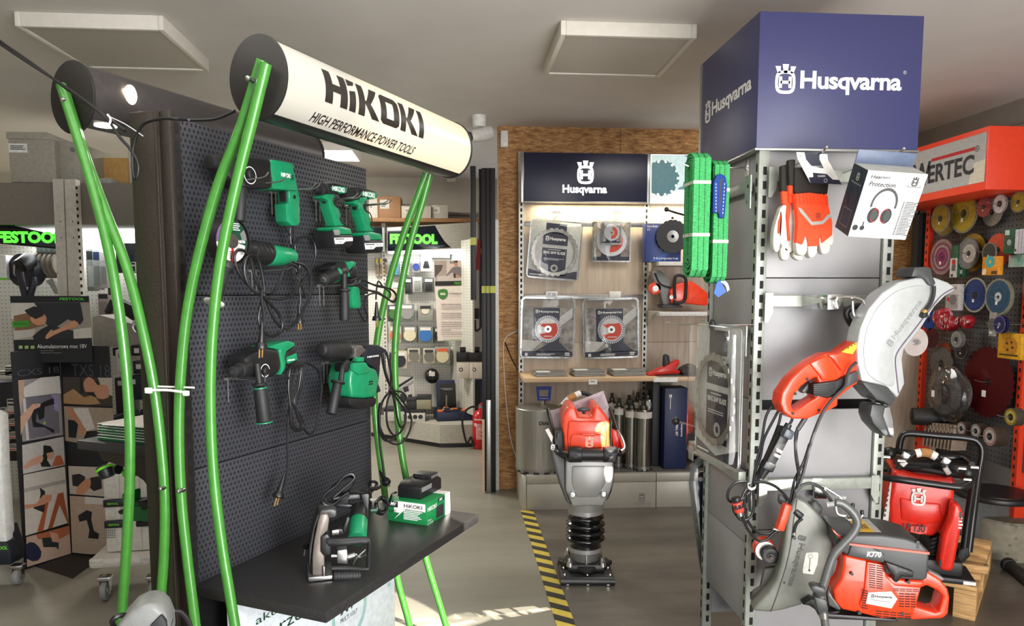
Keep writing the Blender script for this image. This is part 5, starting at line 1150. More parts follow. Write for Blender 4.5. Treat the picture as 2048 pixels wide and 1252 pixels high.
m = MB(); m.tube(path(kj, [(620,330),(575,370),(555,420),(548,470)],-.123, PF),.005,8,4); m.mi = 1; p = pp(546,488,-.118); m.cyl(p+V((0,.006,0)), p+V((0,-.012,0)),.006, None, 12); m.mi = 2; m.cyl(pp(548,450,-.123), pp(548,470,-.123),.0062, None, 12); T.part('water_hose', m, [RUB, BLACK, STEEL], g_)
m = MB(); m.tube(path(kj, [(905,190),(965,205),(1045,270),(1088,345),(1080,410),(1035,480),(960,560),(890,640),(850,740),(822,830),(790,940)],-.245, PF),.0135,14,6); m.mi = 1; a, b = pp(760,900,-.245), pp(770,985,-.245); m.cyl(a, b, .022,.019,18, bev=.004); m.mi = 0; m.tube(path(kj, [(775,960),(785,1060),(800,1150)],-.245, PF),.0135,14,4); m.mi = 2; m.cyl(pp(800,1130,-.245), pp(805,1180,-.245),.0142, None, 16); m.mi = 0; m.tube(path(kj, [(808,1180),(818,1260)],-.245, PF),.0125,12,3); T.part('front_handle', m, [M('handle_grey', (92,94,93),.35, m=.2), DGREY, STEEL])
m = MB(); tr(m, [(690,915),(740,905),(825,940),(820,985),(760,990),(705,960)],-.268,-.225,.006); tr(m, [(720,1000),(830,1030),(850,1130),(760,1150)],-.262,-.225,.006); T.part('handle_collar', m, DGREY)
top = [(888,420),(955,388),(1120,366),(1260,366),(1500,396),(1640,470),(1700,550),(1712,630),(1695,850),(1650,866),(1450,850),(1330,800),(1322,712),(1160,682),(1010,652),(950,612),(900,560)]
m = MB(); ft = [(905,450),(1000,470),(1150,470),(1300,472),(1500,500),(1640,545),(1705,610)];
tr(m, ft+top[7:],-.22,-.02,.008, seg=3); Fv = [pp(x, y, -.214) for x, y in ft]; tr(m, [(1010,652),(1160,682),(1322,712),(1330,640),(1180,560),(1040,560)],-.226,-.2,.004); t_ = T.part('top_cover', m, DGREY)
m = MB(); tr(m, [(1000,540),(1180,562),(1500,598),(1712,622),(1712,640),(1500,615),(1180,580),(1000,556)],-.2275,-.21); tr(m, [(888,428),(1000,540),(1000,556),(884,440)],-.2215,-.2); T.part('orange_stripe', m, ORANGE, t_)
m = MB(); m.tfit(PF, 'K770', kj([(1172,658)])[0], kj([(1300,618)])[0],-.2272, bold=.035, shear=.15); T.part('model_lettering', m, WHITE, t_)
m = MB(); tr(m, [(1598,522),(1625,525),(1622,592),(1596,588)],-.2205,-.21); T.part('cover_clip', m, BLACK, t_)
tz = pp(1200,385,-.12).z
m = MB(); tq = lambda u, v, e=0: Fv[2]*(1-u)+Fv[3]*u+V((0,.17*v, .0035+e))
def pq(u0, v0, u1, v1, e=0): m.raw([tq(u0, v0, e), tq(u1, v0, e), tq(u1, v1, e), tq(u0, v1, e)],[(0,1,2,3)])
pq(-.2,.1,.7,.95); m.mi = 1; pq(.7,.1,1.1,.95); m.mi = 2
for i in range(5): pq(-.1+.15*i, .3,-.03+.15*i, .6,.0006)
T.part('warning_label', m, [YELLOW, LGREY, INK], t_)
bd = [(975,640),(1160,684),(1320,714),(1340,800),(1450,852),(1650,868),(1682,885),(1640,925),(1605,1060),(1555,1192),(1300,1190),(1150,1152),(960,1112),(905,1045),(885,950),(950,850),(972,740)]
m = MB(); tr(m, bd, -.20,-.03,.014, seg=3); o_ = T.part('engine_body', m, ORANGE)
m = MB(); gr = [(1175,700),(1320,730),(1345,830),(1420,905),(1640,920),(1600,1060),(1540,1180),(1300,1182),(1150,1120),(1110,1070),(1150,960)]
tr(m, gr, -.208,-.19,.004); T.part('starter_cover', m, ORANGE, o_)
m = MB()
def slots(x0, x1, y0, y1, n, cols, sl):
    for r in range(n):
        y = y0+(y1-y0)*r/n
        for c_ in range(cols):
            a = x0+(x1-x0)*c_/cols; b = x0+(x1-x0)*(c_+.86)/cols; h = (y1-y0)/n*.42
            tr(m, [(a, y+sl*(a-x0)),(b, y+sl*(b-x0)),(b, y+h+sl*(b-x0)),(a, y+h+sl*(a-x0))],-.2087,-.2075)
slots(1190,1320,722,930,11,2,.14); slots(1400,1625,930,960,2,4,.04); slots(1450,1600,970,1100,6,3,.04); slots(1130,1190,940,1110,8,1,.18); slots(1250,1560,1118,1180,3,5,.1)
T.part('air_grille', m, M('slot_dark', (40,14,8),.8), o_)
m = MB(); tr(m, [(1185,965),(1385,956),(1436,1020),(1385,1102),(1165,1060)],-.2115,-.2); m.mi = 1; a, b = pp(1208,1008,-.212), pp(1390,1010,-.212); wordmark(m, a.x, a.z-.001, b.x, a.z+.0115,-.212); tr(m, [(1205,1022),(1380,1050),(1380,1053),(1205,1025)],-.212,-.2118); T.part('name_plate', m, [M('plate_pale', (200,200,192),.4), INK], o_)
m = MB()
for x, y in ((1044,805),(1110,1140),(1480,1145),(1530,875)): p = pp(x, y, -.209); m.cyl(p+V((0,-.002,0)), p+V((0,.02,0)),.0055, None, 14)
T.part('screw', m, BLACK, o_)
m = MB(); tr(m, [(1685,785),(1800,850),(1868,935),(1886,1010),(1872,1150),(1825,1190),(1540,1202),(1560,1110),(1600,930)],-.15,-.07,.012, hole=kj([(1690,905),(1785,950),(1832,1000),(1795,1130),(1760,1140),(1600,1092),(1625,930)]), seg=3); T.part('rear_handle', m, ORANGE)
m = MB(); tr(m, [(1702,775),(1835,842),(1832,870),(1720,830),(1700,805)],-.13,-.09,.004); T.part('throttle_lever', m, MGREY)
m = MB(); tr(m, [(1330,700),(1440,738),(1582,790),(1575,842),(1470,832),(1452,872),(1422,888),(1398,862),(1405,830),(1370,790)],-.235,-.205,.006); m.mi = 1; tr(m, [(1440,750),(1520,775),(1515,790),(1436,765)],-.236,-.23); T.part('starter_handle', m, [BLACK, DGREY])
m = MB(); tr(m, [(850,880),(900,700),(960,640),(975,760),(900,900),(890,1000),(960,1115),(930,1125),(850,1080),(830,980)],-.13,-.05,.012); T.part('muffler', m, STEEL)
m = MB(); tr(m, [(620,1070),(700,1020),(780,1060),(850,1150),(1100,1165),(1430,1195),(1440,1218),(1000,1200),(860,1195),(760,1170),(740,1120),(680,1080)],-.16,-.06,.004); T.part('foot_frame', m, BLACK)
m = MB(); m.tube(path(kj, [(560,100),(620,45),(700,30),(780,70),(840,140),(890,210)],-.12, PF),.0055,10,5); T.part('hose', m, DGREY)
m = MB(); m.tube(path(kj, [(820,70),(900,120),(985,185),(1000,300),(920,285),(910,170),(960,160)],-.19, PF),.0042,8,4); m.tube([pp(820,70,-.19), pp(800,60,-.08), pp(790,60,.12)],.0042,8,3); m.tube(path(kj, [(990,290),(1010,345),(1120,320),(1132,280)],-.19, PF),.004,8,4); m.mi = 1
for x, y in ((1052,215),(1132,275)): p = pp(x, y, -.19); m.cyl(p+V((0,0,-.008)), p+V((0,0,.006)),.006, None, 12, bev=.002)
m.mi = 2; p = pp(860,215,-.14); m.cyl(p+V((-.012,0,0)), p+V((.012,0,.004)),.009, None, 14); m.cyl(pp(975,140,-.15), pp(970,170,-.15),.009,.006,12); m.mi = 0; tr(m, [(720,50),(830,55),(830,165),(720,160)],.125,.17,.003)
solo('rail_clamp', 'wire hook with black capped pins holding the petrol cutter', 'bracket', m, [CHROME, BLACK, M('clear_knob', (200,204,204),.2)], PF, pp(960,200,-.1))
# ---------------------------------------------------------------- wood back display with navy header
YP = 5.44; DB = Frame((0, YP, 0)); dp = DB.p
def wood_mat():
    t = NT('pale_wood_laminate'); b = t.new('BsdfPrincipled', Roughness=.45); t.l(b.outputs[0], t.out.inputs[0])
    tc = t.new('TexCoord'); mp = t.new('Mapping'); mp.inputs['Scale'].default_value = (22,22,1.6); t.l(tc.outputs['Object'], mp.inputs[0])
    n = t.new('TexNoise', Scale=1.6, Detail=6.0, Roughness=.6); t.l(mp.outputs[0], n.inputs['Vector'])
    r = t.new('ValToRGB'); r.color_ramp.elements[0].position = .3; r.color_ramp.elements[1].position = .7; r.color_ramp.elements[0].color = lin((188,168,146)); r.color_ramp.elements[1].color = lin((216,201,182)); t.l(n.outputs[0], r.inputs[0]); t.l(r.outputs[0], b.inputs['Base Color'])
    return t.m
WOOD = wood_mat(); WOODS = M('shelf_maple', (214,182,146),.45, nz=.06, ns=6, stretch=(1,12,12))
DPOST = M('white_post', (198,198,192),.4, m=.2)
bx0, bx1, bx2 = dp(1042,600).x, dp(1289,600).x, dp(1289,600).x+.95
zb = .30
T = Thing('wood_display', 'pale wood wall display with slotted posts, shelf and pale steel plinth', 'display', ROOM, (.9,5.2,0))
sz = dp(1170,755,-.40).z
zt_ = dp(1170,306).z
seam = dp(1170,685).z
for x0, x1 in ((bx0, bx1),(bx1, bx2)):
    for a, b in ((zb, seam),(seam, zt_)):
        m = MB(); m.bb((x0+.012, YP, a+.001),(x1-.012, YP+.02, b-.001),.001); T.part('wood_panel', m, WOOD)
for x in (bx0, bx1, bx2):
    m = MB(); m.bb((x-.018, YP-.02,0),(x+.018, YP+.03, zt_)); m.mi = 1; z = .35
    while z < zt_-.32: m.bb((x-.007, YP-.0212, z),(x+.006, YP-.0195, z+.024)); z += .042
    T.part('slotted_post', m, [DPOST, SLOT])
for y in (449,594): 
    z = dp(1160, y, -.03).z; m = MB(); m.bb((bx0+.02, YP-.05, z-.017),(bx1-.02, YP-.03, z+.017),.002); T.part('cross_rail', m, ALU)
# shelves
q0 = dp(1047,755,-.40).x
m = MB(); m.bb((q0, YP-.41, sz-.03),(bx1-.002, YP-.002, sz),.002); T.part('shelf', m, WOODS)
m = MB(); m.bb((bx1+.002, YP-.41, sz-.03),(bx2, YP-.002, sz),.002); m.mi = 1; m.bb((bx1+.004, YP-.409, sz),(bx2, YP-.003, sz+.002)); T.part('shelf', m, [WOODS, M('shelf_grey_top', (104,96,88),.5)])
SHW = M('white_shelf', (206,204,200),.4)
s1 = dp(1330,523,-.30).z; s2 = dp(1330,624,-.34).z
for z, d in ((s1,.30),(s2,.34)):
    m = MB(); m.bb((bx1+.02, YP-d, z-.028),(bx2, YP-.002, z),.002); m.T = Matrix.Translation((bx1+.015, YP, 0)) @ Matrix.Rotation(PI/2,4, 'Z'); m.prism([(-.02, z-.0),(-d*.9, z-.0),(-d*.5, z-.03),(-.02, z-.12)],-.003,.0); T.part('shelf', m, SHW)
m = MB(); p = dp(1186,764,-.412); m.quad(p.x-.03, p.z-.017, p.x+.03, p.z+.018, YP-.4115); m.mi = 1; m.lines(p.x-.02, p.z-.002, p.x+.022, p.z+.006, YP-.412,2); T.part('price_tag', m, [WHITE, INK])
m = MB(); p = dp(1330,760,-.412); m.quad(p.x-.08, p.z-.014, p.x+.09, p.z+.018, YP-.4115); T.part('price_strip', m, [WHITE])
# plinth
STE = M('plinth_steel', (176,172,160),.4, m=.15, nz=.05, ns=5)
pf = 4.985
px0, px1, px2 = ROOM.p(1053,1000, pf).x, ROOM.p(1312,1000, pf).x, bx2
zp = ROOM.p(1170,949, pf).z; zg = ROOM.p(1170,966, pf).z
for x0, x1 in ((px0, px1),(px1, px2)):
    m = MB(); m.bb((x0+.002, pf, .0),(x1-.002, pf+.03, zg-.001),.002); m.bb((x0+.002, pf-.001, zg+.001),(x1-.002, pf+.04, zp),.002); m.mi = 1; m.bb((x0+.002, pf+.03,.0),(x1-.002, YP-.02, zp-.002)); T.part('plinth', m, [STE, M('plinth_top', (96,93,88),.5)])
m = MB(); m.bb((px0-.03, pf+.0,.0),(px0, YP-.02, zp-.01),.002); T.part('plinth_side', m, STE)
m = MB(); p = ROOM.p(1284,998, pf-.002); m.crown(p.x, p.z+.012,.065, pf-.0008); m.text('Husqvarna', p.x-.055, p.z-.042, p.x+.055, p.z-.024, pf-.0008); T.part('plinth_emblem', m, M('plinth_print', (132,129,120),.4, m=.4))
# headers
hz0_, hz1_ = dp(1170,403,-.10).z, dp(1170,306,-.10).z; hx0_, hx1_ = dp(1048,350,-.10).x, dp(1294,350,-.10).x
T = Thing('illuminated_header', 'navy lit header panel with white crowned emblem over the wood display', 'sign', ROOM, (.9, YP-.06, hz0_))
m = MB(); m.bb((hx0_, YP-.10, hz0_),(hx1_, YP-.01, hz1_),.003); T.part('panel', m, M('navy_lit', (19,23,54),.35, nz=.02))
m = MB()
for x in (hx0_-.012, hx1_+.012): m.bb((x-.011, YP-.102, hz0_-.01),(x+.011, YP-.005, hz1_+.004),.002)
m.bb((hx0_, YP-.103, hz0_-.008),(hx1_, YP-.005, hz0_),.001); T.part('side_trim', m, ALU)
EMW = M('lit_letter', (255,255,255),.5, em=1.5)
m = MB(); p = dp(1171,345,-.101); m.crown(p.x, p.z, .165, YP-.1012); a, b = dp(1125,389,-.101), dp(1214,372,-.101); m.text('Husqvarna', a.x, a.z-.005, b.x, b.z+.006, YP-.1012, bold=.03); T.part('lettering', m, EMW, label='white glowing emblem and lettering')
T = Thing('picture_header', 'lit header picture of pale blue toothed blades beside the navy header', 'sign', ROOM, (hx1_+.4, YP-.06, hz0_))
x0, x1 = hx1_+.028, hx1_+.75
m = MB(); m.bb((x0, YP-.10, hz0_),(x1, YP-.01, hz1_),.003); T.part('panel', m, M('picture_white', (236,240,240),.4, em=.55))
m = MB(); y = YP-.1008
def gear(m, x, z, r, y, n=22):
    P = []
    for i in range(n*2): a = 2*PI*i/(n*2); R = r*(1 if (i//1) % 2 else .93); P.append((min(max(x+R*math.cos(a), x0+.005), x1), min(max(z+R*math.sin(a), hz0_+.005), hz1_-.005)))
    m.flat(P, y)
m.mi = 2; m.quad(x0+.13, hz0_+.09, x1-.01, hz1_-.005, y); m.mi = 0; gear(m, x0+.09, hz1_-.10,.19, y-.0003); m.mi = 1; gear(m, x0+.08, hz0_+.17,.13, y-.0006); m.mi = 3
for i in range(14): a = 2*PI*i/14; m.disc(x0+.08+.118*math.cos(a), hz0_+.17+.118*math.sin(a),.010, y-.0009,8) if x0+.08+.118*math.cos(a) > x0+.012 else None
T.part('picture', m, [M('pic_pale', (190,214,214),.4, em=.3), M('pic_teal', (64,112,120),.4, em=.15), M('pic_blue', (92,132,150),.4, em=.2), M('pic_cream', (236,232,214),.5, em=.5)])
area('header_glow', (hx0_+.5, YP-.07, hz0_-.02),(hx0_+.5, YP-.02, hz0_-.5),.8,.03,4.0,(1,.86,.55))
area('header_glow', (x0+.3, YP-.07, hz0_-.02),(x0+.3, YP-.02, hz0_-.5),.5,.03,2.2,(1,.86,.55))
# handwritten tags
for px, py, s_, lab, dark in ((1112,421, 'G52', 'small grey tag with blue handwriting above the ring saw pack', 1),(1234,421, 'IR9', 'small grey tag with blue handwriting above the two small blade packs', 1),(1103,589, 'TC 350', 'white tag with blue handwriting over the left diamond blade pack', 0),(1230,589, '', 'blank white tag clipped on the lower rail at right', 0)):
    p = dp(px, py, -.05); m = MB(); m.box((p.x, YP-.055, p.z),(.085,.003,.046),.001); m.mi = 1
    if s_: m.text(s_, p.x-.028, p.z-.012, p.x+.03, p.z+.012, YP-.0575, shear=.2)
    m.mi = 2; m.tube([(p.x-.01, YP-.05, p.z-.02),(p.x-.01, YP-.06, p.z-.05)],.0018,6,1)
    solo('price_tag', lab, 'tag', m, [M('tag_grey', (160,160,154),.5) if dark else WHITE, M('pen_blue', (40,60,140),.6), STEEL], ROOM, p+V((0, YP, 0)), 'tags on the wood display')
# packs on the wood wall
TILT = lambda fr, cx_, cz_, a: Frame((cx_, YP-.05, cz_),0, Matrix.Rotation(a, 4, 'Y'))
c_ = dp(1109,500,-.05); FA = TILT(DB, c_.x, c_.z, math.radians(5)); w_ = (dp(1165,500,-.05).x-dp(1053,500,-.05).x)*.92; h_ = (dp(1109,438,-.05).z-dp(1109,562,-.05).z)*.94
ringpack('clear ring saw pack on the upper rail of the wood display', FA, -w_/2,-h_/2, w_/2, h_/2,0,.04)
def dpack(px0, py0, px1, py1, lab, tilt, kind):
    a, b = dp(px0, py1,-.05), dp(px1, py0,-.05); fr = TILT(DB, (a.x+b.x)/2,(a.z+b.z)/2, math.radians(tilt)); w = b.x-a.x; h = b.z-a.z; x0, x1, z0, z1 = -w/2, w/2,-h/2, h/2
    T = Thing('diamond_blade_pack', lab, 'blister pack', fr, (0,0, z0), 'diamond blade packs on the wood display'); y = -.006
    m = MB(); m.prism(rrect(x0+.008, z0+.008, x1-.008, z1-h*.16,.015),-.005,-.003); y = -.0056; m.mi = 1
    cz = -h*.02; R = w*.25
    m.quad(-w*.27, cz-R, w*.22, z1-h*.17, y); m.quad(x0+.01, z0+.01, x1-.01, z0+h*.11, y); m.flat([(w*.05, cz-R),(w*.23, cz-R),(w*.42, z0+h*.1),(-w*.25, z0+h*.1)], y)
    m.mi = 2; m.flat([(x0+.01, z0+h*.3),(-w*.1, cz-R*.9),(-w*.3, z0+h*.11),(x0+.01, z0+h*.11)], y-.0002); m.flat([(w*.2, cz+R*.1),(w*.46, cz+R*.9),(w*.46, cz+R*1.6),(w*.22, cz+R*.9)], y-.0001)
    m.mi = 3; wordmark(m, -w*.24, z1-h*.26, w*.2, z1-h*.20, y-.0004); m.lines(-w*.2, z0+h*.03, w*.15, z0+h*.07, y-.0004,2); m.quad(-w*.42, z0+h*.03,-w*.37, z0+h*.08, y-.0004); m.lines(w*.33, z0+h*.03, w*.43, z0+h*.09, y-.0004,2,.6)
    T.part('printed_card', m, [M('card_mottled', (150,146,138),.5, nz=.3, ns=16), NAVYD, M('card_pale', (206,204,198),.5), WHITE])
    m = MB(); m.saw((0,-.014, cz),(0,1,0), R, .012,.004); m.mi = 1; m.disc(0, cz, R*.80,-.0165,40, R*.1)
    m.mi = 4
    for i in range(44):
        a_ = 2*PI*i/44; u = V((math.cos(a_), math.sin(a_))); n_ = V((-u.y, u.x))*R*.03; m.flat([(q.x, q.y+cz) for q in (u*R*.8-n_, u*R*1.0-n_, u*R*1.0+n_, u*R*.8+n_)],-.0166)
    m.mi = 2
    pts = [(R*.74*math.cos(a), cz+R*.74*math.sin(a)) for a in [math.radians(-150+10*i) for i in range(20)]]; m.flat(pts+[(R*.30, cz+R*.42),(-R*.66, cz+R*.40),(-R*.5, cz+R*.2),(R*.2, cz),(-R*.2, cz-R*.3)],-.0168)
    m.mi = 3; m.disc(0, cz, R*.26,-.0172,24, R*.1); m.mi = 1; m.lines(-R*.3, cz-R*.62, R*.4, cz-R*.5,-.0172,1)
    T.part('blade', m, [M('blade_rim_silver', (200,200,204),.35, m=.3), M('blade_pale', (196,192,188),.4, m=.3), M('label_red', (214,62,34),.45), STEEL, NAVYD]); shell(T, x0, z0, x1, z1,0,.035); return T
dpack(1042,595,1149,716, 'left diamond blade pack on the lower rail of the wood display', 1,1)
dpack(1166,597,1278,716, 'right diamond blade pack on the lower rail with green light reflections', -1.5,0)
def spack(px0, py0, px1, py1, lab, yo, big):
    a, b = dp(px0, py1, yo), dp(px1, py0, yo); T = Thing('small_blade_pack', lab, 'blister pack', DB, ((a.x+b.x)/2, yo, a.z), 'small blade packs on the wood display'); w = b.x-a.x; h = b.z-a.z; cx_ = (a.x+b.x)/2; cz = a.z+h*.52
    m = MB(); m.bb((a.x+.006, yo-.004, a.z+.006),(b.x-.006, yo-.002, b.z-.006)); m.mi = 1; m.quad(a.x+.008, a.z+.008, b.x-.008, a.z+h*.12, yo-.0045); m.flat([(cx_-w*.3, a.z+.01),(cx_+w*.25, a.z+.01),(cx_+w*.25, a.z+h*.5),(cx_-w*.2, a.z+h*.4)], yo-.0044); m.mi = 2; m.lines(cx_-w*.2, b.z-h*.15, cx_+w*.1, b.z-h*.08, yo-.0046,1)
    T.part('printed_card', m, [M('card_brownish', (150,138,128),.5, nz=.2, ns=20), NAVYD, WHITE])
    m = MB(); m.saw((cx_, yo-.01, cz),(0,1,0), w*.40,.01,.003); m.mi = 1; m.flat([(cx_+w*.3*math.cos(t_), cz+w*.3*math.sin(t_)) for t_ in [math.radians(-100+10*i) for i in range(19)]], yo-.0125); m.mi = 2; m.disc(cx_, cz, w*.13, yo-.013,20, w*.05); T.part('blade', m, [STEEL, M('label_red', (214,62,34),.45), LGREY]); shell(T, a.x, a.z, b.x, b.z, yo, .022,.012)
spack(1184,443,1261,523, 'larger of two overlapping small blade packs on the upper rail', -.05,1)
spack(1203,445,1243,488, 'smallest blade pack hanging in front of the larger one', -.085,0)
# hooks for the packs
for px, py, lab in ((1109,436, 'wire hook holding the ring saw pack on the upper rail'),(1232,436, 'wire hook holding the two small blade packs')):
    p = dp(px, py, -.05); m = MB(); m.tube([(p.x-.01, YP-.03, p.z-.02),(p.x-.006, YP-.09, p.z-.01),(p.x+.01, YP-.11, p.z+.012),(p.x+.012, YP-.11, p.z)],.0022,6,4); solo('rail_hook', lab, 'hook', m, STEEL, ROOM, (p.x, YP-.03, p.z), 'wire hooks on the wood display')
# brochures
for px0, px1, n, lab in ((1068,1137,7, 'left pile of grey brochures on the wood shelf'),(1145,1213,10, 'middle pile of grey brochures on the wood shelf'),(1222,1292,10, 'right pile of grey brochures on the wood shelf')):
    a, b = dp(px0,752,-.34).x, dp(px1,752,-.34).x; m = MB()
    for i in range(n): m.box(((a+b)/2+.004*math.sin(i*2.3), YP-.25+.004*math.cos(i*1.7), sz+.002+.0038*i),(b-a-.02,.20,.0030),0, Euler((0,0,.06*math.sin(i))))
    m.mi = 1; m.box(((a+b)/2, YP-.25, sz+.002+.0038*n),(b-a-.02,.2,.001),0); m.mi = 2; m.box(((a+b)/2-.05, YP-.27, sz+.003+.0038*n),((b-a)*.4,.1,.0006),0)
    solo('brochure_pile', lab, 'brochures', m, [M('brochure_edge', (170,170,166),.6), M('brochure_cover', (120,122,122),.4, nz=.2, ns=12), WHITE], ROOM, ((a+b)/2, YP-.25, sz), 'piles of brochures', kind=None)
# right bay: blade box, power cutter, wedge, gloves
a, b = dp(1291,514,-.22), dp(1352,447,-.22); T = Thing('blade_carton', 'blue carton with black segmented blade on the top right shelf', 'carton', ROOM, ((a.x+b.x)/2, YP-.2, s1))
m = MB(); m.bb((a.x, YP-.22, s1),(b.x+.04, YP-.12, b.z),.002); m.mi = 1; m.text('Husqvarna', a.x+.06, s1+.014, b.x+.02, s1+.034, YP-.2212); m.text('Cut-n-Break', a.x+.008, b.z-.028, a.x+.085, b.z-.012, YP-.2212, bold=.02); m.text('2-D', a.x+.008, b.z-.05, a.x+.03, b.z-.036, YP-.2212); m.mi = 2; m.flat([(a.x+.03, s1+.002),(a.x+.1, s1+.002),(b.x, s1+.10),(b.x, s1+.12)], YP-.2208); T.part('carton_body', m, [M('carton_blue', (28,54,120),.4), WHITE, M('carton_mid_blue', (40,84,160),.4)])
o = dp(1345,473,-.25)+V((0, YP, 0)); m = MB(); m.saw(o, (0,1,0),.118,.02,.006,20,.18,.05); m.mi = 1; m.lathe([(.012,0),(.042,-.002),(.042,.004),(.012,.004)], o+V((0,-.006,0)),(0,1,0),30, True); T.part('blade', m, [M('blade_black', (28,28,30),.5), ALU])
m = MB(); m.T = Matrix.Translation((0, YP, 0)); a = dp(1333,419,-.25); m.tube([a, dp(1350,425,-.25), dp(1380,433,-.2)],.008,8,3); m.sph(a, .017,12); m.sph(dp(1345,436,-.24),.01,8); solo('control_lever', 'black lever with ball end standing behind the blue blade carton', 'lever', m, BLACK, ROOM, a+V((0, YP, 0)))
kb2 = K(980,240,2.319)
CU = Frame((0, YP-.20,0)); T = Thing('petrol_cutter', 'small orange petrol cutter on the middle shelf behind the green slings', 'power cutter', CU, (dp(1360,600,-.2).x, 0, s2))
m = MB(); m.trace(CU, kb2([(750,700),(790,698),(830,730),(850,780),(830,860),(805,865),(790,800),(765,760)]),-.03,.06,.006); g_ = T.part('blade_guard', m, MGREY)
m = MB(); m.tube(path(kb2,[(765,710),(790,760),(840,778)],-.034, CU),.006,8,4); T.part('hose', m, RUB, g_)
m = MB(); o = CU.p(*kb2([(762,782)])[0],0); m.cyl(o+V((-.0,-.03,0)), o+V((0,.02,0)),.042, None, 28, bev=.003); m.mi = 1; m.cyl(o+V((0,-.036,0)), o+V((0,-.03,0)),.022, None, 20); T.part('drive_arm', m, [ORANGE, STEEL])
m = MB(); m.trace(CU, kb2([(835,790),(870,760),(935,745),(975,780),(1010,800),(1015,860),(985,860),(910,850),(840,850)]),-.07,.05,.010); m.trace(CU, kb2([(905,765),(930,770),(920,830),(900,830)]),-.075,-.06,.003); T.part('engine_body', m, ORANGE)
m = MB(); m.trace(CU, kb2([(940,750),(970,770),(1008,800),(1014,860),(990,862),(985,820),(965,800)]),-.05,0,.006); m.mi = 1; m.trace(CU, kb2([(960,805),(985,825),(985,845),(962,840)]),-.051,-.04); T.part('rear_handle', m, [ORANGE, BLACK])
m = MB(); m.tube(path(kb2,[(858,830),(855,760),(862,725),(890,722),(908,740),(908,800),(900,840),(870,848),(850,840)],-.08, CU),.011,10,5); T.part('front_handle', m, RUB)
m = MB(); m.trace(CU, kb2([(795,858),(870,852),(900,868),(800,874)]),-.06,.06,.003); T.part('foot', m, BLACK)
m = MB(); p = CU.p(*kb2([(842,822)])[0],-.076); m.disc(p.x, p.z, .015, p.y, 20); T.part('label_dot', m, WHITE)
LV = Frame((0, YP-.30,0)); T = Thing('plastic_scraper_tool', 'red plastic tool with black lever on the grey topped shelf', 'tool', LV, (dp(1330,750,-.3).x, 0, sz))
m = MB(); m.trace(LV, kb2([(732,1178),(800,1150),(850,1125),(878,1112),(880,1130),(860,1155),(885,1165),(880,1175),(800,1182),(735,1186)]),-.04,.04,.005); T.part('body', m, RED)
m = MB(); m.trace(LV, kb2([(805,1150),(808,1092),(820,1086),(832,1095),(835,1130),(845,1150),(825,1158)]),-.02,.02,.005); T.part('lever', m, BLACK)
m = MB(); m.trace(LV, kb2([(890,1160),(925,1138),(955,1140),(960,1190),(905,1188),(895,1175)]),-.05,.05,.012, sm=3); solo('folded_gloves', 'dark folded gloves with red edge at the end of the shelf', 'gloves', m, M('glove_dark', (70,62,66),.85, nz=.25, ns=40, bp=.4), LV, (dp(1385,750,-.3).x, 0, sz))
# under the shelf: core drill bits and carton on the plinth
DULL = M('dull_core_steel', (176,174,164),.42, m=.75, nz=.12, ns=6, stretch=(30,30,.6)); POL = M('polished_core_steel', (150,148,140),.2, m=.95, nz=.12, ns=5, stretch=(20,20,.4)); HUB = M('hub_dark', (84,82,78),.35, m=.7)
def core(px, py0, py1, wpx, y, lab, mat, cap=True, teeth=10, name='core_drill_bit', stub=.06):
    a = ROOM.p(px, py1, y); z1 = ROOM.p(px, py0, y).z; r = (ROOM.p(px+wpx/2, py1, y).x-ROOM.p(px-wpx/2, py1, y).x)/2
    T = Thing(name, lab, 'core drill bit', ROOM, (a.x, y, zp), 'core drill bits on the plinth')
    m = MB(); m.lathe([(0, zp+.02),(r, zp+.02),(r, z1-.004),(r-.004, z1),(0, z1)],(a.x, y, 0),(0,0,1),40); T.part('barrel', m, mat)
    m = MB(); n_ = teeth*6; m.lathe([(r-.006, zp),(r+.002, zp),(r+.002, zp+.03),(r-.006, zp+.03)],(a.x, y, 0),(0,0,1), n_, True); m2 = m
    T.part('segment_ring', m, ALU)
    m = MB()
    for i in range(teeth): t_ = 2*PI*i/teeth; m.box((a.x+r*math.cos(t_), y+r*math.sin(t_), zp+.007),(.008, r*.25,.014),.001, Euler((0,0, t_)))
    T.part('segments', m, M('segment_dark', (50,46,42),.6))
    if cap:
        m = MB(); rc = min(r*.55,.024); m.cyl((a.x, y, z1),(a.x, y, z1+stub*.45), rc*1.2, rc, 24, bev=.003); m.cyl((a.x, y, z1+stub*.4),(a.x, y, z1+stub), rc*.75, None, 6, bev=.002); T.part('hub', m, HUB if mat == POL else ALU)
    return T, a, r, z1
T, a, r, z1 = core(1078,814,948,93,5.17, 'very wide dull steel core bit at the left end of the plinth', DULL, False, 14)
m = MB(); m.T = Matrix.Translation((0,0,0))
def wrap(m, s_, x0, x1, z0, z1_, o, r):
    return m.text(s_, x0, z0, x1, z1_, 0, bold=.03, bend=lambda co: V((o.x+r*math.sin((co.x-o.x)/r),5.17-r*math.cos((co.x-o.x)/r)*1.003, co.z)))
wrap(m, 'DIAMANT', a.x-.02, a.x+.14, z1-.10, z1-.075, a, r+.001); T.part('lettering', m, INK)
m = MB(); p = ROOM.p(1087,806,5.12); m.cyl((p.x, 5.12, z1),(p.x, 5.12, z1+.06),.022,.02,6, bev=.003); T.part('hub', m, CHROME)
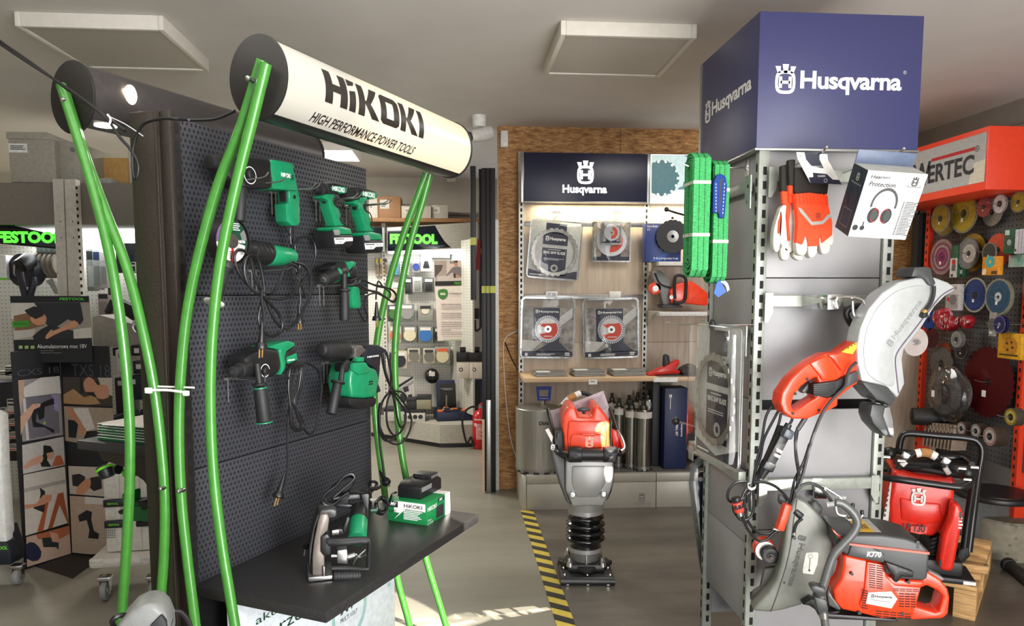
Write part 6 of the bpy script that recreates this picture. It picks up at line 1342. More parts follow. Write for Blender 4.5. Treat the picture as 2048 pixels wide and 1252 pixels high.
m = MB(); m.mi = 0; z = z1+.055; m.prism([(p.x-.045, z),(p.x+.045, z),(p.x+.055, z+.10),(p.x-.055, z+.10)],5.10,5.103,.0, hole=[(p.x-.03, z+.03),(p.x+.028, z+.03),(p.x+.032, z+.075),(p.x-.034, z+.075)]); m.mi = 1; m.text('Husqvarna', p.x-.03, z+.01, p.x+.034, z+.02,5.0995); solo('hang_tag', 'blue cardboard hang tag standing on the wide core bit', 'tag', m, [M('tag_blue_dark', (24,48,140),.45), WHITE], ROOM, (p.x, 5.1, z))
for px, py0, py1, w, y, lab, mt in ((1222,802,938,16,5.30, 'thin dark core bit at the back left of the row', POL),(1236,812,936,18,5.18, 'thin core bit with paper band, leftmost in front', POL),(1256,806,938,18,5.32, 'thin core bit standing behind the second one from the left', POL),(1261,817,938,23,5.16, 'medium slim core bit with paper band left of the thick one', POL),(1273,800,938,16,5.36, 'thin core bit at the back behind the thick bit', POL),(1285,818,946,33,5.10, 'thick polished core bit with white paper band in front', POL),(1293,796,938,34,5.30, 'thick core bit standing at the back right', POL)):
    T, a, r, z1 = core(px, py0, py1, w, y, lab, mt)
    m = MB(); m.lathe([(r+.0006, z1-.06),(r+.0009, z1-.06),(r+.0009, z1-.015),(r+.0006, z1-.015)],(a.x, y, 0),(0,0,1),32, True); T.part('paper_band', m, PAPER)
a, b = ROOM.p(1327,944,5.10), ROOM.p(1376,776,5.10); T = Thing('drill_bit_carton', 'tall navy drill bit carton standing on the plinth', 'carton', ROOM, ((a.x+b.x)/2,5.15, zp))
m = MB(); m.bb((a.x, 5.10, zp),(b.x, 5.26, b.z),.003); T.part('carton_body', m, M('carton_navy', (28,40,82),.45))
m = MB(); m.T = Matrix.Translation((a.x, 5.0992, zp)) @ Matrix.Rotation(PI/2,4, 'Y'); L_ = b.z-zp
wordmark(m, -L_*.62,.125,-L_*.44,.14,0) if False else None
m.text('Husqvarna', -L_*.58,(b.x-a.x)*.70,-L_*.40,(b.x-a.x)*.82,0, bold=.02); m.text('DRILL BIT', -L_*.57,(b.x-a.x)*.50,-L_*.41,(b.x-a.x)*.60,0, bold=.03); m.T = None; m.quad(a.x+.03, b.z-.07, a.x+.05, b.z-.045,5.0992); m.quad(a.x+.037, b.z-.15, a.x+.042, b.z-.06,5.0992); T.part('lettering', m, WHITE)
m = MB(); m.bb((a.x-.06,5.2, zp),(a.x-.005,5.36, b.z+.03),.003); solo('drill_bit_carton', 'dark carton partly hidden left of the navy drill bit carton', 'carton', m, M('carton_dark', (40,42,46),.5), ROOM, (a.x-.03,5.28, zp))
# open toolbox machine right of the carton (partly hidden)
m = MB(); p = ROOM.p(1388,860,5.2); m.box((p.x+.06,5.2, zp+.2),(.12,.2,.36),.02); m.tube([(p.x, 5.1, zp+.42),(p.x+.03,5.1, zp+.5),(p.x+.1,5.1, zp+.5)],.02,8,4); m.mi = 1; m.box((p.x+.05,5.09, zp+.34),(.09,.02,.12),.004); solo('drill_motor', 'dark drill motor with red front half hidden behind the ring saw pack', 'power tool', m, [BLACK, RED], ROOM, (p.x+.06,5.2, zp))
# cable on the chipboard
m = MB(); W2 = Frame((0, YB-.012,0)); m.tube([W2.p(x, y) for x, y in ((1034,662),(1015,672),(1007,690),(1008,740),(1012,800),(1020,870),(1034,920))],.004,6,5); m.mi = 1; m.tube([W2.p(x, y) for x, y in ((1010,684),(1020,710),(1035,740))],.004,6,4); solo('hanging_cable', 'thin white and black cables hanging on the chipboard edge', 'cable', m, [WHITE, CORD], W2, W2.p(1010,690))
# ---------------------------------------------------------------- guide rails leaning at the chipboard end
GX = Frame((0,5.45,0))
for x0, x1, y0, y1, yo, lab, bands in ((958,972,338,655,.14, 'rearmost black guide rail in the bundle by the chipboard', [(497,508)]),(941,952,332,600,.10, 'leftmost short black guide rail beside the red strap', [(475,490)]),(964,974,336,810,.06, 'black guide rail left of centre in the bundle', [(572,586)]),(973,981,336,812,.04, 'black guide rail in the middle of the bundle', [(572,586)]),(981,991,336,810,.02, 'tallest black guide rail with three yellow bands at right', [(572,586)])):
    T = Thing('guide_rail', lab, 'guide rail', GX, (GX.p(x0, y1, yo).x, yo, 0), 'black guide rails leaning by the chipboard')
    a, b = GX.p(x0, y1, yo), GX.p(x1, y0, yo); m = MB(); m.bb((a.x+.002, yo, 0 if y1 > 700 else a.z),(b.x-.002, yo+.03, b.z),.002); T.part('rail', m, M('rail_black', (16,16,17),.5))
    m = MB()
    for u, v in bands: m.bb((a.x+.001, yo-.001, GX.p(x0, v, yo).z),(b.x-.001, yo+.005, GX.p(x0, u, yo).z))
    T.part('band', m, M('band_yellow', (186,190,70),.5), label='yellow band')
m = MB(); m.prism([(v.x, v.z) for v in [GX.p(x, y, .12) for x, y in ((955,478),(962,480),(960,540),(951,540))]],.12,.13); solo('red_strap', 'dark red cloth strap hanging beside the guide rails', 'strap', m, M('strap_red', (120,20,24),.8), GX, GX.p(955,540,.12))
m = MB(); a, b = GX.p(973,985,.0), GX.p(982,800,.0); m.bb((a.x, 0,0),(b.x, .03, b.z),.002); m.mi = 1; m.bb((a.x-.03,.01,0),(a.x-.012,.03, b.z-.15)); solo('guide_rail', 'short aluminium and wood rail ends standing below the black rails', 'guide rail', m, [ALU, WOODS], GX, (a.x, 0,0))
# ---------------------------------------------------------------- vibratory rammer in the aisle
kr = K(1080,760,2.911)
ra = ROOM.pz(1170,1172,0); RM = Frame((ra.x, ra.y, 0), math.radians(-5))
def rp(x, y, Y=0): return RM.p(*kr([(x, y)])[0], Y)
def rt(m, pts, y0, y1, bev=0, **k_): return m.trace(RM, kr(pts), y0, y1, bev, **k_)
T = Thing('rammer', 'orange and silver vibratory rammer with black bellows standing on the floor', 'rammer', RM, (0,.12,0))
RB = M('rammer_black', (30,30,31),.45); SILV = M('rammer_silver', (150,150,146),.42, m=.45, nz=.05, ns=6)
a, b = rp(122,1215), rp(436,1210); w = (b.x-a.x)/2; cx0 = (a.x+b.x)/2; fz = rp(280,1150).z
m = MB(); m.bb((cx0-w, .0,.0),(cx0+w, .02, fz*.75),.004); m.bb((cx0-w, .0, fz*.35),(cx0+w, .34, fz*.55),.006); m.bb((cx0-w*.98,.004, fz*.62),(cx0+w*.98,.30, fz*.98),.012); m.cyl((cx0-w, .015, fz*.45),(cx0+w, .015, fz*.45),.022, None, 16); T.part('shoe', m, RB)
m = MB()
for x, y in ((.85,.04),(0,.04),(-.85,.04),(.85,.14),(-.85,.14),(.8,.27),(-.8,.27)): m.cyl((cx0+w*x, y, fz*.9),(cx0+w*x, y, fz+.006),.010,.008,12)
for x in (-.75,0,.75): m.cyl((cx0+w*x, -.004, fz*.25),(cx0+w*x, .01, fz*.25),.008, None, 10)
T.part('shoe_bolts', m, CHROME)
ax_ = rp(262,1000,.16).x; cy_ = .16
def cz(y): return rp(262, y, cy_).z
def rw(px): return px/2.911/1490*3.85
m = MB(); m.box((ax_, cy_, fz+.022),(.20,.20,.045),.02); m.T = Matrix.Translation((ax_, cy_, fz+.02)) @ Matrix.Rotation(PI/4,4, 'Z'); m.box((0,0,0),(.21,.21,.03),.01); T.part('foot_flange', m, RB)
m = MB()
for x, y in ((-.085,-.08),(.085,-.08),(.085,.08),(-.085,.08)): m.cyl((ax_+x, cy_+y, fz+.03),(ax_+x, cy_+y, fz+.075),.014,.010,8, bev=.002); m.cyl((ax_+x, cy_+y, fz+.03),(ax_+x, cy_+y, fz+.05),.019,.017,12)
T.part('flange_bolts', m, CHROME)
m = MB(); m.lathe([(0, cz(1110)),(rw(72), cz(1105)),(rw(80), cz(1060)),(rw(96), cz(980)),(0, cz(978))],(ax_, cy_, 0),(0,0,1),36); m.box((ax_, cy_-rw(88), cz(1045)),(.008,.02,.11),.002); T.part('piston_tube', m, M('cast_alu', (128,128,124),.42, m=.6, nz=.1, ns=30, bp=.2))
m = MB()
for y0, y1, r in ((985,962,100),(768,745,104)): m = MB(); m.lathe([(rw(r-8), cz(y0)),(rw(r), cz(y0)),(rw(r), cz(y1)),(rw(r-8), cz(y1))],(ax_, cy_, 0),(0,0,1),40, True); T.part('clamp_ring', m, SILV)
prof = [(rw(95), cz(960))]; n = 4; yb_, yt_ = 935,770
for i in range(n):
    y0 = yb_-(yb_-yt_)*i/n; y1 = yb_-(yb_-yt_)*(i+1)/n; R = 118 if i not in (n-1,) else 112
    for f, rr in ((0,92),(.12,96),(.28, R-6),(.42, R),(.58, R),(.74, R-6),(.9,96)): prof.append((rw(rr), cz(y0+(y1-y0)*f)))
prof += [(rw(96), cz(768))]
m = MB(); m.lathe(prof, (ax_, cy_, 0),(0,0,1),48); T.part('bellows', m, M('bellows_black', (14,14,15),.16, coat=.4), ang=60)
# crankcase body
m = MB(); rt(m, [(148,470),(430,470),(428,600),(412,650),(368,735),(190,738),(148,640)],.02,.26,.010, seg=3); rt(m, [(185,500),(385,500),(384,600),(340,685),(215,690),(182,600)],.012,.05,.012); m.lathe([(0, cz(770)),(rw(98), cz(770)),(rw(104), cz(740)),(rw(120), cz(690)),(rw(120), cz(600)),(0, cz(600))],(ax_, cy_, 0),(0,0,1),36); T.part('crankcase', m, SILV)
m = MB()
for x, y in ((188,668),(370,665)): p = rp(x, y, .015); m.cyl(p+V((0,.02,0)), p+V((0,-.012,0)),.020,.016,16, bev=.003); m.cyl(p+V((0,-.016,0)), p, .009, None, 6)
T.part('crankcase_bolts', m, CHROME)
m = MB(); rt(m, [(55,360),(75,350),(95,430),(145,460),(150,640),(185,730),(150,705),(110,600),(72,480)],.04,.30,.006); rt(m, [(432,470),(430,600),(400,690),(370,715),(412,650)],.06,.26,.003); T.part('side_tank', m, M('rammer_side_grey', (58,58,58),.45))
m = MB(); m.text('RAMMER', 0,0,.001,.001,9) if False else None; p, q = rp(62,405,.035), rp(88,375,.035); m.crown(p.x+.012, p.z+.012,.03,.038); T.part('side_emblem', m, WHITE)
# orange hood
m = MB(); rt(m, [(145,420),(140,330),(128,260),(135,205),(165,155),(208,158),(222,215),(305,220),(315,152),(345,155),(385,205),(408,245),(405,330),(410,420)],.0,.26,.020, seg=3); rt(m, [(165,240),(380,240),(392,330),(385,405),(165,405),(158,330)],-.015,.06,.012)
h_ = T.part('hood', m, M('hood_orange', (236,74,40),.4, coat=.2))
m = MB(); rt(m, [(190,318),(365,318),(385,340),(385,395),(175,395),(180,335)],-.026,.02,.006); rt(m, [(235,312),(335,312),(315,328),(255,328)],-.030,.0,.003)
for i in range(4): rt(m, [(218-6*i, 300-9*i+27),(330+8*i, 300-9*i+27),(330+8*i, 304-9*i+27),(218-6*i, 304-9*i+27)],-.02-.0*i, .0,.001)
T.part('hood_cover', m, M('hood_orange', (236,74,40),.4), h_)
m = MB(); p = rp(288,362,-.0265); m.crown(p.x, p.z, .055,-.0268); T.part('emblem', m, M('emblem_pale', (244,190,170),.5), h_)
m = MB(); rt(m, [(218,172),(245,162),(290,165),(292,180),(265,182),(265,200),(248,200),(246,184),(220,184)],-.01,.02,.004); T.part('starter_handle', m, BLACK, h_)
# handle frame
m = MB()
P_ = [rp(45,170,.30), rp(62,250,.22), rp(95,390,.05), rp(115,425,-.02), rp(165,440,-.05)]
m.tube(P_, .011,12,5); T.part('handle_tube', m, M('frame_black', (24,24,25),.3, coat=.2)); m = MB(); m.tube([rp(440,435,-.05), rp(480,425,-.02), rp(488,385,.02), rp(455,310,.10), rp(415,190,.26), rp(405,160,.30)],.011,12,5); T.part('handle_tube', m, M('frame_black', (24,24,25),.3, coat=.2))
m = MB(); m.tube([rp(470,420,-.032), rp(490,400,-.008), rp(478,350,.045), rp(450,300,.11)],.0125,12,4); T.part('chrome_sleeve', m, CHROME)
m = MB(); a, b = rp(165,433,-.055), rp(445,433,-.055); d_ = b-a
m.cyl(a, a+d_*.28,.040, None, 20, bev=.006); m.cyl(a+d_*.72, b, .040, None, 20, bev=.006); m.cyl(a+d_*.25, a+d_*.75,.030, None, 20); m.mi = 1
for f in (.14,.86): p = a+d_*f; m.cyl(p+V((0,-.042,0)), p+V((0,-.03,0)),.011, None, 12)
T.part('front_roller', m, [RB, INK])
m = MB(); m.tube([rp(120,165,.30), rp(170,105,.32), rp(240,75,.34), rp(300,95,.34), rp(330,130,.32)],.012,10,5); m.mi = 1; m.tube([rp(130,150,.30), rp(165,110,.318)],.016,12,2); m.mi = 2; m.tube([rp(162,112,.317), rp(205,88,.327)],.018,12,2); m.mi = 1; m.tube([rp(203,89,.327), rp(235,76,.335)],.016,12,2); T.part('guide_handle', m, [RUB, WHITE, M('foam_tan', (176,128,78),.8)])
m = MB(); m.bb(rp(88,300,.05), rp(140,385,.16)) ; m.bb(rp(100,310,.03), rp(118,340,.05)); T.part('engine_side', m, BLACK)
m = MB(); rt(m, [(422,290),(452,300),(478,395),(430,395)],.06,.10,.003); T.part('engine_cover', m, RED)
# manual in a clear bag
a = rp(45,190,.29); m = MB(); rt(m, [(50,188),(370,62),(412,190),(398,235),(300,290),(130,300),(95,300),(60,270)],.285,.290); m.mi = 1
for i in range(9):
    x0 = 75+i*3; y0 = 200+i*9; rt(m, [(x0+10, y0),(x0+150, y0-58),(x0+151, y0-54),(x0+11, y0+4)],.2842,.2848); rt(m, [(x0+165, y0-64),(x0+285, y0-112),(x0+286, y0-108),(x0+166, y0-60)],.2842,.2848)
T.part('manual_sheet', m, [M('sheet_lilac', (206,198,206),.55), M('sheet_print', (160,154,164),.6)], label='printed manual sheet in a clear bag')
m = MB(); rt(m, [(30,290),(50,282),(75,330),(70,365)],.03,.034); T.part('paper_label', m, PAPER)

q_ = lambda x, y: RM.M @ rp(x, y, -.01)
beam(q_(395,240), q_(398,450),(.05,.85,-.42),.08,30)
beam(q_(320,305), q_(405,245),(.05,.85,-.42),.05,20)
beam(q_(405,465), q_(405,590),(.05,.85,-.42),.05,14)
# ---------------------------------------------------------------- red blade gondola on the right
XG = 3.2; G = Frame((XG, 0,0),-PI/2); gp = G.p
GPEG = peg_mat('grey_pegboard', (92,92,92),(26,26,26),.03,.15,.5,.2,.06, False, 'xz', .05,60)
ORS = M('signal_orange', (224,62,30),.42, nz=.03)
xa_, xb_ = gp(1852,700).x, gp(2034,700).x
zt = gp(1980,395).z+.1; zbm = .48
T = Thing('blade_gondola', 'grey perforated gondola with red posts carrying round cutting discs', 'gondola', G, ((xa_+xb_)/2,0,0))
zz = [zt, gp(1950,510).z, gp(1950,560).z, gp(1950,690).z, gp(1950,830).z, zbm]
zz = [zt, 1.72,1.55,1.28,.94, zbm]
for a, b in zip(zz[:-1], zz[1:]):
    m = MB(); m.bb((xa_, 0, b+.0015),(xb_+.5,.018, a-.0015),.002); T.part('perforated_panel', m, GPEG)
def rpost(x):
    m = MB(); m.bb((x-.025,-.03,0),(x+.015,.05, zt)); m.mi = 1; z = .3
    while z < zt-.1: m.bb((x-.012,-.0315, z),(x-.002,-.029, z+.022)); z += .05
    return m
T.part('red_post', rpost(xa_),[ORS, SLOT]); xpn = gp(2043,800).x; T.part('red_post', rpost(xpn+.02),[ORS, SLOT])
m = MB(); m.bb((xa_+.02,-.42,.0),(xpn, -.02,.34),.004); m.bb((xa_+.02,-.44,.34),(xpn, -.0,.37),.003); m.mi = 1; m.bb((xa_+.08,-.45,.25),(xa_+.35,-.42,.29)); T.part('base_cabinet', m, [M('cabinet_grey', (98,98,96),.5), MGREY])
# sign header
hY = -.36; SF = Frame((XG+hY, 0,0),-PI/2); a = SF.p(1979,253); b = SF.p(1979,370); xl_ = SF.p(1812,300).x
T = Thing('red_header_sign', 'red framed header sign with dark lettering over the cutting discs', 'sign', G, (a.x-.4, hY, b.z))
m = MB(); m.bb((xl_-.3, hY, b.z-.02),(a.x, .02, a.z+.005),.003); T.part('box_body', m, ORS)
z1f = SF.p(1979,262).z; z0f = SF.p(1979,361).z
m = MB(); m.quad(xl_-.28, z0f, a.x-.012, z1f, hY-.002); m.mi = 1; q = SF.p(1962,300).x; m.flat([(SF.p(1938,350).x, z0f),(a.x-.012, z0f),(a.x-.012, z0f+.12),(SF.p(1948,330).x, z0f+.11)], hY-.0024); m.mi = 2
p0_, p1_ = SF.p(1865,355), SF.p(1948,322); m.text('ERTEC', SF.p(1857,350).x, SF.p(1948,348).z+.002, SF.p(1949,330).x, SF.p(1948,308).z, hY-.003, bold=.03); x0w = SF.p(1826,350).x; m.text('W', x0w, SF.p(1948,348).z-.004, SF.p(1862,350).x, SF.p(1860,322).z, hY-.003, bold=.03); m.mi = 3
m.quad(SF.p(1864,320).x, SF.p(1950,302).z+.004, SF.p(1950,300).x, SF.p(1950,296).z+.006, hY-.003); m.mi = 2; q = SF.p(1955,297); m.disc(q.x, q.z, .017, hY-.003,20,.014); m.text('R', q.x-.007, q.z-.008, q.x+.007, q.z+.008, hY-.003)
T.part('front_panel', m, [M('sign_grey', (168,166,162),.35), M('sign_cream', (206,196,176),.35), INK, M('sign_red', (176,26,34),.4)])
DM = {}
def dm(c, r=.5, mt=0, nz=.12): 
    if c not in DM: DM[c] = M('disc_%s' % len(DM), c, r, m=mt, nz=nz, ns=50)
    return DM[c]
GOLD = (150,128,34)
def disc(px, py, dpx, col, lab, y=-.10, hub=None, rim=None, teeth=0, rings=(), stack=1, grp='cutting discs on the red gondola', name='cutting_disc', mt=.35, hubcol=(24,24,24), tag_=True, hook_=True):
    """round disc hung on a hook, face parallel to the board; dpx = height in the photo"""
    o = gp(px, py, y); z1 = gp(px, py-dpx/2, y).z; z0 = gp(px, py+dpx/2, y).z; r = (z1-z0)/2
    T = Thing(name, lab, 'disc', G, (o.x, y, z0), grp)
    m = MB(); m.saw((o.x, y, o.z),(0,1,0), r*.97 if rim else r, r*.10,.004, teeth, .2,.08,60); T.part('blade', m, dm(col, .42, mt))
    if rim: m = MB(); m.saw((o.x, y, o.z),(0,1,0), r, r*.90,.006,0, n=48); T.part('rim', m, dm(rim, .6))
    m = MB(); m.disc(o.x, o.z, r*(hub or .22), y-.0032,24, r*.09); 
    for i, (q, c) in enumerate(rings): m.mi = i+2; m.disc(o.x, o.z, r*q, y-.0028,36, r*(q-.08))
    m.mi = 1
    if tag_: m.quad(o.x-r*.18, o.z-r*.42, o.x-r*.02, o.z-r*.24, y-.0034)
    T.part('label', m, [dm(hubcol, .5), WHITE]+[dm(c, .5) for _, c in rings])
    for i in range(1, stack):
        m = MB(); m.saw((o.x, y+.009*i, o.z),(0,1,0), r, r*.1,.006,0, n=40); T.part('stacked_disc', m, dm(rim or col, .6))
    if hook_:
        m = MB(); m.tube([(o.x, 0, o.z),(o.x, y-.03, o.z),(o.x, y-.08, o.z+.012)],.0025,6,2); solo('board_hook', 'wire hook through the '+lab[:60].split(' hung')[0].split(' on')[0].split(' at')[0].split(' behind')[0], 'hook', m, STEEL, G, (o.x, 0, o.z), 'wire hooks on the red gondola')
RIMC = (118,112,96)
disc(1890,438,68, GOLD, 'large worn gold disc at the left of the top row, behind a smaller one', -.05, rim=RIMC, hook_=False, tag_=False)
disc(1881,437,56, GOLD, 'smaller gold disc in front at the left end of the top row', -.13, rim=RIMC)
disc(1928,427,79,(168,146,30), 'biggest gold disc in the top row, second from left', -.09, rim=RIMC, rings=((.4,(130,112,28)),))
disc(1985,424,56,(150,146,138), 'pale grey disc behind the red and white discs of the top row', -.03, hook_=False, tag_=False)
disc(1968,414,40,(150,50,52), 'small red disc in the middle of the top row', -.12, mt=.1)
disc(2000,408,40,(206,204,202), 'white faced disc with black centre in the top row', -.15, hub=.35, rim=(120,116,110), mt=.1)
disc(2037,404,42,(160,138,30), 'gold disc at the right end of the top row', -.13, rim=RIMC)
disc(1884,514,72,(128,96,96), 'pink and white target patterned disc at the left of the second row', -.08, hub=.28, rings=((.95,(150,120,116)),(.78,(120,50,84)),(.66,(168,140,140)),(.5,(120,24,80)),(.38,(150,60,100))), hubcol=(120,16,84), mt=.05)
disc(1945,505,76,(148,116,38), 'ochre disc at the back of the second row middle', -.05, hook_=False, tag_=False)
disc(1936,507,62,(120,120,122), 'grey metal disc in the second row middle', -.09, hook_=False, tag_=False, rim=(104,104,104))
disc(1938,507,38,(156,150,140), 'beige cup disc in front of the grey one in the second row', -.14, hub=.3, rings=((.85,(186,180,168)),), mt=.05)
disc(1996,501,68,(196,66,34), 'plain orange red sanding disc in the second row', -.05, tag_=False, hook_=False, mt=0)
disc(1979,505,40,(26,27,26), 'black faced small disc in front of the orange red sanding disc', -.13, rim=(120,118,110), mt=0, hubcol=(60,60,56))
disc(1950,590,70,(24,54,110), 'blue patterned disc at the left of the third row', -.08, rim=(150,146,128), rings=((.8,(18,42,96)),(.55,(18,42,96))), mt=.1)
disc(1997,594,74,(34,74,100), 'teal blue segmented disc with white centre in the third row', -.12, hub=.26, rim=(128,122,104), hubcol=(180,186,188), teeth=15, rings=((.7,(26,62,88)),(.45,(26,62,88))), mt=.1, stack=2)
disc(1858,640,40,(24,70,150), 'blue disc edge peeping out behind the silver guard', -.1, teeth=12, tag_=False)
disc(1863,676,40,(74,26,34), 'dark red small disc below the blue edge beside the silver guard', -.1, tag_=False)
disc(1913,679,34,(128,126,122), 'silver cup wheel in the fourth row', -.16, hub=.3, rings=((.8,(160,158,154)),), stack=3)
disc(1923,700,40,(40,38,36), 'dark cup wheel behind the silver one', -.08, rings=((.9,(110,104,96)),), tag_=True)
disc(1888,705,40,(176,70,30), 'orange disc mostly hidden behind the grey segmented blade', -.03, tag_=False, hook_=False, mt=0)
disc(1883,727,68,(98,96,92), 'grey segmented blade with white tag in the fourth row', -.07, teeth=12, hook_=True)
disc(1975,764,147,(86,12,16), 'very large dark red segmented saw blade, biggest on the board', -.06, hub=.05, rim=None, teeth=30, mt=.45)
disc(1999,649,36,(38,34,84), 'violet toothed cup wheel in front of the yellow square pack', -.17, rings=((.95,(110,112,150)),(.7,(50,46,104))), hubcol=(150,150,170), teeth=14, stack=3)
disc(2022,834,36,(176,150,30), 'stack of flap discs with yellow labels at the right', -.16, hub=.35, rim=(80,70,58), rings=((.6,(210,206,200)),), stack=6, tag_=False)
disc(1923,857,28,(196,190,186), 'stack of flap discs with red and blue labels, left of three', -.16, hub=.36, rim=(72,58,48), rings=((.8,(120,60,56)),), stack=5, tag_=False)
disc(1952,862,30,(196,190,186), 'stack of flap discs with red and blue labels, middle of three', -.17, hub=.36, rim=(72,58,48), rings=((.8,(70,100,130)),), stack=6, tag_=False)
disc(1980,873,40,(196,190,186), 'stack of flap discs with red and blue labels, right of three', -.18, hub=.36, rim=(72,58,48), rings=((.8,(150,40,40)),), stack=9, tag_=False)
def card(x0, y0, x1, y1, y, cols, lab, extra=None, name='disc_carton'):
    a, b = gp(x0, y1, y), gp(x1, y0, y); T = Thing(name, lab, 'pack', G, ((a.x+b.x)/2, y, a.z), 'packs on the red gondola'); m = MB(); m.bb((a.x, y, a.z),(b.x, y+.03, b.z),.002); T.part('carton', m, dm(cols[0]))
    m = MB(); mats = []
    def q(u0, v0, u1, v1, c): m.mi = len(mats); mats.append(dm(c)); m.quad(a.x+(b.x-a.x)*u0, a.z+(b.z-a.z)*v0, a.x+(b.x-a.x)*u1, a.z+(b.z-a.z)*v1, y-.0008-.0003*len(mats))
    def d(u, v, r, c): m.mi = len(mats); mats.append(dm(c)); m.disc(a.x+(b.x-a.x)*u, a.z+(b.z-a.z)*v, (b.z-a.z)*r, y-.0008-.0003*len(mats),24)
    extra(q, d); T.part('print', m, mats)
card(1899,490,1917,555,-.10,[(28,82,52)], 'tall green and white disc carton in the second row, left one', lambda q, d: (q(0,0,1,.6,(196,190,184)), q(.25,.2,.8,.4,(90,88,80)), d(.5,.48,.09,(176,40,40)), q(.2,.02,.5,.1,(50,50,50))))
card(1916,488,1930,553,-.08,[(20,72,44)], 'tall green and white disc carton in the second row, right one', lambda q, d: (q(0,.62,1,1,(200,200,196)), q(.2,.08,.8,.2,(170,176,170)), q(.1,.3,.7,.5,(150,170,156))))
card(1963,512,1998,551,-.14,[(216,140,26)], 'orange card pack with turquoise disc in the second row', lambda q, d: (d(.5,.72,.32,(40,160,170)), d(.5,.72,.10,(210,160,60)), q(.05,.05,.3,.35,(226,206,180)), q(.6,.05,.95,.22,(80,50,30))))
card(2006,456,2032,508,-.16,[(20,88,58)], 'green carton with white print at the right of the second row', lambda q, d: (d(.5,.45,.28,(40,70,60)), d(.5,.45,.12,(150,170,160)), q(.1,.75,.5,.95,(190,206,196))))
card(2028,456,2060,508,-.20,[(206,204,204)], 'white striped pack at the right edge of the second row', lambda q, d: [q(.25+.2*i, .02,.33+.2*i, .98,(170,160,178)) for i in range(4)] and (q(.05,.1,.15,.2,(40,40,40)), None))
card(2016,508,2060,535,-.12,[(150,168,156)], 'pale green disc pack at the right below the striped pack', lambda q, d: (d(.5,.6,.5,(120,160,140)), d(.5,.6,.2,(90,130,110))))
card(1890,568,1920,620,-.12,[(186,180,176)], 'pale disc carton with pictures behind the tip of the silver guard', lambda q, d: (q(.05,.05,.9,.6,(150,146,142)), d(.2,.42,.08,(190,40,46)), d(.55,.4,.2,(110,108,104)), q(.1,.8,.8,.9,(150,150,150))))
card(1994,668,2044,715,-.13,[(206,150,24)], 'yellow square diamond wheel pack at right', lambda q, d: (d(.55,.5,.36,(176,118,16)), d(.4,.6,.05,(40,30,10)), d(.6,.65,.05,(40,30,10)), d(.65,.45,.05,(40,30,10)), d(.45,.35,.05,(40,30,10)), q(.1,.12,.9,.18,(60,50,20))))
card(1976,625,1992,672,-.13,[(150,146,140)], 'grey bagged cup wheel left of the violet one', lambda q, d: (d(.5,.5,.25,(96,94,90)), q(.2,.1,.6,.2,(210,210,206))))
# red bagged wheels
REDB = clear_mat('red_film', (196,40,50),.08,.2); 
for px, py, r, lab in ((1884,640,.10, 'large clump of red bagged cup wheels in the fourth row'),(1930,643,.06, 'small clump of red bagged cup wheels right of the large clump'),(1900,648,.07, 'middle clump of red bagged cup wheels overlapping the large one')):
    o = gp(px, py, -.13); T = Thing('wheel_bag', lab, 'bag', G, (o.x, -.13, o.z-r*.8), 'red bagged wheels'); m = MB(); random.seed(px)
    for i in range(6): m.cyl((o.x+r*.5*random.uniform(-1,1),-.13-.02*random.random(), o.z+r*.3*random.uniform(-1,1)),(o.x+r*.5*random.uniform(-1,1),-.10, o.z+r*.3*random.uniform(-1,1)), r*.5, r*.5,16, bev=.004)
    T.part('wheels', m, M('bag_red', (156,22,34),.3, coat=.4, nz=.3, ns=60, bp=.6))
    m = MB()
    for i in range(10): x, z = o.x+r*random.uniform(-.8,.8), o.z+r*random.uniform(-.5,.5); m.flat([(x, z),(x+.006, z+.002),(x+.012, z+.02),(x+.004, z+.018)],-.168)
    T.part('labels', m, M('tag_pinkish', (200,170,166),.5))
# bagged grey discs and black roll
o = gp(1890,787,-.16); T = Thing('bagged_flap_wheels', 'grey wheels in a crumpled clear bag left of the big red blade', 'bag', G, (o.x, -.16, o.z-.15), None)
m = MB(); m.saw((o.x, -.16, o.z),(0,1,0),.13,.07,.03,0, n=40); m.saw((o.x+.05,-.12, o.z+.01),(0,1,0),.12,.06,.03,0, n=40); T.part('wheels', m, M('wheel_grey', (84,82,80),.7, nz=.25, ns=80))
m = MB(); m.sph((o.x+.02,-.15, o.z),(.17,.07,.17),14); 
for v in m.bm.verts: v.co += V((random.uniform(-1,1), random.uniform(-1,1), random.uniform(-1,1)))*.012
T.part('clear_bag', m, clear_mat('bag_film', (240,240,240),.05,.12,.3)); m = MB(); m.quad(o.x-.02, o.z-.02, o.x+.01, o.z+.02,-.235); T.part('price_label', m, WHITE)
o = gp(1845,833,-.2); m = MB(); m.cyl((o.x-.02,-.26, o.z),(o.x+.06,-.04, o.z),.055, None, 28, bev=.006); m.mi = 1; m.cyl((o.x-.022,-.264, o.z),(o.x-.02,-.26, o.z),.018, None, 16); solo('black_wheel_stack', 'black rubber wheel stack at the lower left of the board', 'wheel', m, [M('wheel_black', (34,31,30),.6, nz=.2), INK], G, o)
for i in range(9):
    o = gp(1862+7.2*i, 868+1.0*i, -.13); m = MB(); m.box((o.x, -.13, o.z),(.006,.10,.16),.002, Euler((0,.12,0))); m.mi = 1; m.box((o.x-.004,-.182, o.z+.05),(.004,.004,.03),.0)
    solo('blade_card', ['leftmost', 'second', 'third', 'fourth', 'middle', 'sixth', 'seventh', 'eighth', 'rightmost'][i]+' thin blade card in the row seen edge on above the plate compactor', 'card', m, [M('card_edge', (150,132,116),.6), RED if i < 2 else M('card_label', (170,150,136),.6)], G, o, 'row of blade cards')
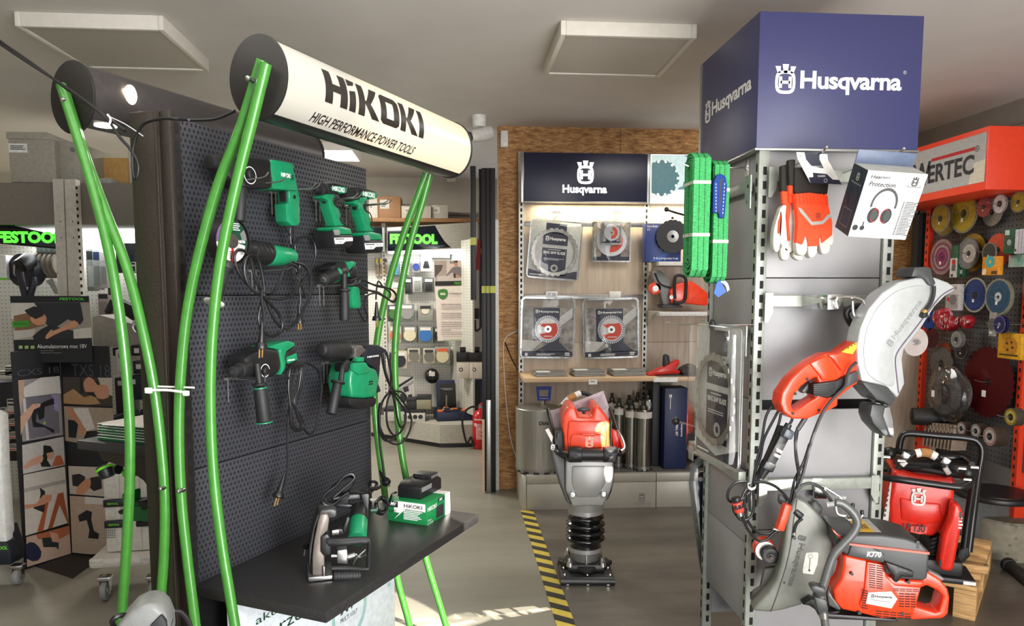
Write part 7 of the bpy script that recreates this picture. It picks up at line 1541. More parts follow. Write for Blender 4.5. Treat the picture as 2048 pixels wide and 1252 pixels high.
m = MB(); o = gp(1998,970,-.2); m.cyl((o.x, -.22,.37),(o.x, -.22,.40),.20, None, 40, bev=.008); m.cyl((o.x, -.22,.40),(o.x, -.22,.405),.17, None, 40); solo('black_disc_stack', 'large flat black discs lying on the base cabinet', 'discs', m, BLACK, G, (o.x, -.22,.37))
# ---------------------------------------------------------------- pallet, plate compactor, core sample
pa = ROOM.pz(1950,1243,0); pb = ROOM.pz(1990,1110,.0); 
pl_l = ROOM.pz(1700,1195,.0)
ang = math.atan2(-(pb.x-pa.x), pb.y-pa.y)      # depth edge direction
PL = Frame((pa.x, pa.y, 0), ang); WOODP = M('pallet_wood', (206,164,110),.7, nz=.14, ns=5, stretch=(2,14,14), bp=.1)
hp = PL.p(1950,1192,0).z; hp = max(.12, min(.16, PL.p(1845,1148,0).z))
Dp = .80; Wp = .62
T = Thing('wooden_pallet', 'small raw wood pallet under the red plate compactor', 'pallet', PL, (-Wp/2, Dp/2,0))
for i in range(5):
    y0 = i*(Dp-.11)/4; m = MB(); m.bb((-Wp, y0, hp-.022),(0, y0+.11, hp),.002); T.part('deck_board', m, WOODP)
for x in (-Wp, -Wp/2-.045,-.09):
    m = MB(); m.bb((x, 0,0),(x+.09, Dp, .02),.002); T.part('bottom_board', m, WOODP)
    for y in (0, Dp/2-.05, Dp-.1): m = MB(); m.bb((x, y, .02),(x+.09, y+.1, hp-.045),.002); T.part('block', m, WOODP)
    m = MB(); m.bb((x, 0, hp-.044),(x+.09, Dp, hp-.023),.002); T.part('stringer', m, WOODP)
kp = K(1740,840,3.039)
qf = PL.pz(*kp([(400,980)])[0], hp); PC = Frame(PL.M @ V((qf.x, qf.y, 0)), ang*.6)
def cpx(x, y, Y=0): return PC.p(*kp([(x, y)])[0], Y)
def ct(m, pts, y0, y1, bev=0, **k_): return m.trace(PC, kp(pts), y0, y1, bev, **k_)
CR = M('compactor_red', (226,42,24),.38, coat=.25)
T = Thing('plate_compactor', 'red plate compactor with black handle frame strapped on the pallet', 'plate compactor', PC, (-.1,.25, hp))
m = MB(); a, b = cpx(240,985,.02), cpx(600,1000,.02); m.bb((a.x-.15,-.02, hp+.002),(b.x+.02,.5, hp+.03),.008); m.bb((a.x-.1,.0, hp+.03),(b.x-.03,.42, hp+.10),.01); T.part('base_plate', m, RB)
m = MB(); a = cpx(570,935,-.022); m.bb((a.x, -.024, hp+.008),(a.x+.05,-.02, hp+.024)); T.part('plate_label', m, WHITE)
m = MB(); ct(m, [(140,330),(150,305),(190,320),(300,345),(470,362),(512,350),(520,380),(505,560),(480,640),(380,712),(250,690),(120,640),(118,500)],.04,.34,.016, seg=3); ct(m, [(180,470),(300,500),(430,510),(440,620),(330,640),(190,610)],.03,.08,.012); t_ = T.part('water_tank', m, CR)
m = MB(); p = cpx(293,465,.0385); m.crown(p.x, p.z, .085,.028); T.part('emblem', m, WHITE, t_)
m = MB(); p, q = cpx(250,660,.029), cpx(335,660,.029); m.flat([(v.x, v.z) for v in [cpx(x, y, .028) for x, y in ((248,645),(350,650),(345,690),(300,695),(245,680))]],.0285); m.mi = 1; a, b = cpx(200,672,.027), cpx(336,640,.027); m.text('LF 130', a.x, a.z, b.x, b.z, .0275, bold=.03, shear=.1); T.part('model_lettering', m, [M('plate_red_pale', (226,80,70),.5), M('letter_dark_red', (60,10,10),.5)], t_)
m = MB(); p = cpx(310,330,.18); m.cyl(p, p+V((0,0,.03)),.055,.05,24, bev=.005); T.part('tank_cap', m, CHROME, t_)
m = MB(); ct(m, [(505,510),(545,515),(568,570),(560,640),(510,900),(490,925),(430,915),(418,880),(430,800),(450,690),(490,600)],-.06,.03,.014, seg=3); g_ = T.part('belt_guard', m, CR)
m = MB(); ct(m, [(424,850),(436,850),(436,892),(424,892)],-.062,-.05); ct(m, [(545,560),(556,560),(556,600),(543,600)],-.062,-.05); T.part('guard_slot', m, BLACK, g_); m = MB(); p = cpx(553,632,-.0615); m.lines(p.x-.01, p.z-.03, p.x+.008, p.z+.03,-.0612,4,.5); T.part('guard_print', m, WHITE, g_)
m = MB(); ct(m, [(365,720),(440,700),(430,900),(380,915),(330,900)],.06,.3,.01)
for i in range(6): ct(m, [(370,740+26*i),(425,730+26*i),(425,740+26*i),(370,750+26*i)],.045,.3,.003)
T.part('engine', m, BLACK)
m = MB(); m.tube([cpx(x, y, Y) for x, y, Y in ((60,300,-.02),(75,345,-.06),(200,365,-.08),(380,390,-.08),(540,410,-.08),(590,400,-.06),(608,380,-.03),(640,300,.1))],.016,12,5)
m.tube([cpx(x, y, Y) for x, y, Y in ((175,180,.30),(190,110,.30),(230,82,.30),(400,95,.30),(600,112,.30),(660,140,.30),(680,200,.30),(660,330,.3),(630,560,.3),(600,800,.28))],.0165,12,5); m.tube([cpx(x, y, Y) for x, y, Y in ((640,310,.2),(600,560,.22),(570,790,.22))],.0165,12,3)
m.tube([cpx(x, y, Y) for x, y, Y in ((60,300,-.02),(55,220,.05),(90,185,.16),(170,190,.28),(420,225,.30),(560,230,.3),(620,270,.2))],.014,10,4); T.part('handle_frame', m, M('frame_black', (24,24,25),.3))
m = MB(); m.tube([cpx(x, y, .1) for x, y in ((150,320),(190,270),(250,215),(300,195),(370,205),(410,230),(450,290),(495,350))],.013,12,4); m.mi = 1; m.tube([cpx(x, y, .1) for x, y in ((278,204),(312,197))],.020,12,2); m.tube([cpx(x, y, .1) for x, y in ((370,206),(402,224))],.020,12,2); m.mi = 2; m.tube([cpx(x, y, .1) for x, y in ((312,197),(340,199),(372,206))],.021,12,2); m.mi = 1
for q0_, q1_ in (((192,276),(218,252)),((455,288),(480,328))): m.tube([cpx(*q0_, .088), cpx(*q1_, .088)],.0125,8,1)
T.part('lifting_bow', m, [RUB, WHITE, M('foam_tan', (176,128,78),.8)])
m = MB(); m.bb(cpx(110,330,.12), cpx(500,280,.30)); m.bb(cpx(150,250,.2), cpx(560,300,.34)); m.tube([cpx(90,300,.2), cpx(300,300,.1), cpx(560,340,.1), cpx(600,300,.0)],.014,8,4); m.sph(cpx(590,320,.0),.035,8); m.sph(cpx(120,200,.15),.03,8); T.part('engine_top', m, BLACK)
m = MB()
for x, y in ((214,218),(462,252)): p = cpx(x, y, .06); m.box(p, (.034,.02,.034),.003, Euler((0,.5,0)))
for x, y in ((100,225),(190,248),(592,362),(635,288),(560,295)): p = cpx(x, y, -.05); m.cyl(p+V((-.015,0,0)), p+V((.015,0,0)),.008, None, 10)
T.part('bolts', m, CHROME)
m = MB(); ct(m, [(540,790),(600,770),(612,830),(560,880),(520,880),(525,840)],.2,.3,.01); T.part('rubber_mount', m, RUB)
m = MB(); ct(m, [(105,330),(140,285),(140,330),(115,520),(100,520)],.2,.3,.01); T.part('side_panel', m, M('panel_dark_red', (120,26,22),.5))
m = MB(); ct(m, [(125,375),(132,375),(112,615),(78,612)],.05,.06); m.mi = 1
for i in range(6): ct(m, [(120-5*i, 420+30*i),(112-5*i, 422+30*i),(105-4*i, 438+30*i),(115-4*i, 436+30*i)],.049,.05)
T.part('warning_strip', m, [PAPER, INK])
m = MB(); m.T = Matrix.Identity(4); a, b = PL.pz(*kp([(545,880)])[0], hp+.02), PL.pz(*kp([(715,905)])[0], hp+.02); m.box(((a+b)/2),((b-a).length, .06,.035),.003, Euler((0,0, math.atan2(b.y-a.y, b.x-a.x)))); m.mi = 1; m.cyl((a+b)/2+V((.05,0,.017)),(a+b)/2+V((.05,0,.021)),.008, None, 12); solo('wood_batten', 'short wooden batten lying on the pallet beside the compactor plate', 'batten', m, [WOODP, STEEL], PL, (a+b)/2)
# concrete core and black handle
c = ROOM.pz(2040,1122,0); rr = (ROOM.p(2100,1000, c.y).x-ROOM.p(1980,1000, c.y).x)/2; c.y += rr*.8; zc_ = ROOM.p(2040,1030, c.y).z
def conc():
    t = NT('exposed_aggregate'); b = t.new('BsdfPrincipled', Roughness=.75); t.l(b.outputs[0], t.out.inputs[0]); tc = t.new('TexCoord')
    v = t.new('TexVoronoi', Scale=34.0); t.l(tc.outputs['Object'], v.inputs['Vector']); n = t.new('TexNoise', Scale=22.0, Detail=6.0); t.l(tc.outputs['Object'], n.inputs['Vector'])
    r = t.new('ValToRGB'); r.color_ramp.elements[0].color = lin((112,106,92)); r.color_ramp.elements[1].color = lin((166,158,138)); t.l(n.outputs[0], r.inputs[0]); bw = t.new('RGBToBW'); t.l(v.outputs['Color'], bw.inputs[0])
    st = t.math('MULTIPLY', t.math('LESS_THAN', v.outputs['Distance'],.38), t.math('GREATER_THAN', bw.outputs[0],.6)); t.l(t.mix(t.math('MULTIPLY', st, .55), r.outputs[0], lin((84,78,70))), b.inputs['Base Color']); return t.m
m = MB(); m.lathe([(0,0),(rr, 0),(rr, zc_-.012),(rr-.012, zc_),(0, zc_)],(c.x+.02, c.y, 0),(0,0,1),56); solo('concrete_core', 'thick cylindrical concrete core sample standing on the floor', 'concrete core', m, conc(), ROOM, (c.x, c.y, 0))
a, b = ROOM.pz(2020,1132,.03), ROOM.pz(2062,1165,.03); m = MB(); d_ = b-a; m.cyl(a, b, .030,.034,18, bev=.004); m.cyl(a-d_*.12, a+d_*.02,.040,.036,18, bev=.006); m.mi = 1; m.cyl(a-d_*.13, a-d_*.12,.02, None, 12); solo('machine_handle', 'black rubber machine handle lying on the floor before the concrete core', 'handle', m, [RUB, STEEL], ROOM, V((a.x, a.y, 0)))
# leaning wood board and grey wall pier behind the column
m = MB(); a = ROOM.p(1788,900,5.0); b = ROOM.p(1850,748,5.0); m.box(((a.x+b.x)/2+.05,5.05,.62),(.42,.025,1.25),.002, Euler((.06,.05,0))); solo('wood_board', 'pale wood laminate board leaning on the wall behind the silver guard', 'board', m, WOOD, ROOM, ((a.x+b.x)/2,5.05,0))
# ---------------------------------------------------------------- tool displays behind the gondola
NEON = M('lit_green', (90,230,60),.5, em=1.5, emc=(70,235,50)); WPEG = peg_mat('white_pegboard', (206,204,194),(120,118,110),.028,.13,.5,.1,.03, False, 'xz', .02,40)
BWHITE = M('tube_white', (250,252,255),.5, em=6.0); HGREY = M('header_grey', (128,122,112),.5, nz=.03); OFFW = M('off_white', (206,200,188),.5)
SKIN = M('printed_skin', (196,140,108),.6); WOODB = M('printed_wood', (176,130,84),.6)
_c = {}
def cm(c, r=.55):
    if c not in _c: _c[c] = M('flat_colour_%d' % len(_c), c, r, nz=.04)
    return _c[c]
class Pic:
    """a printed picture: coloured areas traced on a plane"""
    def __init__(s, fr, y): s.fr, s.y, s.m, s.mats, s.n = fr, y, MB(),[],0
    def a(s, c, pts, sm=0):
        mt = cm(c) if isinstance(c, tuple) else c
        if mt not in s.mats: s.mats.append(mt)
        s.m.mi = s.mats.index(mt); s.n += 1; yy = s.y-.0004*s.n
        v = [s.fr.p(x, y, yy) for x, y in pts]
        if sm: v = catmull(v, sm, True)
        s.m.flat([(q.x, q.z) for q in v], yy); return s
    def t(s, c, body, p, q, **k_):
        mt = cm(c) if isinstance(c, tuple) else c
        if mt not in s.mats: s.mats.append(mt)
        s.m.mi = s.mats.index(mt); s.n += 1; yy = s.y-.0004*s.n
        u, v = s.fr.p(*p, yy), s.fr.p(*q, yy); s.m.text(body, u.x, u.z, v.x, v.z, yy, **k_); return s
# --- left bay
LY = 5.3; LB = Frame((0, LY, 0)); lq = LB.p
T = Thing('tool_display', 'white perforated tool display with grey canopy at the far left', 'display', LB, (-2.6,0,0))
a, b = lq(-60,760,.25), lq(330,455,.25); m = MB(); m.bb((a.x, .25,.0),(b.x, .27, b.z),.002); T.part('perforated_panel', m, WPEG)
m = MB(); m.trace(LB, [(-60,365),(295,366),(296,436),(288,445),(270,449),(-60,449)],-.35,.2,.004); T.part('canopy', m, HGREY)
m = MB(); a, b = lq(25,462,.0), lq(296,451,.0); m.bb((a.x, .0, a.z),(b.x, .22, b.z),.002); T.part('light_strip', m, BWHITE)
m = MB(); a = lq(105,590,-.5); b = lq(164,358,-.5); m.prism([(v.x, v.z) for v in [lq(x, y, -.5) for x, y in ((105,358),(126,358),(136,640),(118,640))]],-.5,-.44); m.prism([(v.x, v.z) for v in [lq(x, y, -.5) for x, y in ((128,358),(150,358),(163,640),(138,640))]],-.495,-.44); m.mi = 1
for y in (443,475): 
    for x in (121+.05*(y-443),145+.05*(y-443)): p = lq(x, y, -.5); m.disc(p.x, p.z, .004,-.5012 if x < 135 else -.4965,8)
for i in range(17): p = lq(152.5+.055*(13*i),375+14*i, -.49); m.quad(p.x-.002, p.z-.012, p.x+.010, p.z+.006,-.4962)
T.part('slotted_post', m, [OFFW, SLOT], label='pale slotted post')
T = Thing('lettered_header', 'black glossy header with glowing green letters at the left edge', 'sign', LB, (-2.7,-.2,1.8))
m = MB(); m.trace(LB, [(-60,450),(20,450),(114,470),(114,498),(-60,482)],-.30,-.26,.002); T.part('panel', m, M('sign_gloss_black', (16,17,19),.12)); m = MB(); a, b = lq(-8,486,-.302), lq(124,463,-.302); m.T = None; m.text('FESTOOL', a.x, a.z, b.x, b.z, -.3015, bold=.05); T.part('lettering', m, NEON, label='glowing green letters')
# crates on the canopy
ct_ = lq(0,365,-.3).z
cr = Frame((lq(107,330,-.3).x, LY-.3,0)); 
T = Thing('grey_crate', 'pale grey lidded plastic crate with white sticker on the left canopy', 'crate', LB, (-2.8,-.1, ct_)); a = lq(20,365,-.3); b = lq(108,278,-.3)
m = MB(); m.bb((a.x, -.3, ct_),(b.x, .25, b.z),.012); m.bb((a.x-.02,-.28, b.z-.0),(b.x-.05,.2, b.z+.045),.006) ; T.part('box', m, M('crate_grey', (168,163,148),.5))
m = MB(); p = lq(36,296,-.301); m.box((p.x, -.301, p.z),(.11,.002,.055)); m.mi = 1; m.lines(p.x-.045, p.z-.015, p.x+.045, p.z+.015,-.3025,3); T.part('sticker', m, [WHITE, INK])
m = MB(); a2 = lq(110,365,-.25); b2 = lq(155,283,-.25); m.bb((a2.x+.012,-.24, ct_),(b2.x, .22, b2.z+.0),.008); m.mi = 1; m.cyl(((a2.x+b2.x)/2+.04,-.242, b2.z-.05),((a2.x+b2.x)/2+.04,-.25, b2.z-.05),.014, None, 12); solo('grey_crate', 'second grey crate with a round lock right of the stickered one', 'crate', m, [M('crate_grey', (168,163,148),.5), MGREY], LB, (a2.x, -.2, ct_))
m = MB(); a, b = lq(190,366,.1), lq(258,316,.1); m.bb((a.x, .1, ct_),(b.x, .13, b.z),.002); solo('tan_board', 'orange tan board standing on the canopy behind the green tubes', 'board', m, M('board_tan', (206,160,92),.6), LB, (a.x, .1, ct_))
m = MB(); a, b = lq(259,366,.08), lq(300,290,.08); m.bb((a.x, .08, ct_),(b.x, .12, b.z),.002); solo('white_board', 'pale board standing on the canopy next to the tan one', 'board', m, OFFW, LB, (a.x, .08, ct_))
m = MB(); a, b = lq(192,366,-.1), lq(220,356,-.1); m.bb((a.x, -.1, ct_),(b.x, .05, b.z),.004); solo('small_carton', 'small low grey carton on the canopy in front of the tan board', 'carton', m, LGREY, LB, (a.x, -.1, ct_))
# goods on the left pegboard
m = MB(); o = lq(36,540,-.05); m.lathe([(0,0),(.11,0),(.115,.02),(.11,.10),(.03,.13),(0,.13)],(o.x-.01,.0, o.z),(.35,1,0),32); m.mi = 1; m.cyl(lq(38,535,-.12), lq(60,520,-.02),.05,.055,24, bev=.006); m.mi = 0; m.tube([lq(40,545,-.15), lq(46,575,-.16), lq(55,600,-.16), lq(66,570,-.16), lq(66,555,-.15)],.022,10,5); m.mi = 2; m.tube([lq(30,522,-.12), lq(28,545,-.12), lq(32,552,-.12)],.006,6,3)
solo('disc_sander', 'black round disc sander head on the left pegboard', 'power tool', m, [M('navy_black', (26,28,40),.5), BLACK, STEEL], LB, o)
for i in range(5):
    o = lq(75+10*i, 528,.02-.0*i); T = Thing('sanding_disc_pack', ['leftmost', 'second', 'middle', 'fourth', 'rightmost'][i]+' round disc pack in the row hanging edge on below the green letters', 'pack', LB, (o.x, .05, o.z-.12), 'row of disc packs'); m = MB(); m.lathe([(0,-.012),(.088,-.012),(.095,0),(.088,.012),(0,.012)],(o.x, .1, o.z),(1,-.55,0),28); T.part('disc', m, M('disc_tan', (140,132,116),.6)); m = MB(); m.box((o.x, .1, o.z+.1),(.03,.12,.05),.006); T.part('header_card', m, M('clear_grey', (150,168,160),.3))
m = MB(); a, b = lq(-5,560,.0), lq(11,510,.0); m.bb((a.x, .0, a.z),(b.x, .1, b.z),.003); m.mi = 1; m.bb((a.x, -.001, a.z),(b.x, .0, a.z+.015)); solo('white_carton', 'white tool carton with green base line at the left photo edge', 'carton', m, [WHITE, LIME], LB, a)
def lpack(x0, y0, x1, y1, y, c1, c2, lab, cat='pack', grp='packs on the left pegboard', name='tool_pack', c3=None):
    a, b = lq(x0, y1, y), lq(x1, y0, y); T = Thing(name, lab, cat, LB, ((a.x+b.x)/2, y, a.z), grp); w = b.x-a.x; h = b.z-a.z
    m = MB(); m.bb((a.x, y, a.z),(b.x, y+.05, b.z),.004); T.part('pack_body', m, cm(c1,.3)); m = MB(); m.quad(a.x+w*.15, a.z+h*.1, b.x-w*.15, a.z+h*.6, y-.001); m.mi = 1; m.quad(a.x+w*.1, b.z-h*.25, b.x-w*.1, b.z-h*.05, y-.001); T.part('print', m, [cm(c2), cm(c3 or (40,44,50))])
lpack(175,498,188,582,.12,(150,156,150),(190,194,188), 'long clear pack right of the pale post, first of three')
lpack(188,500,200,580,.10,(176,180,176),(140,146,142), 'long clear pack right of the pale post, second of three', c3=(40,60,100))
lpack(201,504,212,576,.08,(196,198,192),(150,152,148), 'long clear pack with white label, third beside the pale post', c3=(230,230,226))
lpack(233,486,272,546,.05,(40,46,50),(22,30,70), 'large dark pack hanging between the left green tubes and the brown post')
lpack(263,524,271,545,.04,(220,220,214),(60,60,60), 'small white label tag on the large dark pack')
lpack(272,503,300,510,.08,(26,28,28),(40,60,40), 'upper thin black carton beside the brown post'); lpack(272,513,300,520,.08,(26,28,28),(40,60,40), 'lower thin black carton beside the brown post')
lpack(274,526,298,580,.07,(186,190,184),(220,220,214), 'clear bag of white parts beside the brown post')
lpack(272,486,300,500,.10,(200,206,206),(220,222,220), 'clear pack above the two thin black cartons')
lpack(197,586,217,632,.2,(176,160,156),(150,138,134), 'small pinkish card on the pegboard over the white sloped shelf')
lpack(216,574,226,590,.15,(60,56,50),(80,80,76), 'tiny dark tag on the pegboard by the left green tube')
m = MB(); m.trace(LB, [(90,562),(104,556),(118,584),(108,588),(100,572)],.15,.2,.004); solo('spatula_tool', 'pale angled plastic nozzle hanging left of the pale post', 'tool', m, LGREY, LB, lq(100,570,.15))
# sloped white shelf with black saw
m = MB(); m.trace(LB, [(184,634),(200,630),(310,660),(312,690),(310,700),(186,690)],-.25,.24,.004); solo('sloped_shelf', 'pale sloped shelf box carrying a black track saw', 'shelf', m, M('shelf_pale', (160,156,146),.45), LB, lq(250,690,-.2))
T = Thing('track_saw', 'black track saw with green button lying on the sloped pale shelf', 'power tool', LB, lq(250,650,-.27)); m = MB(); m.trace(LB, [(226,596),(240,600),(262,610),(290,612),(312,616),(312,664),(290,652),(262,640),(240,625),(230,606)],-.34,-.27,.008); m.trace(LB, [(220,597),(230,606),(222,628),(210,628),(208,622)],-.34,-.28,.006); T.part('body', m, BLACK)
m = MB(); o = lq(296,648,-.345); m.cyl(o+V((0,-.02,0)), o+V((0,.02,0)),.038, None, 24, bev=.004); T.part('motor_cap', m, DGREY); m = MB(); m.trace(LB, [(283,618),(294,614),(292,622),(284,624)],-.352,-.34); T.part('green_button', m, LIME); m = MB(); m.tube([lq(270,640,-.35), lq(266,655,-.35), lq(272,665,-.35)],.01,8,3); T.part('bow_handle', m, STEEL)
# shelves with small cartons at far left
T = Thing('carton_shelf', 'black shelf unit filled with small cartons at the left edge', 'shelf', LB, lq(0,900,-.5)); m = MB(); a, b = lq(-60,925,-.5), lq(40,765,-.5); m.bb((a.x, -.48, a.z),(b.x, -.1, b.z),.003); T.part('unit', m, BLACK)
for i, (x0, y0, x1, y1) in enumerate(((15,798,36,828),(18,838,36,852),(18,864,37,878),(18,888,37,902),(0,815,14,835),(0,848,14,862),(0,870,14,885),(10,732,30,752),(-6,742,28,758))):
    a, b = lq(x0, y1,-.52), lq(x1, y0,-.52); m = MB(); m.bb((a.x, -.52, a.z),(b.x, -.45, b.z),.002); m.mi = 1; m.lines(a.x+.005,(a.z+b.z)/2-.005, b.x-.01, b.z-.005,-.521,2); m.mi = 2; m.quad(a.x, a.z+.006, b.x, a.z+.012,-.521)
    solo('small_carton', ['tallest white carton on the black shelf, right column', 'white carton second from top in the right column', 'white carton third from top in the right column', 'lowest white carton in the right column of the black shelf', 'top grey carton in the left column of the black shelf', 'middle grey carton in the left column of the black shelf', 'bottom grey carton in the left column of the black shelf', 'pale carton standing above the black shelf', 'flat pale carton at the top left of the black shelf'][i], 'carton', m, [OFFW if i not in (4,5,6) else LGREY, INK, RED if i < 4 else LGREY], LB, a, 'small cartons on the black shelf')
# dark tools and boxes seen between tubes and post
for x0, y0, x1, y1, y, c, lab in ((232,700,242,745,-.6,(206,204,200), 'white product label card beside the fold out display'),(225,695,245,712,-.5,(24,24,26), 'small black tool above the white product label card'),(262,690,280,712,-.5,(24,24,26), 'small black tool between the two green tubes'),(282,715,310,760,-.45,(70,76,70), 'grey card with white tag near the brown post'),(256,752,294,800,-.55,(26,30,44), 'dark blue systainer behind the green tubes'),(232,755,262,830,-.5,(30,31,34), 'tall black panel behind the green tubes'),(266,722,282,748,-.5,(40,40,42), 'black pouch with pale label behind the green tubes')):
    a, b = lq(x0, y1, y), lq(x1, y0, y); m = MB(); m.bb((a.x, y, a.z),(b.x, y+.12, b.z),.006); m.mi = 1; m.quad(a.x+.02, b.z-.05, a.x+.05, b.z-.02, y-.001); solo('tool_case', lab, 'case', m, [cm(c), cm((210,210,206)) if c[0] < 100 else INK], LB, a)
m = MB(); random.seed(11)
a = lq(232,860,-.6)
T = Thing('display_table', 'low dark table with tools behind the leaflets', 'table', LB, (a.x, -.5,0)); m.bb((a.x, -.65, a.z-.05),(lq(330,860,-.6).x, -.1, a.z),.004); m.bb((a.x+.02,-.6,0),(a.x+.06,-.55, a.z-.05)); T.part('table_top', m, M('table_dark', (34,38,44),.5))
for i in range(6): 
    p = lq(242+13*i, 842-4*(i % 3),-.55+.05*(i % 2)); m = MB(); m.box(p, (.12,.14,.08),.02, Euler((0,.1*i, .3*i))); m.cyl(p+V((0,-.08,.02)), p+V((.06,-.06,.04)),.02,.025,10); solo('small_tool', ['first', 'second', 'third', 'fourth', 'fifth', 'last'][i]+' dark tool from the left in the heap behind the leaflets', 'tool', m, cm((34,48,44) if i % 2 else (30,34,42)), LB, p, 'heap of dark tools on the low table')
# --- poster with battery tool
PY = 4.25; PO = Frame((0, PY, 0)); 
q0, q1 = PO.p(20,725), PO.p(180,592)
T = Thing('battery_poster', 'poster of hands fitting a battery, black bands and white text', 'poster', PO, (q0.x+.2,0, q0.z)); m = MB(); m.trace(PO, [(20,592),(177,592),(186,725),(30,725)],0,.006); T.part('sheet', m, cm((20,21,23)))
P = Pic(PO, -.0005); k = K(0,580,3.681); A = lambda c, pts, sm=0: P.a(c, k(pts), sm)
A((150,142,130),[(78,95),(660,90),(678,352),(100,368)]); A((188,182,170),[(78,95),(290,95),(240,200),(82,215)]); A((120,86,58),[(100,190),(250,160),(330,260),(210,290),(110,300)]); A((196,190,178),[(540,290),(670,275),(676,352),(545,358)]); A((178,172,162),[(100,300),(260,290),(250,340),(102,366)])
A((34,35,40),[(250,95),(590,92),(615,220),(590,255),(500,215),(420,270),(540,300),(540,358),(330,362),(390,300),(330,240),(320,180)]); A((196,140,104),[(545,222),(575,240),(568,272),(470,300),(400,330),(345,362),(330,350),(360,310),(420,290),(480,260)]); A((190,134,100),[(235,195),(330,180),(338,240),(280,262),(225,225)],2)
A((26,27,28),[(180,150),(250,120),(310,130),(320,190),(260,215),(200,175)]); A((24,25,26),[(240,340),(300,290),(370,255),(385,275),(340,330),(330,365),(250,368)]); A((60,140,40),[(88,232),(215,224),(212,272),(92,276)])
P.t((20,30,20), 'NOWOSC', *k([(100,258),(205,240)])); P.t((90,200,60), 'FESTOOL', *k([(440,76),(622,56)]), bold=.03)
for i in range(3): A((150,180,110),[(138+44*i, 410),(166+44*i, 409),(166+44*i, 432),(138+44*i, 433)])
P.t((226,226,224), 'Akumulatorowa moc 18V', *k([(275,430),(638,398)])); P.t((170,170,168), 'Bezszczotkowy zestaw', *k([(276,452),(394,442)])); P.t((170,170,168), 'kompaktowych wkretarek', *k([(276,468),(452,458)]))
T.part('picture', P.m, P.mats)
# --- fold out display: two panels in a V, fold at the back
fl = ROOM.pz(142,1108,0); lb = ROOM.pz(50,1140,0); rb = ROOM.pz(300,1128,0)
Wl = 0; FL = Frame((lb.x, lb.y, 0), math.atan2(fl.y-lb.y, fl.x-lb.x)); FR_ = Frame((fl.x, fl.y, 0), math.atan2(rb.y-fl.y, rb.x-fl.x))
wl = (fl-lb).length; wr = FR_.p(228,900).x; zl_ = FL.p(75,700).z
T = Thing('fold_out_display', 'tall black V shaped fold out display with photographs of drills', 'display', FL, (wl/2,0,0))
m = MB(); m.bb((0,0,0),(wl, .008, zl_),.001); m.T = FL.I @ FR_.M; m.bb((0,0,0),(wr, .008, zl_+.02),.001); T.part('board', m, cm((22,23,27)))
m = MB(); m.T = FL.I; mm = [ROOM.pz(55,1128,0), ROOM.pz(142,1108,0), ROOM.pz(205,1115,0), ROOM.pz(145,1157,0)]
m.raw([(v.x, v.y, .001) for v in mm]+[(v.x, v.y, .006) for v in mm],[(0,1,2,3),(7,6,5,4),(0,4,5,1),(1,5,6,2),(2,6,7,3),(3,7,4,0)]); T.part('base_sheet', m, cm((28,28,30)))
P = Pic(FL, -.001); k = K(0,580,3.681); k2 = K(0,800,2.769)
P.t((74,76,88), 'CXS 18', *k([(128,640),(432,560)]))
A = lambda c, pts, sm=0: P.a(c, k(pts), sm); B = lambda c, pts, sm=0: P.a(c, k2(pts), sm)
A((150,146,148),[(134,665),(440,632),(465,1068),(165,1118)]); A((216,212,206),[(300,645),(438,634),(450,760),(180,790),(170,720)]); A((190,160,140),[(134,665),(180,660),(175,760),(150,900),(140,800)]); A((110,108,118),[(185,790),(425,760),(440,1050),(215,1100)]); A((206,202,198),[(168,800),(188,796),(215,1100),(195,1108)]); A((150,140,190),[(380,770),(425,765),(435,900),(400,880)])
A((24,26,34),[(235,870),(330,820),(395,795),(400,840),(330,860),(325,940),(290,960),(270,900),(265,970),(400,1030),(398,1056),(330,1010),(245,1010),(232,940)]); A((206,164,140),[(150,930),(240,840),(300,835),(295,860),(250,880),(232,920),(180,1000),(152,1070)]); A((150,190,90),[(318,970),(335,966),(337,986),(320,990)])
B((190,186,182),[(122,250),(352,202),(360,360),(128,410)]); B((176,96,62),[(285,370),(310,310),(335,305),(358,358)]); B((22,26,24),[(240,250),(280,255),(298,285),(270,300),(260,330),(285,370),(230,370),(220,340),(240,300)]); B((200,152,126),[(128,370),(170,330),(235,305),(232,345),(180,365),(130,385)],2); B((200,152,126),[(258,295),(300,285),(300,325),(265,330)])
B((196,188,178),[(130,415),(360,368),(380,680),(142,752)]); B((160,154,146),[(132,490),(362,440),(364,460),(134,512)]); B((166,84,46),[(205,735),(250,570),(270,560),(240,725)]); B((150,76,42),[(265,715),(320,520),(350,510),(380,670),(378,690),(330,580),(290,710)]); B((26,30,32),[(220,485),(250,505),(250,560),(245,625),(185,600),(190,580),(215,570),(225,520)]); B((190,132,104),[(134,580),(200,575),(240,525),(285,525),(285,555),(240,580),(140,606)])
B((186,160,140),[(145,760),(384,695),(392,850),(150,925)]); B((30,34,60),[(145,800),(190,790),(230,840),(210,890),(150,880)],2); B((166,96,62),[(200,745),(384,695),(386,740),(330,770),(210,770)]); B((34,42,40),[(232,765),(275,760),(325,780),(325,830),(310,815),(240,815)]); B((200,150,124),[(275,730),(320,740),(330,790),(290,785)])
T.part('left_pictures', P.m, P.mats)
P = Pic(FR_, -.001)
P.t((66,68,78), 'TXS 18', *k([(530,632),(808,552)]))
A((60,52,44),[(462,640),(825,645),(830,855),(468,842)]); A((170,132,92),[(466,770),(540,728),(620,790),(690,770),(740,838),(640,845),(468,835)]); A((186,172,160),[(720,645),(825,646),(828,780),(760,760)]); A((24,26,26),[(585,660),(605,640),(612,760),(590,770)]); A((24,26,26),[(640,690),(720,670),(745,740),(700,790),(640,760)]); A((190,138,108),[(615,680),(650,640),(690,660),(720,700),(790,700),(800,790),(720,800),(690,750),(630,750)],2)
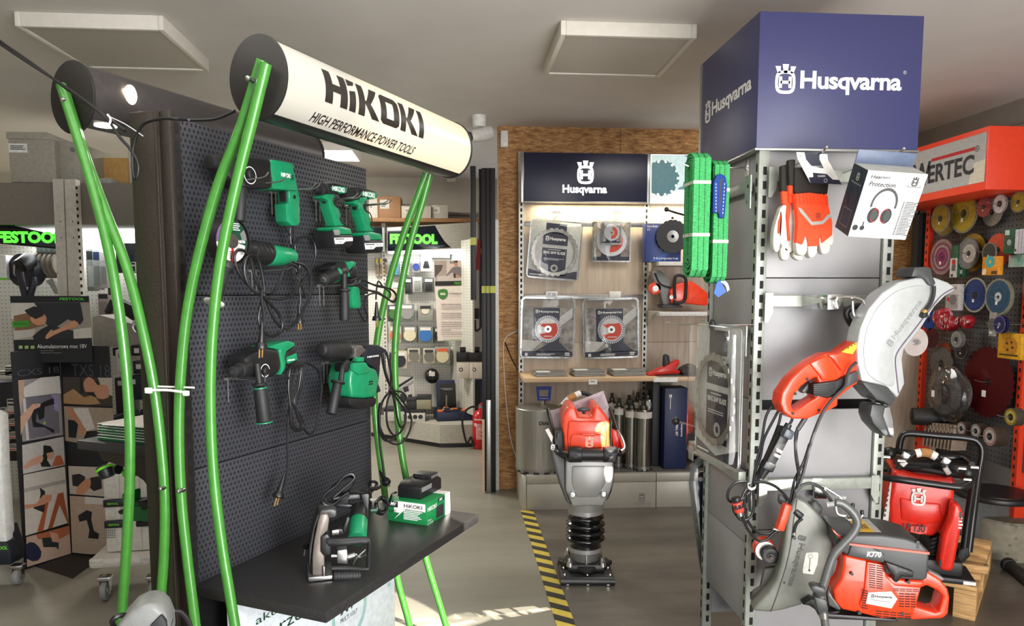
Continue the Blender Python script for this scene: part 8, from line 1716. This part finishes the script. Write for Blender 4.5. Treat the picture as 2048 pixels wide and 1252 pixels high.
A((160,142,124),[(470,855),(830,870),(842,1025),(640,1040),(600,1130),(482,1110)]); A((206,198,188),[(540,870),(650,870),(680,960),(700,1020),(600,1050),(560,940)]); A((186,130,98),[(478,858),(540,880),(640,1040),(620,1080),(580,1040),(520,940)]); A((26,28,30),[(500,955),(550,960),(575,990),(560,1090),(505,1085)])
B((186,174,160),[(378,365),(640,375),(640,540),(386,520)]); B((26,28,30),[(398,415),(440,408),(472,425),(470,450),(430,480),(402,475)]); B((26,28,30),[(500,430),(560,420),(565,490),(520,505),(490,480)]); B((190,134,100),[(425,520),(430,480),(480,435),(500,440),(500,480),(465,520)],2)
B((176,156,136),[(386,530),(470,535),(600,545),(590,850),(500,855),(400,845)]); B((206,198,190),[(470,535),(600,545),(600,580),(470,575)]); B((26,28,30),[(432,640),(480,610),(510,620),(505,660),(520,725),(548,740),(545,770),(488,765),(495,720),(480,665),(440,675)])
bmesh.ops.transform(P.m.bm, matrix=FL.I @ FR_.M, verts=P.m.bm.verts); T.part('right_pictures', P.m, P.mats)
# --- left edge: white dust cabinet on casters
DU = Frame((0,3.9,0)); T = Thing('mobile_cabinet', 'white mobile cabinet with dark lettered base and caster at the left edge', 'cabinet', DU, (DU.p(0,1140).x-.15,0,0))
m = MB(); m.trace(DU, [(-80,800),(0,830),(4,940),(14,1085),(-80,1085)],0,.08,.012); T.part('body', m, WHITE)
m = MB(); m.trace(DU, [(-80,1088),(14,1086),(20,1102),(22,1130),(-80,1135)],-.01,.1,.008); m.trace(DU, [(0,1060),(20,1050),(36,1100),(34,1125),(20,1120)],.05,.12,.01); T.part('base', m, M('base_navy', (26,32,40),.45)); m = MB(); m.tfit(DU, 'FESTOOL', (-20,1100),(15,1092),-.0105, bold=.04); T.part('lettering', m, LIME)
def caster(T, fr, px, py, r, y=0, pl=.06, off=0):
    p = fr.p(px, py, y); m = MB(); m.cyl((p.x-.014, p.y, r),(p.x+.014, p.y, r), r, None, 24, bev=.006); w_ = T.part('caster', m, M('wheel_grey_light', (142,142,140),.5)); m = MB(); m.cyl((p.x-.018, p.y, r),(p.x+.018, p.y, r), r*.4, None, 16); m.box((p.x, p.y, 2*r+.012),(.06,.05,.02),.004); m.box((p.x-.022, p.y, r*1.5),(.003,.03, r*1.2)); m.box((p.x+.022, p.y, r*1.5),(.003,.03, r*1.2)); T.part('fork', m, CHROME, w_)
caster(T, DU, 36,1140,.042)
# --- white systainer stack on a roller board behind the brown post
RBd = Frame((0,3.85,0),.1); ry = lambda x, y, Y=0: RBd.p(x, y, Y)
c0 = ry(250,1120); T = Thing('systainer_stack', 'stack of white tool cases with black latches behind the green tubes', 'tool case', RBd, (c0.x, 0, ry(250,1108).z))
zz = [ry(250, y).z for y in (1105,1042,1000,930)]
for z0, z1, nm in ((zz[0], zz[1]-.002, 'lower_case'),(zz[1], zz[2]-.002, 'middle_case'),(zz[2], zz[3], 'upper_case')):
    a, b = ry(207,1000), ry(322,1000); m = MB(); m.bb((a.x, 0, z0+.003),(b.x, .30, z1),.012)
    for x in (.25,.6): m.bb((a.x+(b.x-a.x)*x-.01,-.006, z0+.01),(a.x+(b.x-a.x)*x+.01,.0, z1-.01),.003)
    o_ = T.part(nm, m, M('case_white', (208,203,192),.45)); m = MB(); m.bb((a.x+.0,-.012, z1-.028),(a.x+(b.x-a.x)*.36,.0, z1+.008),.004); m.bb((a.x+(b.x-a.x)*.55,-.012, z1-.028),(b.x, .0, z1+.008),.004); m.mi = 1; m.text('FESTOOL', a.x+.02, z1-.016, a.x+.07, z1-.006,-.0128, bold=.03); T.part('latch', m, [BLACK, LIME], o_)
m = MB(); a = ry(212,1060); 
for i in range(5):
    for j in range(5): m.quad(a.x+.009*j, a.z-.009*i, a.x+.006+.009*j, a.z-.004-.009*i, -.0015)
T.part('vent', m, DGREY)
z = ry(250,1126).z; T = Thing('roller_board', 'white roller board with grey casters under the tool case stack', 'roller board', RBd, (c0.x, .1,0)); a, b = ry(187,1110), ry(324,1110); m = MB(); m.bb((a.x, -.08, zz[0]-.05),(b.x, .36, zz[0]),.02)
for x in (.12,.85): m.bb((a.x+(b.x-a.x)*x-.03,-.082, zz[0]-.02),(a.x+(b.x-a.x)*x+.03,-.06, zz[0]+.002),.004)
T.part('board', m, M('case_white', (208,203,192),.45)); caster(T, RBd, 208,1120,.05,-.02); caster(T, RBd, 306,1140,.05,-.05)
# --- leaflets on the rear shelf and tools hanging on the rear
for i in range(6):
    a = S.px(176,885,.0) if False else None; m = MB(); z = RZ+.001+.009*i; m.bb((.03+.004*(i % 3),.12, z),(.36,.44, z+.0075),.0); m.mi = 1; m.bb((.03,.119, z+.0076),(.36,.441, z+.0086))
    solo('leaflet_bundle', ['lowest', 'second lowest', 'third lowest', 'fourth', 'fifth', 'topmost'][i]+' bundle in the pile of dark green leaflets on the rear shelf', 'leaflets', m, [M('leaflet_green', (20,74,40),.5), PAPER], S, (.2,.28, z), 'pile of green leaflets')
m = MB(); m.box((.12,.27, RZ+.058),(.2,.26,.003),0, Euler((0,0,.1))); solo('paper_sheet', 'cream paper sheet on top of the leaflet pile', 'paper', m, PAPER, S, (.12,.27, RZ+.057))
m = MB(); m.box((.02,.09, RZ+.003),(.06,.06,.002),0, Euler((0,0,.4))); 
for i in range(3): m.box((.05,.10, RZ+.012+.012*i),(.08,.05,.002))
solo('paper_sheet', 'loose folded white papers at the post end of the rear shelf', 'paper', m, PAPER, S, (.03,.09, RZ))
rs = lambda x, y, X: S.px(x, y, X)
X_ = .10
T = Thing('nail_gun', 'dark green tool with black nose hanging on the rear of the gondola', 'power tool', S, rs(280,1055, X_)); m = MB()
def yz(pts, X, x1, m, bev=.01):
    v = [rs(x, y, X) for x, y in pts]; t_ = bmesh.new(); f = t_.faces.new([t_.verts.new(q) for q in v]); r = bmesh.ops.extrude_face_region(t_, geom=[f]); bmesh.ops.translate(t_, vec=(x1-X, 0,0), verts=[g for g in r['geom'] if isinstance(g, bmesh.types.BMVert)]); bmesh.ops.recalc_face_normals(t_, faces=t_.faces); bmesh.ops.bevel(t_, geom=t_.edges[:], offset=bev, segments=2, affect='EDGES', clamp_overlap=True); return m.take(t_)
yz([(246,1010),(262,1006),(300,1010),(320,1000),(322,1040),(300,1052),(270,1045),(248,1040),(240,1028)], X_, X_+.08, m); yz([(242,988),(258,982),(258,1006),(244,1008)], X_, X_+.05, m, .004); T.part('body', m, M('tool_dark_green', (18,92,44),.4)); m = MB(); yz([(272,1004),(290,1000),(300,1012),(285,1022)], X_-.005, X_+.03, m, .003); yz([(234,1022),(246,1018),(248,1028),(238,1030)], X_, X_+.05, m, .003); yz([(270,1044),(318,1044),(320,1052),(275,1050)], X_-.004, X_+.06, m, .003); T.part('black_parts', m, BLACK)
T = Thing('hand_lamp', 'small black lamp head with bright green ring under the rear shelf', 'lamp', S, rs(212,950, X_)); m = MB(); m.cyl(rs(208,932, X_), rs(216,955, X_),.028,.022,18, bev=.003); m.cyl(rs(216,938, X_+.05), rs(238,938, X_+.05),.018, None, 12); T.part('body', m, BLACK); m = MB(); m.cyl(rs(209,936, X_), rs(211,940, X_),.030, None, 18); T.part('green_ring', m, LIME)
m = MB(); yz([(238,940),(250,936),(254,948),(250,962),(242,955)], X_, X_+.06, m, .008); solo('green_tool', 'bright green rounded tool end beside the small lamp', 'tool', m, cm((80,170,40)), S, rs(245,950, X_))
# --- grey vacuum handle in the foreground
VF_ = Frame(EYE+ray(285,1230)*1.75-V((0,0,(EYE+ray(285,1230)*1.75).z)),.2); vp = VF_.p
T = Thing('vacuum_head', 'grey handled tool with black cord in the lower left foreground', 'power tool', VF_, (vp(280,1252).x, 0,0)); m = MB(); m.trace(VF_, [(222,1275),(238,1248),(262,1222),(285,1210),(312,1209),(328,1225),(338,1250),(340,1290),(230,1300)],-.05,.05,.022, seg=3); m.bb((vp(250,1252).x, -.08,0),(vp(330,1252).x, .08, vp(300,1290).z),.02); T.part('body', m, MGREY); m = MB(); m.trace(VF_, [(300,1252),(322,1230),(332,1245),(336,1280),(300,1280)],-.058,-.02,.004); T.part('trigger_plate', m, INK); m = MB(); m.tube([vp(x, y, Y) for x, y, Y in ((235,1262,.0),(224,1245,-.02),(235,1232,-.02),(262,1228,0),(300,1212,.05),(325,1214,.05),(341,1228,.03),(338,1250,-.02),(325,1262,-.05))],.006,8,5); m.tube([vp(340,1222,.05), vp(362,1225,.06), vp(380,1250,.06), vp(385,1290,.05)],.006,8,4); T.part('cord', m, CORD)
# ---------------------------------------------------------------- centre back display
NY = 7.75; ND = Frame((0, NY, 0)); nq = ND.p
T = Thing('corner_display', 'cream perforated corner tool display behind the fire extinguisher', 'display', ND, (-.6,0,0))
a, b = nq(735,860), nq(900,495); m = MB(); m.bb((a.x-.3,0,.3),(b.x, .02, b.z),.002); T.part('perforated_panel', m, WPEG)
SD = Frame((b.x, NY, 0),-math.radians(70)); e = SD.p(965,700); m = MB(); m.T = ND.I @ SD.M; m.bb((0,0,.3),(.62,.02, b.z+.05),.002); T.part('side_panel', m, WPEG)
m = MB(); x_ = nq(771,700,-.02).x; m.bb((x_-.02,-.03,.3),(x_+.02,-.0, b.z+.3)); m.mi = 1
for i in range(38): m.quad(x_-.006,.45+.04*i, x_+.004,.47+.04*i, -.0312)
T.part('slotted_post', m, [OFFW, SLOT])
c = ROOM.pz(880,896,0); ctop = ROOM.p(880,850, c.y).z; lf = ROOM.pz(742,873,0)
m = MB(); m.T = ND.I; pts = [(lf.x, lf.y),(c.x, c.y),(c.x+.48, c.y-.0),(c.x+.5, NY-.02),(lf.x, NY-.02)]
n = len(pts); m.raw([(x, y, .045) for x, y in pts]+[(x, y, ctop) for x, y in pts],[tuple(range(n-1,-1,-1)), tuple(range(n, 2*n))]+[(i, (i+1) % n, n+(i+1) % n, n+i) for i in range(n)]); m.mi = 1
p2 = [(x+(-.02 if x > c.x else .02)*0, y+.03) for x, y in pts]; m.raw([(x, y, .0) for x, y in p2]+[(x, y, .045) for x, y in p2],[tuple(range(n-1,-1,-1)), tuple(range(n, 2*n))]+[(i, (i+1) % n, n+(i+1) % n, n+i) for i in range(n)]); T.part('base_cabinet', m, [M('base_grey_cream', (176,172,158),.5), BLACK])
# header signs
T = Thing('lettered_header', 'curved grey and black header with glowing green letters in the centre back', 'sign', ND, (-.4,-.3, nq(850,500,-.3).z))
m = MB(); m.trace(ND, [(774,455),(955,444),(956,496),(774,503)],-.30,-.1,.003); T.part('panel', m, M('header_pale', (160,156,146),.4)); m = MB(); m.trace(ND, [(775,457),(870,451),(878,466),(890,484),(902,495),(775,502)],-.303,-.29,.001); T.part('black_field', m, M('sign_gloss_navy', (14,22,30),.12)); m = MB()
P_, Q_ = nq(780,486,-.304), nq(875,466,-.304); m.text('FESTOOL', P_.x, P_.z-.01, Q_.x, Q_.z-.01,-.3045, bold=.06); T.part('lettering', m, NEON, label='glowing green letters')
m = MB(); a, b = nq(776,504,-.28), nq(920,500,-.28); m.bb((a.x, -.28, a.z-.01),(b.x, -.12, b.z)); T.part('light_strip', m, BWHITE)
T = Thing('lettered_header', 'neighbouring black header cut off by the tool panel edge', 'sign', ND, (-.9,-.28, nq(750,500,-.3).z)); m = MB(); m.trace(ND, [(700,455),(767,455),(769,503),(700,503)],-.28,-.1,.003); T.part('panel', m, M('sign_gloss_navy', (14,22,30),.12)); m = MB(); a, b = nq(765,503,-.285), nq(769,455,-.285); m.bb((a.x, -.285, a.z),(b.x, -.28, b.z)); T.part('edge_trim', m, ALU)
# board and cartons above
m = MB(); a, b = nq(700,443,-.2), nq(958,437,-.2); m.bb((a.x, -.2, a.z),(b.x, .3, b.z),.002); solo('wooden_shelf', 'brown wooden shelf above the centre green lettered header', 'shelf', m, M('shelf_brown', (136,96,56),.6), ND, a); zs_ = b.z
def carton(x0, y0, x1, c, lab, y=-.1, stick=True):
    a, b = nq(x0,437, y), nq(x1, y0, y); m = MB(); m.bb((a.x, y, zs_),(b.x, y+.3, b.z),.004); m.mi = 1
    w = b.x-a.x; h = b.z-zs_
    if stick: m.quad(a.x+w*.1, zs_+h*.45, a.x+w*.5, zs_+h*.85, y-.001)
    m.mi = 2; m.lines(a.x+w*.14, zs_+h*.5, a.x+w*.4, zs_+h*.7, y-.0015,3); solo('carton', lab, 'carton', m, [cm(c), OFFW, INK], ND, (a.x, y, zs_), 'cartons on the brown wall shelf')
carton(756,393,801,(150,108,68), 'brown cardboard carton with white stickers on the wall shelf'); carton(738,396,755,(196,190,178), 'narrow white carton left of the brown cardboard one', -.12, False); carton(803,412,862,(186,180,166), 'long pale carton behind the pair of green tubes', -.12); carton(863,410,896,(176,170,158), 'pale carton with small stickers right of the green tubes', -.08)
m = MB(); a = nq(853,423,-.125); m.disc(a.x-.1, a.z+.02,.04,-.123,20); solo('green_sticker', 'round green sticker on the long pale carton', 'sticker', m, cm((80,180,50)), ND, a)
m = MB(); a = ROOM.p(902,358,7.9); m.box(a, (.09,.06,.06),.008); solo('junction_box', 'small pale box on the far wall above the pipes', 'junction box', m, OFFW, ROOM, a)
# hanging packs
def npk(x0, y0, x1, y1, y, base, dcol, lab, kind='disc', dcy=.45, dr=.42, lbl=None):
    a, b = nq(x0, y1, y), nq(x1, y0, y); w = b.x-a.x; h = b.z-a.z; T = Thing('accessory_pack', lab, 'pack', ND, ((a.x+b.x)/2, y, a.z), 'packs on the centre pegboard')
    m = MB(); m.bb((a.x, y+.004, a.z),(b.x, y+.06, b.z),.004); T.part('pack_body', m, cm(base, .3))
    if kind == 'disc': m = MB(); m.lathe([(0,-.004),(min(w, h)*dr, -.004),(min(w, h)*dr, .006),(0,.006)],((a.x+b.x)/2, y, a.z+h*dcy),(0,1,0),28); T.part('disc', m, cm(dcol))
    elif kind == 'bar':
        m = MB(); m.bb((a.x+w*.2, y-.004, a.z+h*.12),(b.x-w*.2, y+.004, a.z+h*.62),.002); T.part('part_shape', m, cm(dcol))
    elif kind == 'spring':
        m = MB()
        for i in range(6): m.sph(((a.x+b.x)/2, y-.01, a.z+h*(.12+.13*i)),(w*.42,.02, h*.075),8)
        T.part('part_shape', m, cm(dcol))
    elif kind == 'tri': m = MB(); m.prism([(a.x+w*.2, a.z+h*.25),(b.x-w*.2, a.z+h*.25),(a.x+w*.62, a.z+h*.8),(a.x+w*.38, a.z+h*.8)], y-.004, y+.004,.004); T.part('part_shape', m, cm(dcol))
    m = MB(); m.quad(a.x+w*.15, b.z-h*.26, b.x-w*.15, b.z-h*.08, y-.006); T.part('label', m, cm(lbl or (222,220,214)))
D_ = (60,66,64); L_ = (186,184,172)
for i, (x, c) in enumerate(((754,(206,176,40)),(762,(206,176,40)),(772,(60,60,56)))): npk(x-3,515, x+3,552,-.05,(170,160,140),(120,96,66),['left brush with yellow ferrule', 'middle brush with yellow ferrule', 'right brush with black ferrule'][i]+' in the row at the top left of the pegboard', 'bar', lbl=c)
npk(781,522,798,552,-.10,(120,150,160),(70,150,190), 'blue coil pack partly hidden by the left green tube', 'spring'); npk(799,515,818,552,-.10,(180,182,170),(226,222,204), 'cream coil pack between the two green tubes', 'spring')
npk(824,520,840,545,-.10,(150,152,150),(40,60,130), 'small pack with blue round pad in the top row', lbl=(226,226,222)); npk(841,515,864,543,-.12,(206,204,196),(28,28,30), 'white pack with black triangular pad in the top row', 'tri'); npk(842,508,900,516,-.06,(190,200,194),(210,214,208), 'flat clear packs above the triangular pad', 'bar')
npk(782,565,800,605,-.10,(206,196,172),(176,166,140), 'cream dotted pack behind the left green tube', 'bar'); npk(810,556,824,588,-.1,(52,54,56),(40,40,42), 'dark pack at the left of the second row', 'bar'); npk(825,554,844,584,-.12,(170,172,164),(130,132,126), 'pale grey pack in the middle of the second row', 'bar'); npk(847,556,868,585,-.1,(80,84,82),(22,22,24), 'pack of three black strips in the second row', 'bar')
npk(776,610,799,643,-.10, D_, (56,110,40), 'pack with green disc at the left of the third row'); npk(800,608,828,642,-.12,(120,124,116),(140,140,134), 'pack with grey disc in the third row'); npk(836,609,866,642,-.10,(150,150,140),(216,206,184), 'pack with cream wheel and black sponge in the third row', dcy=.65, dr=.25, lbl=(40,40,40))
npk(778,653,803,686,-.10,(176,172,160),(216,92,44), 'orange foam pad at the left of the fourth row'); npk(805,652,834,685,-.12,(110,112,104),(216,206,172), 'cream foam pad in the fourth row'); npk(836,652,866,686,-.10,(120,124,120),(50,110,180), 'blue foam pad in the fourth row'); npk(867,655,890,686,-.06,(110,112,104),(40,40,42), 'dark pad half hidden by the printed sheet')
npk(783,702,814,738,-.10,(200,190,166),(34,34,36), 'pack with black disc at the left of the fifth row'); npk(815,697,840,724,-.14,(190,182,160),(120,116,106), 'boxed grey disc pack in the fifth row, left one', lbl=(60,60,60)); npk(846,697,870,727,-.14,(186,180,160),(110,108,100), 'boxed grey disc pack in the fifth row, right one', lbl=(50,50,50)); npk(870,694,900,728,-.12,(150,150,138),(210,198,160), 'cream disc pack with orange label in the fifth row', lbl=(220,100,50))
npk(900,690,912,732,-.04,(130,136,124),(150,156,144), 'tall grey green pack right of the orange labelled disc', 'bar')
m = MB(); o = nq(864,752,-.1); m.sph(o, (.072,.05,.078),14); m.mi = 1; m.quad(o.x-.03, o.z+.005, o.x+.03, o.z+.05,-.152); solo('black_dome_pack', 'round black dome in a clear pack low on the pegboard', 'pack', m, [M('dome_black', (24,24,26),.25), OFFW], ND, o)
# printed sheet
SH = Frame((0, NY-.30,0)); T = Thing('printed_sheet', 'hanging sheet with man picture, green shield and rows of text', 'poster', SH, (SH.p(910,680).x, 0, SH.p(910,682).z)); m = MB(); m.trace(SH, [(868,521),(944,521),(950,680),(875,682)],0,.003); T.part('sheet', m, cm((226,214,204)))
P = Pic(SH, -.0006); k = K(750,480,4.817); A = lambda c, pts, sm=0: P.a(c, k(pts), sm)
A((166,150,140),[(568,198),(935,198),(942,392),(578,396)]); A((206,190,180),[(690,200),(850,200),(850,330),(690,340)]); A((84,72,64),[(572,240),(655,240),(640,290),(574,365)]); A((84,72,64),[(850,265),(930,265),(935,330),(855,340)]); A((196,184,176),[(600,350),(700,340),(860,360),(880,395),(600,396)]); A((120,112,112),[(740,270),(770,255),(820,260),(858,300),(862,345),(820,362),(800,330),(755,340),(745,310),(690,350),(685,340)]); A((190,136,106),[(764,205),(794,205),(796,250),(775,262),(764,245)]); A((40,32,28),[(757,198),(797,198),(796,218),(762,216)]); A((190,136,106),[(770,340),(820,340),(825,362),(775,362)]); A((40,38,38),[(760,330),(775,318),(778,366),(756,362)])
A((28,27,26),[(578,398),(942,392),(944,434),(580,442)]); P.t((84,170,50), 'FESTOOL', *k([(765,428),(912,406)]), bold=.03); A((56,122,40),[(608,490),(650,472),(695,482),(697,530),(670,565),(640,570),(612,545)],3)
P.t((226,220,212), 'oo', *k([(628,532),(680,508)]), bold=.05); P.t((90,84,80), 'Gwarancja all-inclusive', *k([(715,525),(915,505)]), bold=.02); P.t((130,122,116), 'Twoje narzedzie i my', *k([(715,542),(850,532)]))
for y0, s_ in ((628, 'Bezplatna kompleksowa naprawa'),(716, 'Wsparcie w przypadku kradziezy'),(802, 'Wyjatkowo czesci zamienne gwarantowane'),(876, 'Zwrot pieniedzy')): 
    P.t((84,78,76), s_, *k([(636, y0),(636+6.6*len(s_), y0-16)]), bold=.02)
    for j in range(2): A((150,140,134),[(636, y0+12+20*j),(900-60*j, y0+10+20*j),(900-60*j, y0+15+20*j),(636, y0+17+20*j)])
A((80,150,60),[(660,962),(830,960),(830,965),(660,967)])
T.part('print', P.m, P.mats); m = MB(); q = SH.p(905,524,.002); m.cyl(q, q+V((0,.31,0)),.004, None, 8); m.box(q+V((0,-.004,0)),(.05,.012,.02),.002); T.part('clip', m, STEEL)
# right hand boxes, small tool
for x0, x1, lab, y in ((914,938, 'left one of two black topped white cartons hanging on the side panel', -.55),(939,966, 'right one of two black topped white cartons hanging on the side panel', -.58)):
    a, b = nq(x0,757, y), nq(x1,705, y); T = Thing('hanging_carton', lab, 'carton', ND, (a.x, y, a.z), 'black topped hanging cartons'); m = MB(); m.bb((a.x, y, a.z),(b.x, y+.14, b.z-.09),.003); T.part('carton_body', m, cm((206,198,184))); m = MB(); m.bb((a.x-.004, y-.004, b.z-.09),(b.x+.004, y+.144, b.z),.004); m.bb((a.x+.03, y+.06, b.z),(b.x-.03, y+.07, b.z+.05),.004); T.part('lid', m, BLACK); m = MB(); m.disc((a.x+b.x)/2-.02,(a.z+b.z)/2-.04,.02, y-.001,16,.012); T.part('emblem', m, INK)
m = MB(); a, b = nq(949,638,-.5), nq(963,617,-.5); m.bb((a.x, -.5, a.z),(b.x, -.4, b.z),.006); m.tube([nq(950,640,-.5), nq(952,662,-.5), nq(962,655,-.5)],.012,8,3); solo('small_black_tool', 'small black tool on the side panel beside the printed sheet', 'tool', m, BLACK, ND, a)
# things on the base cabinet
bz = ctop
BF_ = Frame((0,7.35,0)); bq = BF_.p
T = Thing('tilted_brochure', 'tilted brochure board with black tools printed, behind the looped cord', 'brochure', BF_, (bq(805,800).x, .2, bz)); m = MB(); m.trace(BF_, [(784,752),(826,755),(832,815),(786,815)],.2,.206); T.part('board', m, cm((196,190,182)))
P = Pic(BF_, .1995); P.a((30,30,32),[(797,770),(826,752),(826,757),(797,776)]).a((150,146,140),[(797,779),(827,760),(827,766),(797,788)]).a((36,36,38),[(806,775),(816,772),(818,782),(808,785)]).a((36,36,38),[(800,788),(810,786),(812,802),(801,804)]).a((36,36,38),[(816,790),(824,788),(825,800),(817,800)]); T.part('print', P.m, P.mats)
def bbox_(x0, y0, x1, y1, y, c, top, lab, z0=None, dots=False):
    a, b = bq(x0, y1, y), bq(x1, y0, y); z0 = bz if z0 is None else z0; T = Thing('accessory_carton', lab, 'carton', BF_, (a.x, y, z0), 'cartons on the corner base'); h = b.z-a.z; m = MB(); m.bb((a.x, y, z0),(b.x, y+.2, z0+h),.003); T.part('carton_body', m, cm(c)); m = MB(); m.bb((a.x, y-.001, z0+h*.78),(b.x, y+.201, z0+h+.001),.001); T.part('lid', m, cm(top))
    if dots:
        m = MB()
        for i in range(3): m.disc(a.x+(b.x-a.x)*(.2+.28*i), z0+h*.42, h*.2, y-.0012,14)
        T.part('print', m, INK)
    return z0+h
z1 = bbox_(768,815,812,840,.0,(190,186,176),(30,30,32), 'low white carton with black lid at the left end of the corner base')
z2 = bbox_(812,815,850,838,-.05,(206,202,190),(26,26,28), 'white carton printed with black tools beside the blue case', None, True)
bbox_(813,795,832,815,.02,(40,40,42),(30,30,32), 'small black carton stacked on the printed carton, left one', z2+.002); bbox_(833,788,862,813,.0,(150,146,120),(30,30,32), 'clear fronted carton with yellow label on the printed carton', z2+.002)
m = MB(); o = bq(893,820,.1); m.cyl((o.x, .1, bz),(o.x, .1, bz+.01),.05, None, 20); m.cyl((o.x, .1, bz),(o.x, .1, bq(893,790,.1).z),.008, None, 8); zt_2 = bq(893,783,.1).z; m.lathe([(0, zt_2),(.06, zt_2+.02),(.065, zt_2+.03),(.03, zt_2+.035),(0, zt_2+.035)],(o.x, .1,0),(0,0,1),24); m.cyl((o.x-.04,.12, zt_2-.2),(o.x+.06,.12, zt_2-.2),.03); solo('metal_stand', 'small metal stand with mushroom head behind the open case', 'stand', m, STEEL, BF_, (o.x, .1, bz))
a, b, e = ROOM.pz(853,822, bz), ROOM.pz(884,843, bz), ROOM.pz(944,832, bz)
TB = Frame((a.x, a.y, 0), math.atan2(b.y-a.y, b.x-a.x)); 
TB = Frame((b.x, b.y, 0), math.radians(8)); w_ = (e-b).length; d_ = (a-b).length*1.0
T = Thing('open_tool_case', 'open dark blue tool case with orange inserts on the corner base', 'tool case', TB, (0,0, bz)); m = MB(); x0 = -.05; m.bb((x0,0, bz+.002),(w_, .30, bz+.09),.008); T.part('tray', m, M('case_blue', (22,30,66),.45))
m = MB(); random.seed(5)
for i in range(6):
    for j in range(3): m.mi = 0 if (i+j) % 3 else 1; m.box((x0+.04+(w_-x0-.08)*i/5,.05+.09*j, bz+.097),((w_-x0)/9,.06,.02),.004)
T.part('inserts', m, [M('insert_black', (26,26,28),.6), M('insert_orange', (214,110,40),.5)])
m = MB(); zl = bq(918,770,.0).z; m.box(((x0+w_)/2+.04,.335,(bz+.09+zl)/2),(w_-x0,.03, zl-bz-.06),.006, Euler((-.12,0,0))); l_ = T.part('lid', m, M('case_blue', (22,30,66),.45)); m = MB(); m.box(((x0+w_)/2+.04,.315,(bz+.09+zl)/2),(w_-x0-.06,.02, zl-bz-.12),.003, Euler((-.12,0,0))); T.part('lid_foam', m, M('foam_dark', (40,44,38),.9), l_); m = MB(); m.box(((x0+w_)/2+.04,.30, zl),(.04,.03,.012),.002); T.part('green_latch', m, LIME, l_)
# fire extinguisher
fe = ROOM.pz(961,899,0); EX = Frame((fe.x, fe.y+.06,0)); r = (EX.p(977,860).x-EX.p(946,860).x)/2; zt_ = EX.p(961,822).z
T = Thing('fire_extinguisher', 'red fire extinguisher with white printed label standing on the floor', 'fire extinguisher', EX, (0,0,0)); m = MB(); m.lathe([(0,.0),(r*.9,.0),(r, .02),(r, zt_-.06),(r*.85, zt_-.02),(r*.5, zt_+.005),(r*.25, zt_+.012),(r*.22, zt_+.03),(0, zt_+.03)],(0,0,0),(0,0,1),36); T.part('cylinder', m, M('extinguisher_red', (190,16,26),.25, coat=.5))
m = MB(); m.cyl((0,0, zt_+.02),(0,0, zt_+.06),.016, None, 14); m.cyl((-.03,0, zt_+.035),(.03,0, zt_+.035),.008, None, 10); T.part('valve', m, STEEL); m = MB(); m.tube([(-.01,0, zt_+.055),(.05,-.01, zt_+.085),(.11,-.02, zt_+.085)],.010,8,3); m.tube([(0,0, zt_+.05),(.06,-.01, zt_+.045),(.10,-.02, zt_+.035)],.008,8,3); T.part('lever', m, RED)
m = MB(); m.tube([(-.02,0, zt_+.04),(-.09,-.01, zt_+.04),(-.15,-.02, zt_-.01),(-.17,-.03, zt_-.12),(-.13,-.04, zt_-.30),(-.09,-.05,.12),(-.07,-.06,.03)],.010,10,5); T.part('hose', m, RUB)
m = MB()
def wrapx(co): return V((r*1.004*math.sin(co.x/r),-r*1.004*math.cos(co.x/r), co.z))
def wq(x0, z0, x1, z1):
    n_ = 8; vs = []; 
    for i in range(n_+1):
        for z in (z0, z1): vs.append(wrapx(V((x0+(x1-x0)*i/n_, 0, z))))
    m.raw(vs, [(2*i, 2*i+2,2*i+3,2*i+1) for i in range(n_)])
wq(-r*.9, zt_*.78, r*.9, zt_*.82)
for i in range(12): wq(-r*.6, zt_*(.28+.035*i), r*(.6-.25*((i*7) % 3)), zt_*(.28+.035*i)+.007)
for i in range(5): wq(-r*.3+r*.22*i, zt_*.52,-r*.3+r*.22*i+.012, zt_*.58)
wq(-r*.9, zt_*.62,-r*.45, zt_*.7); T.part('label_print', m, M('label_pink_white', (226,190,188),.5))
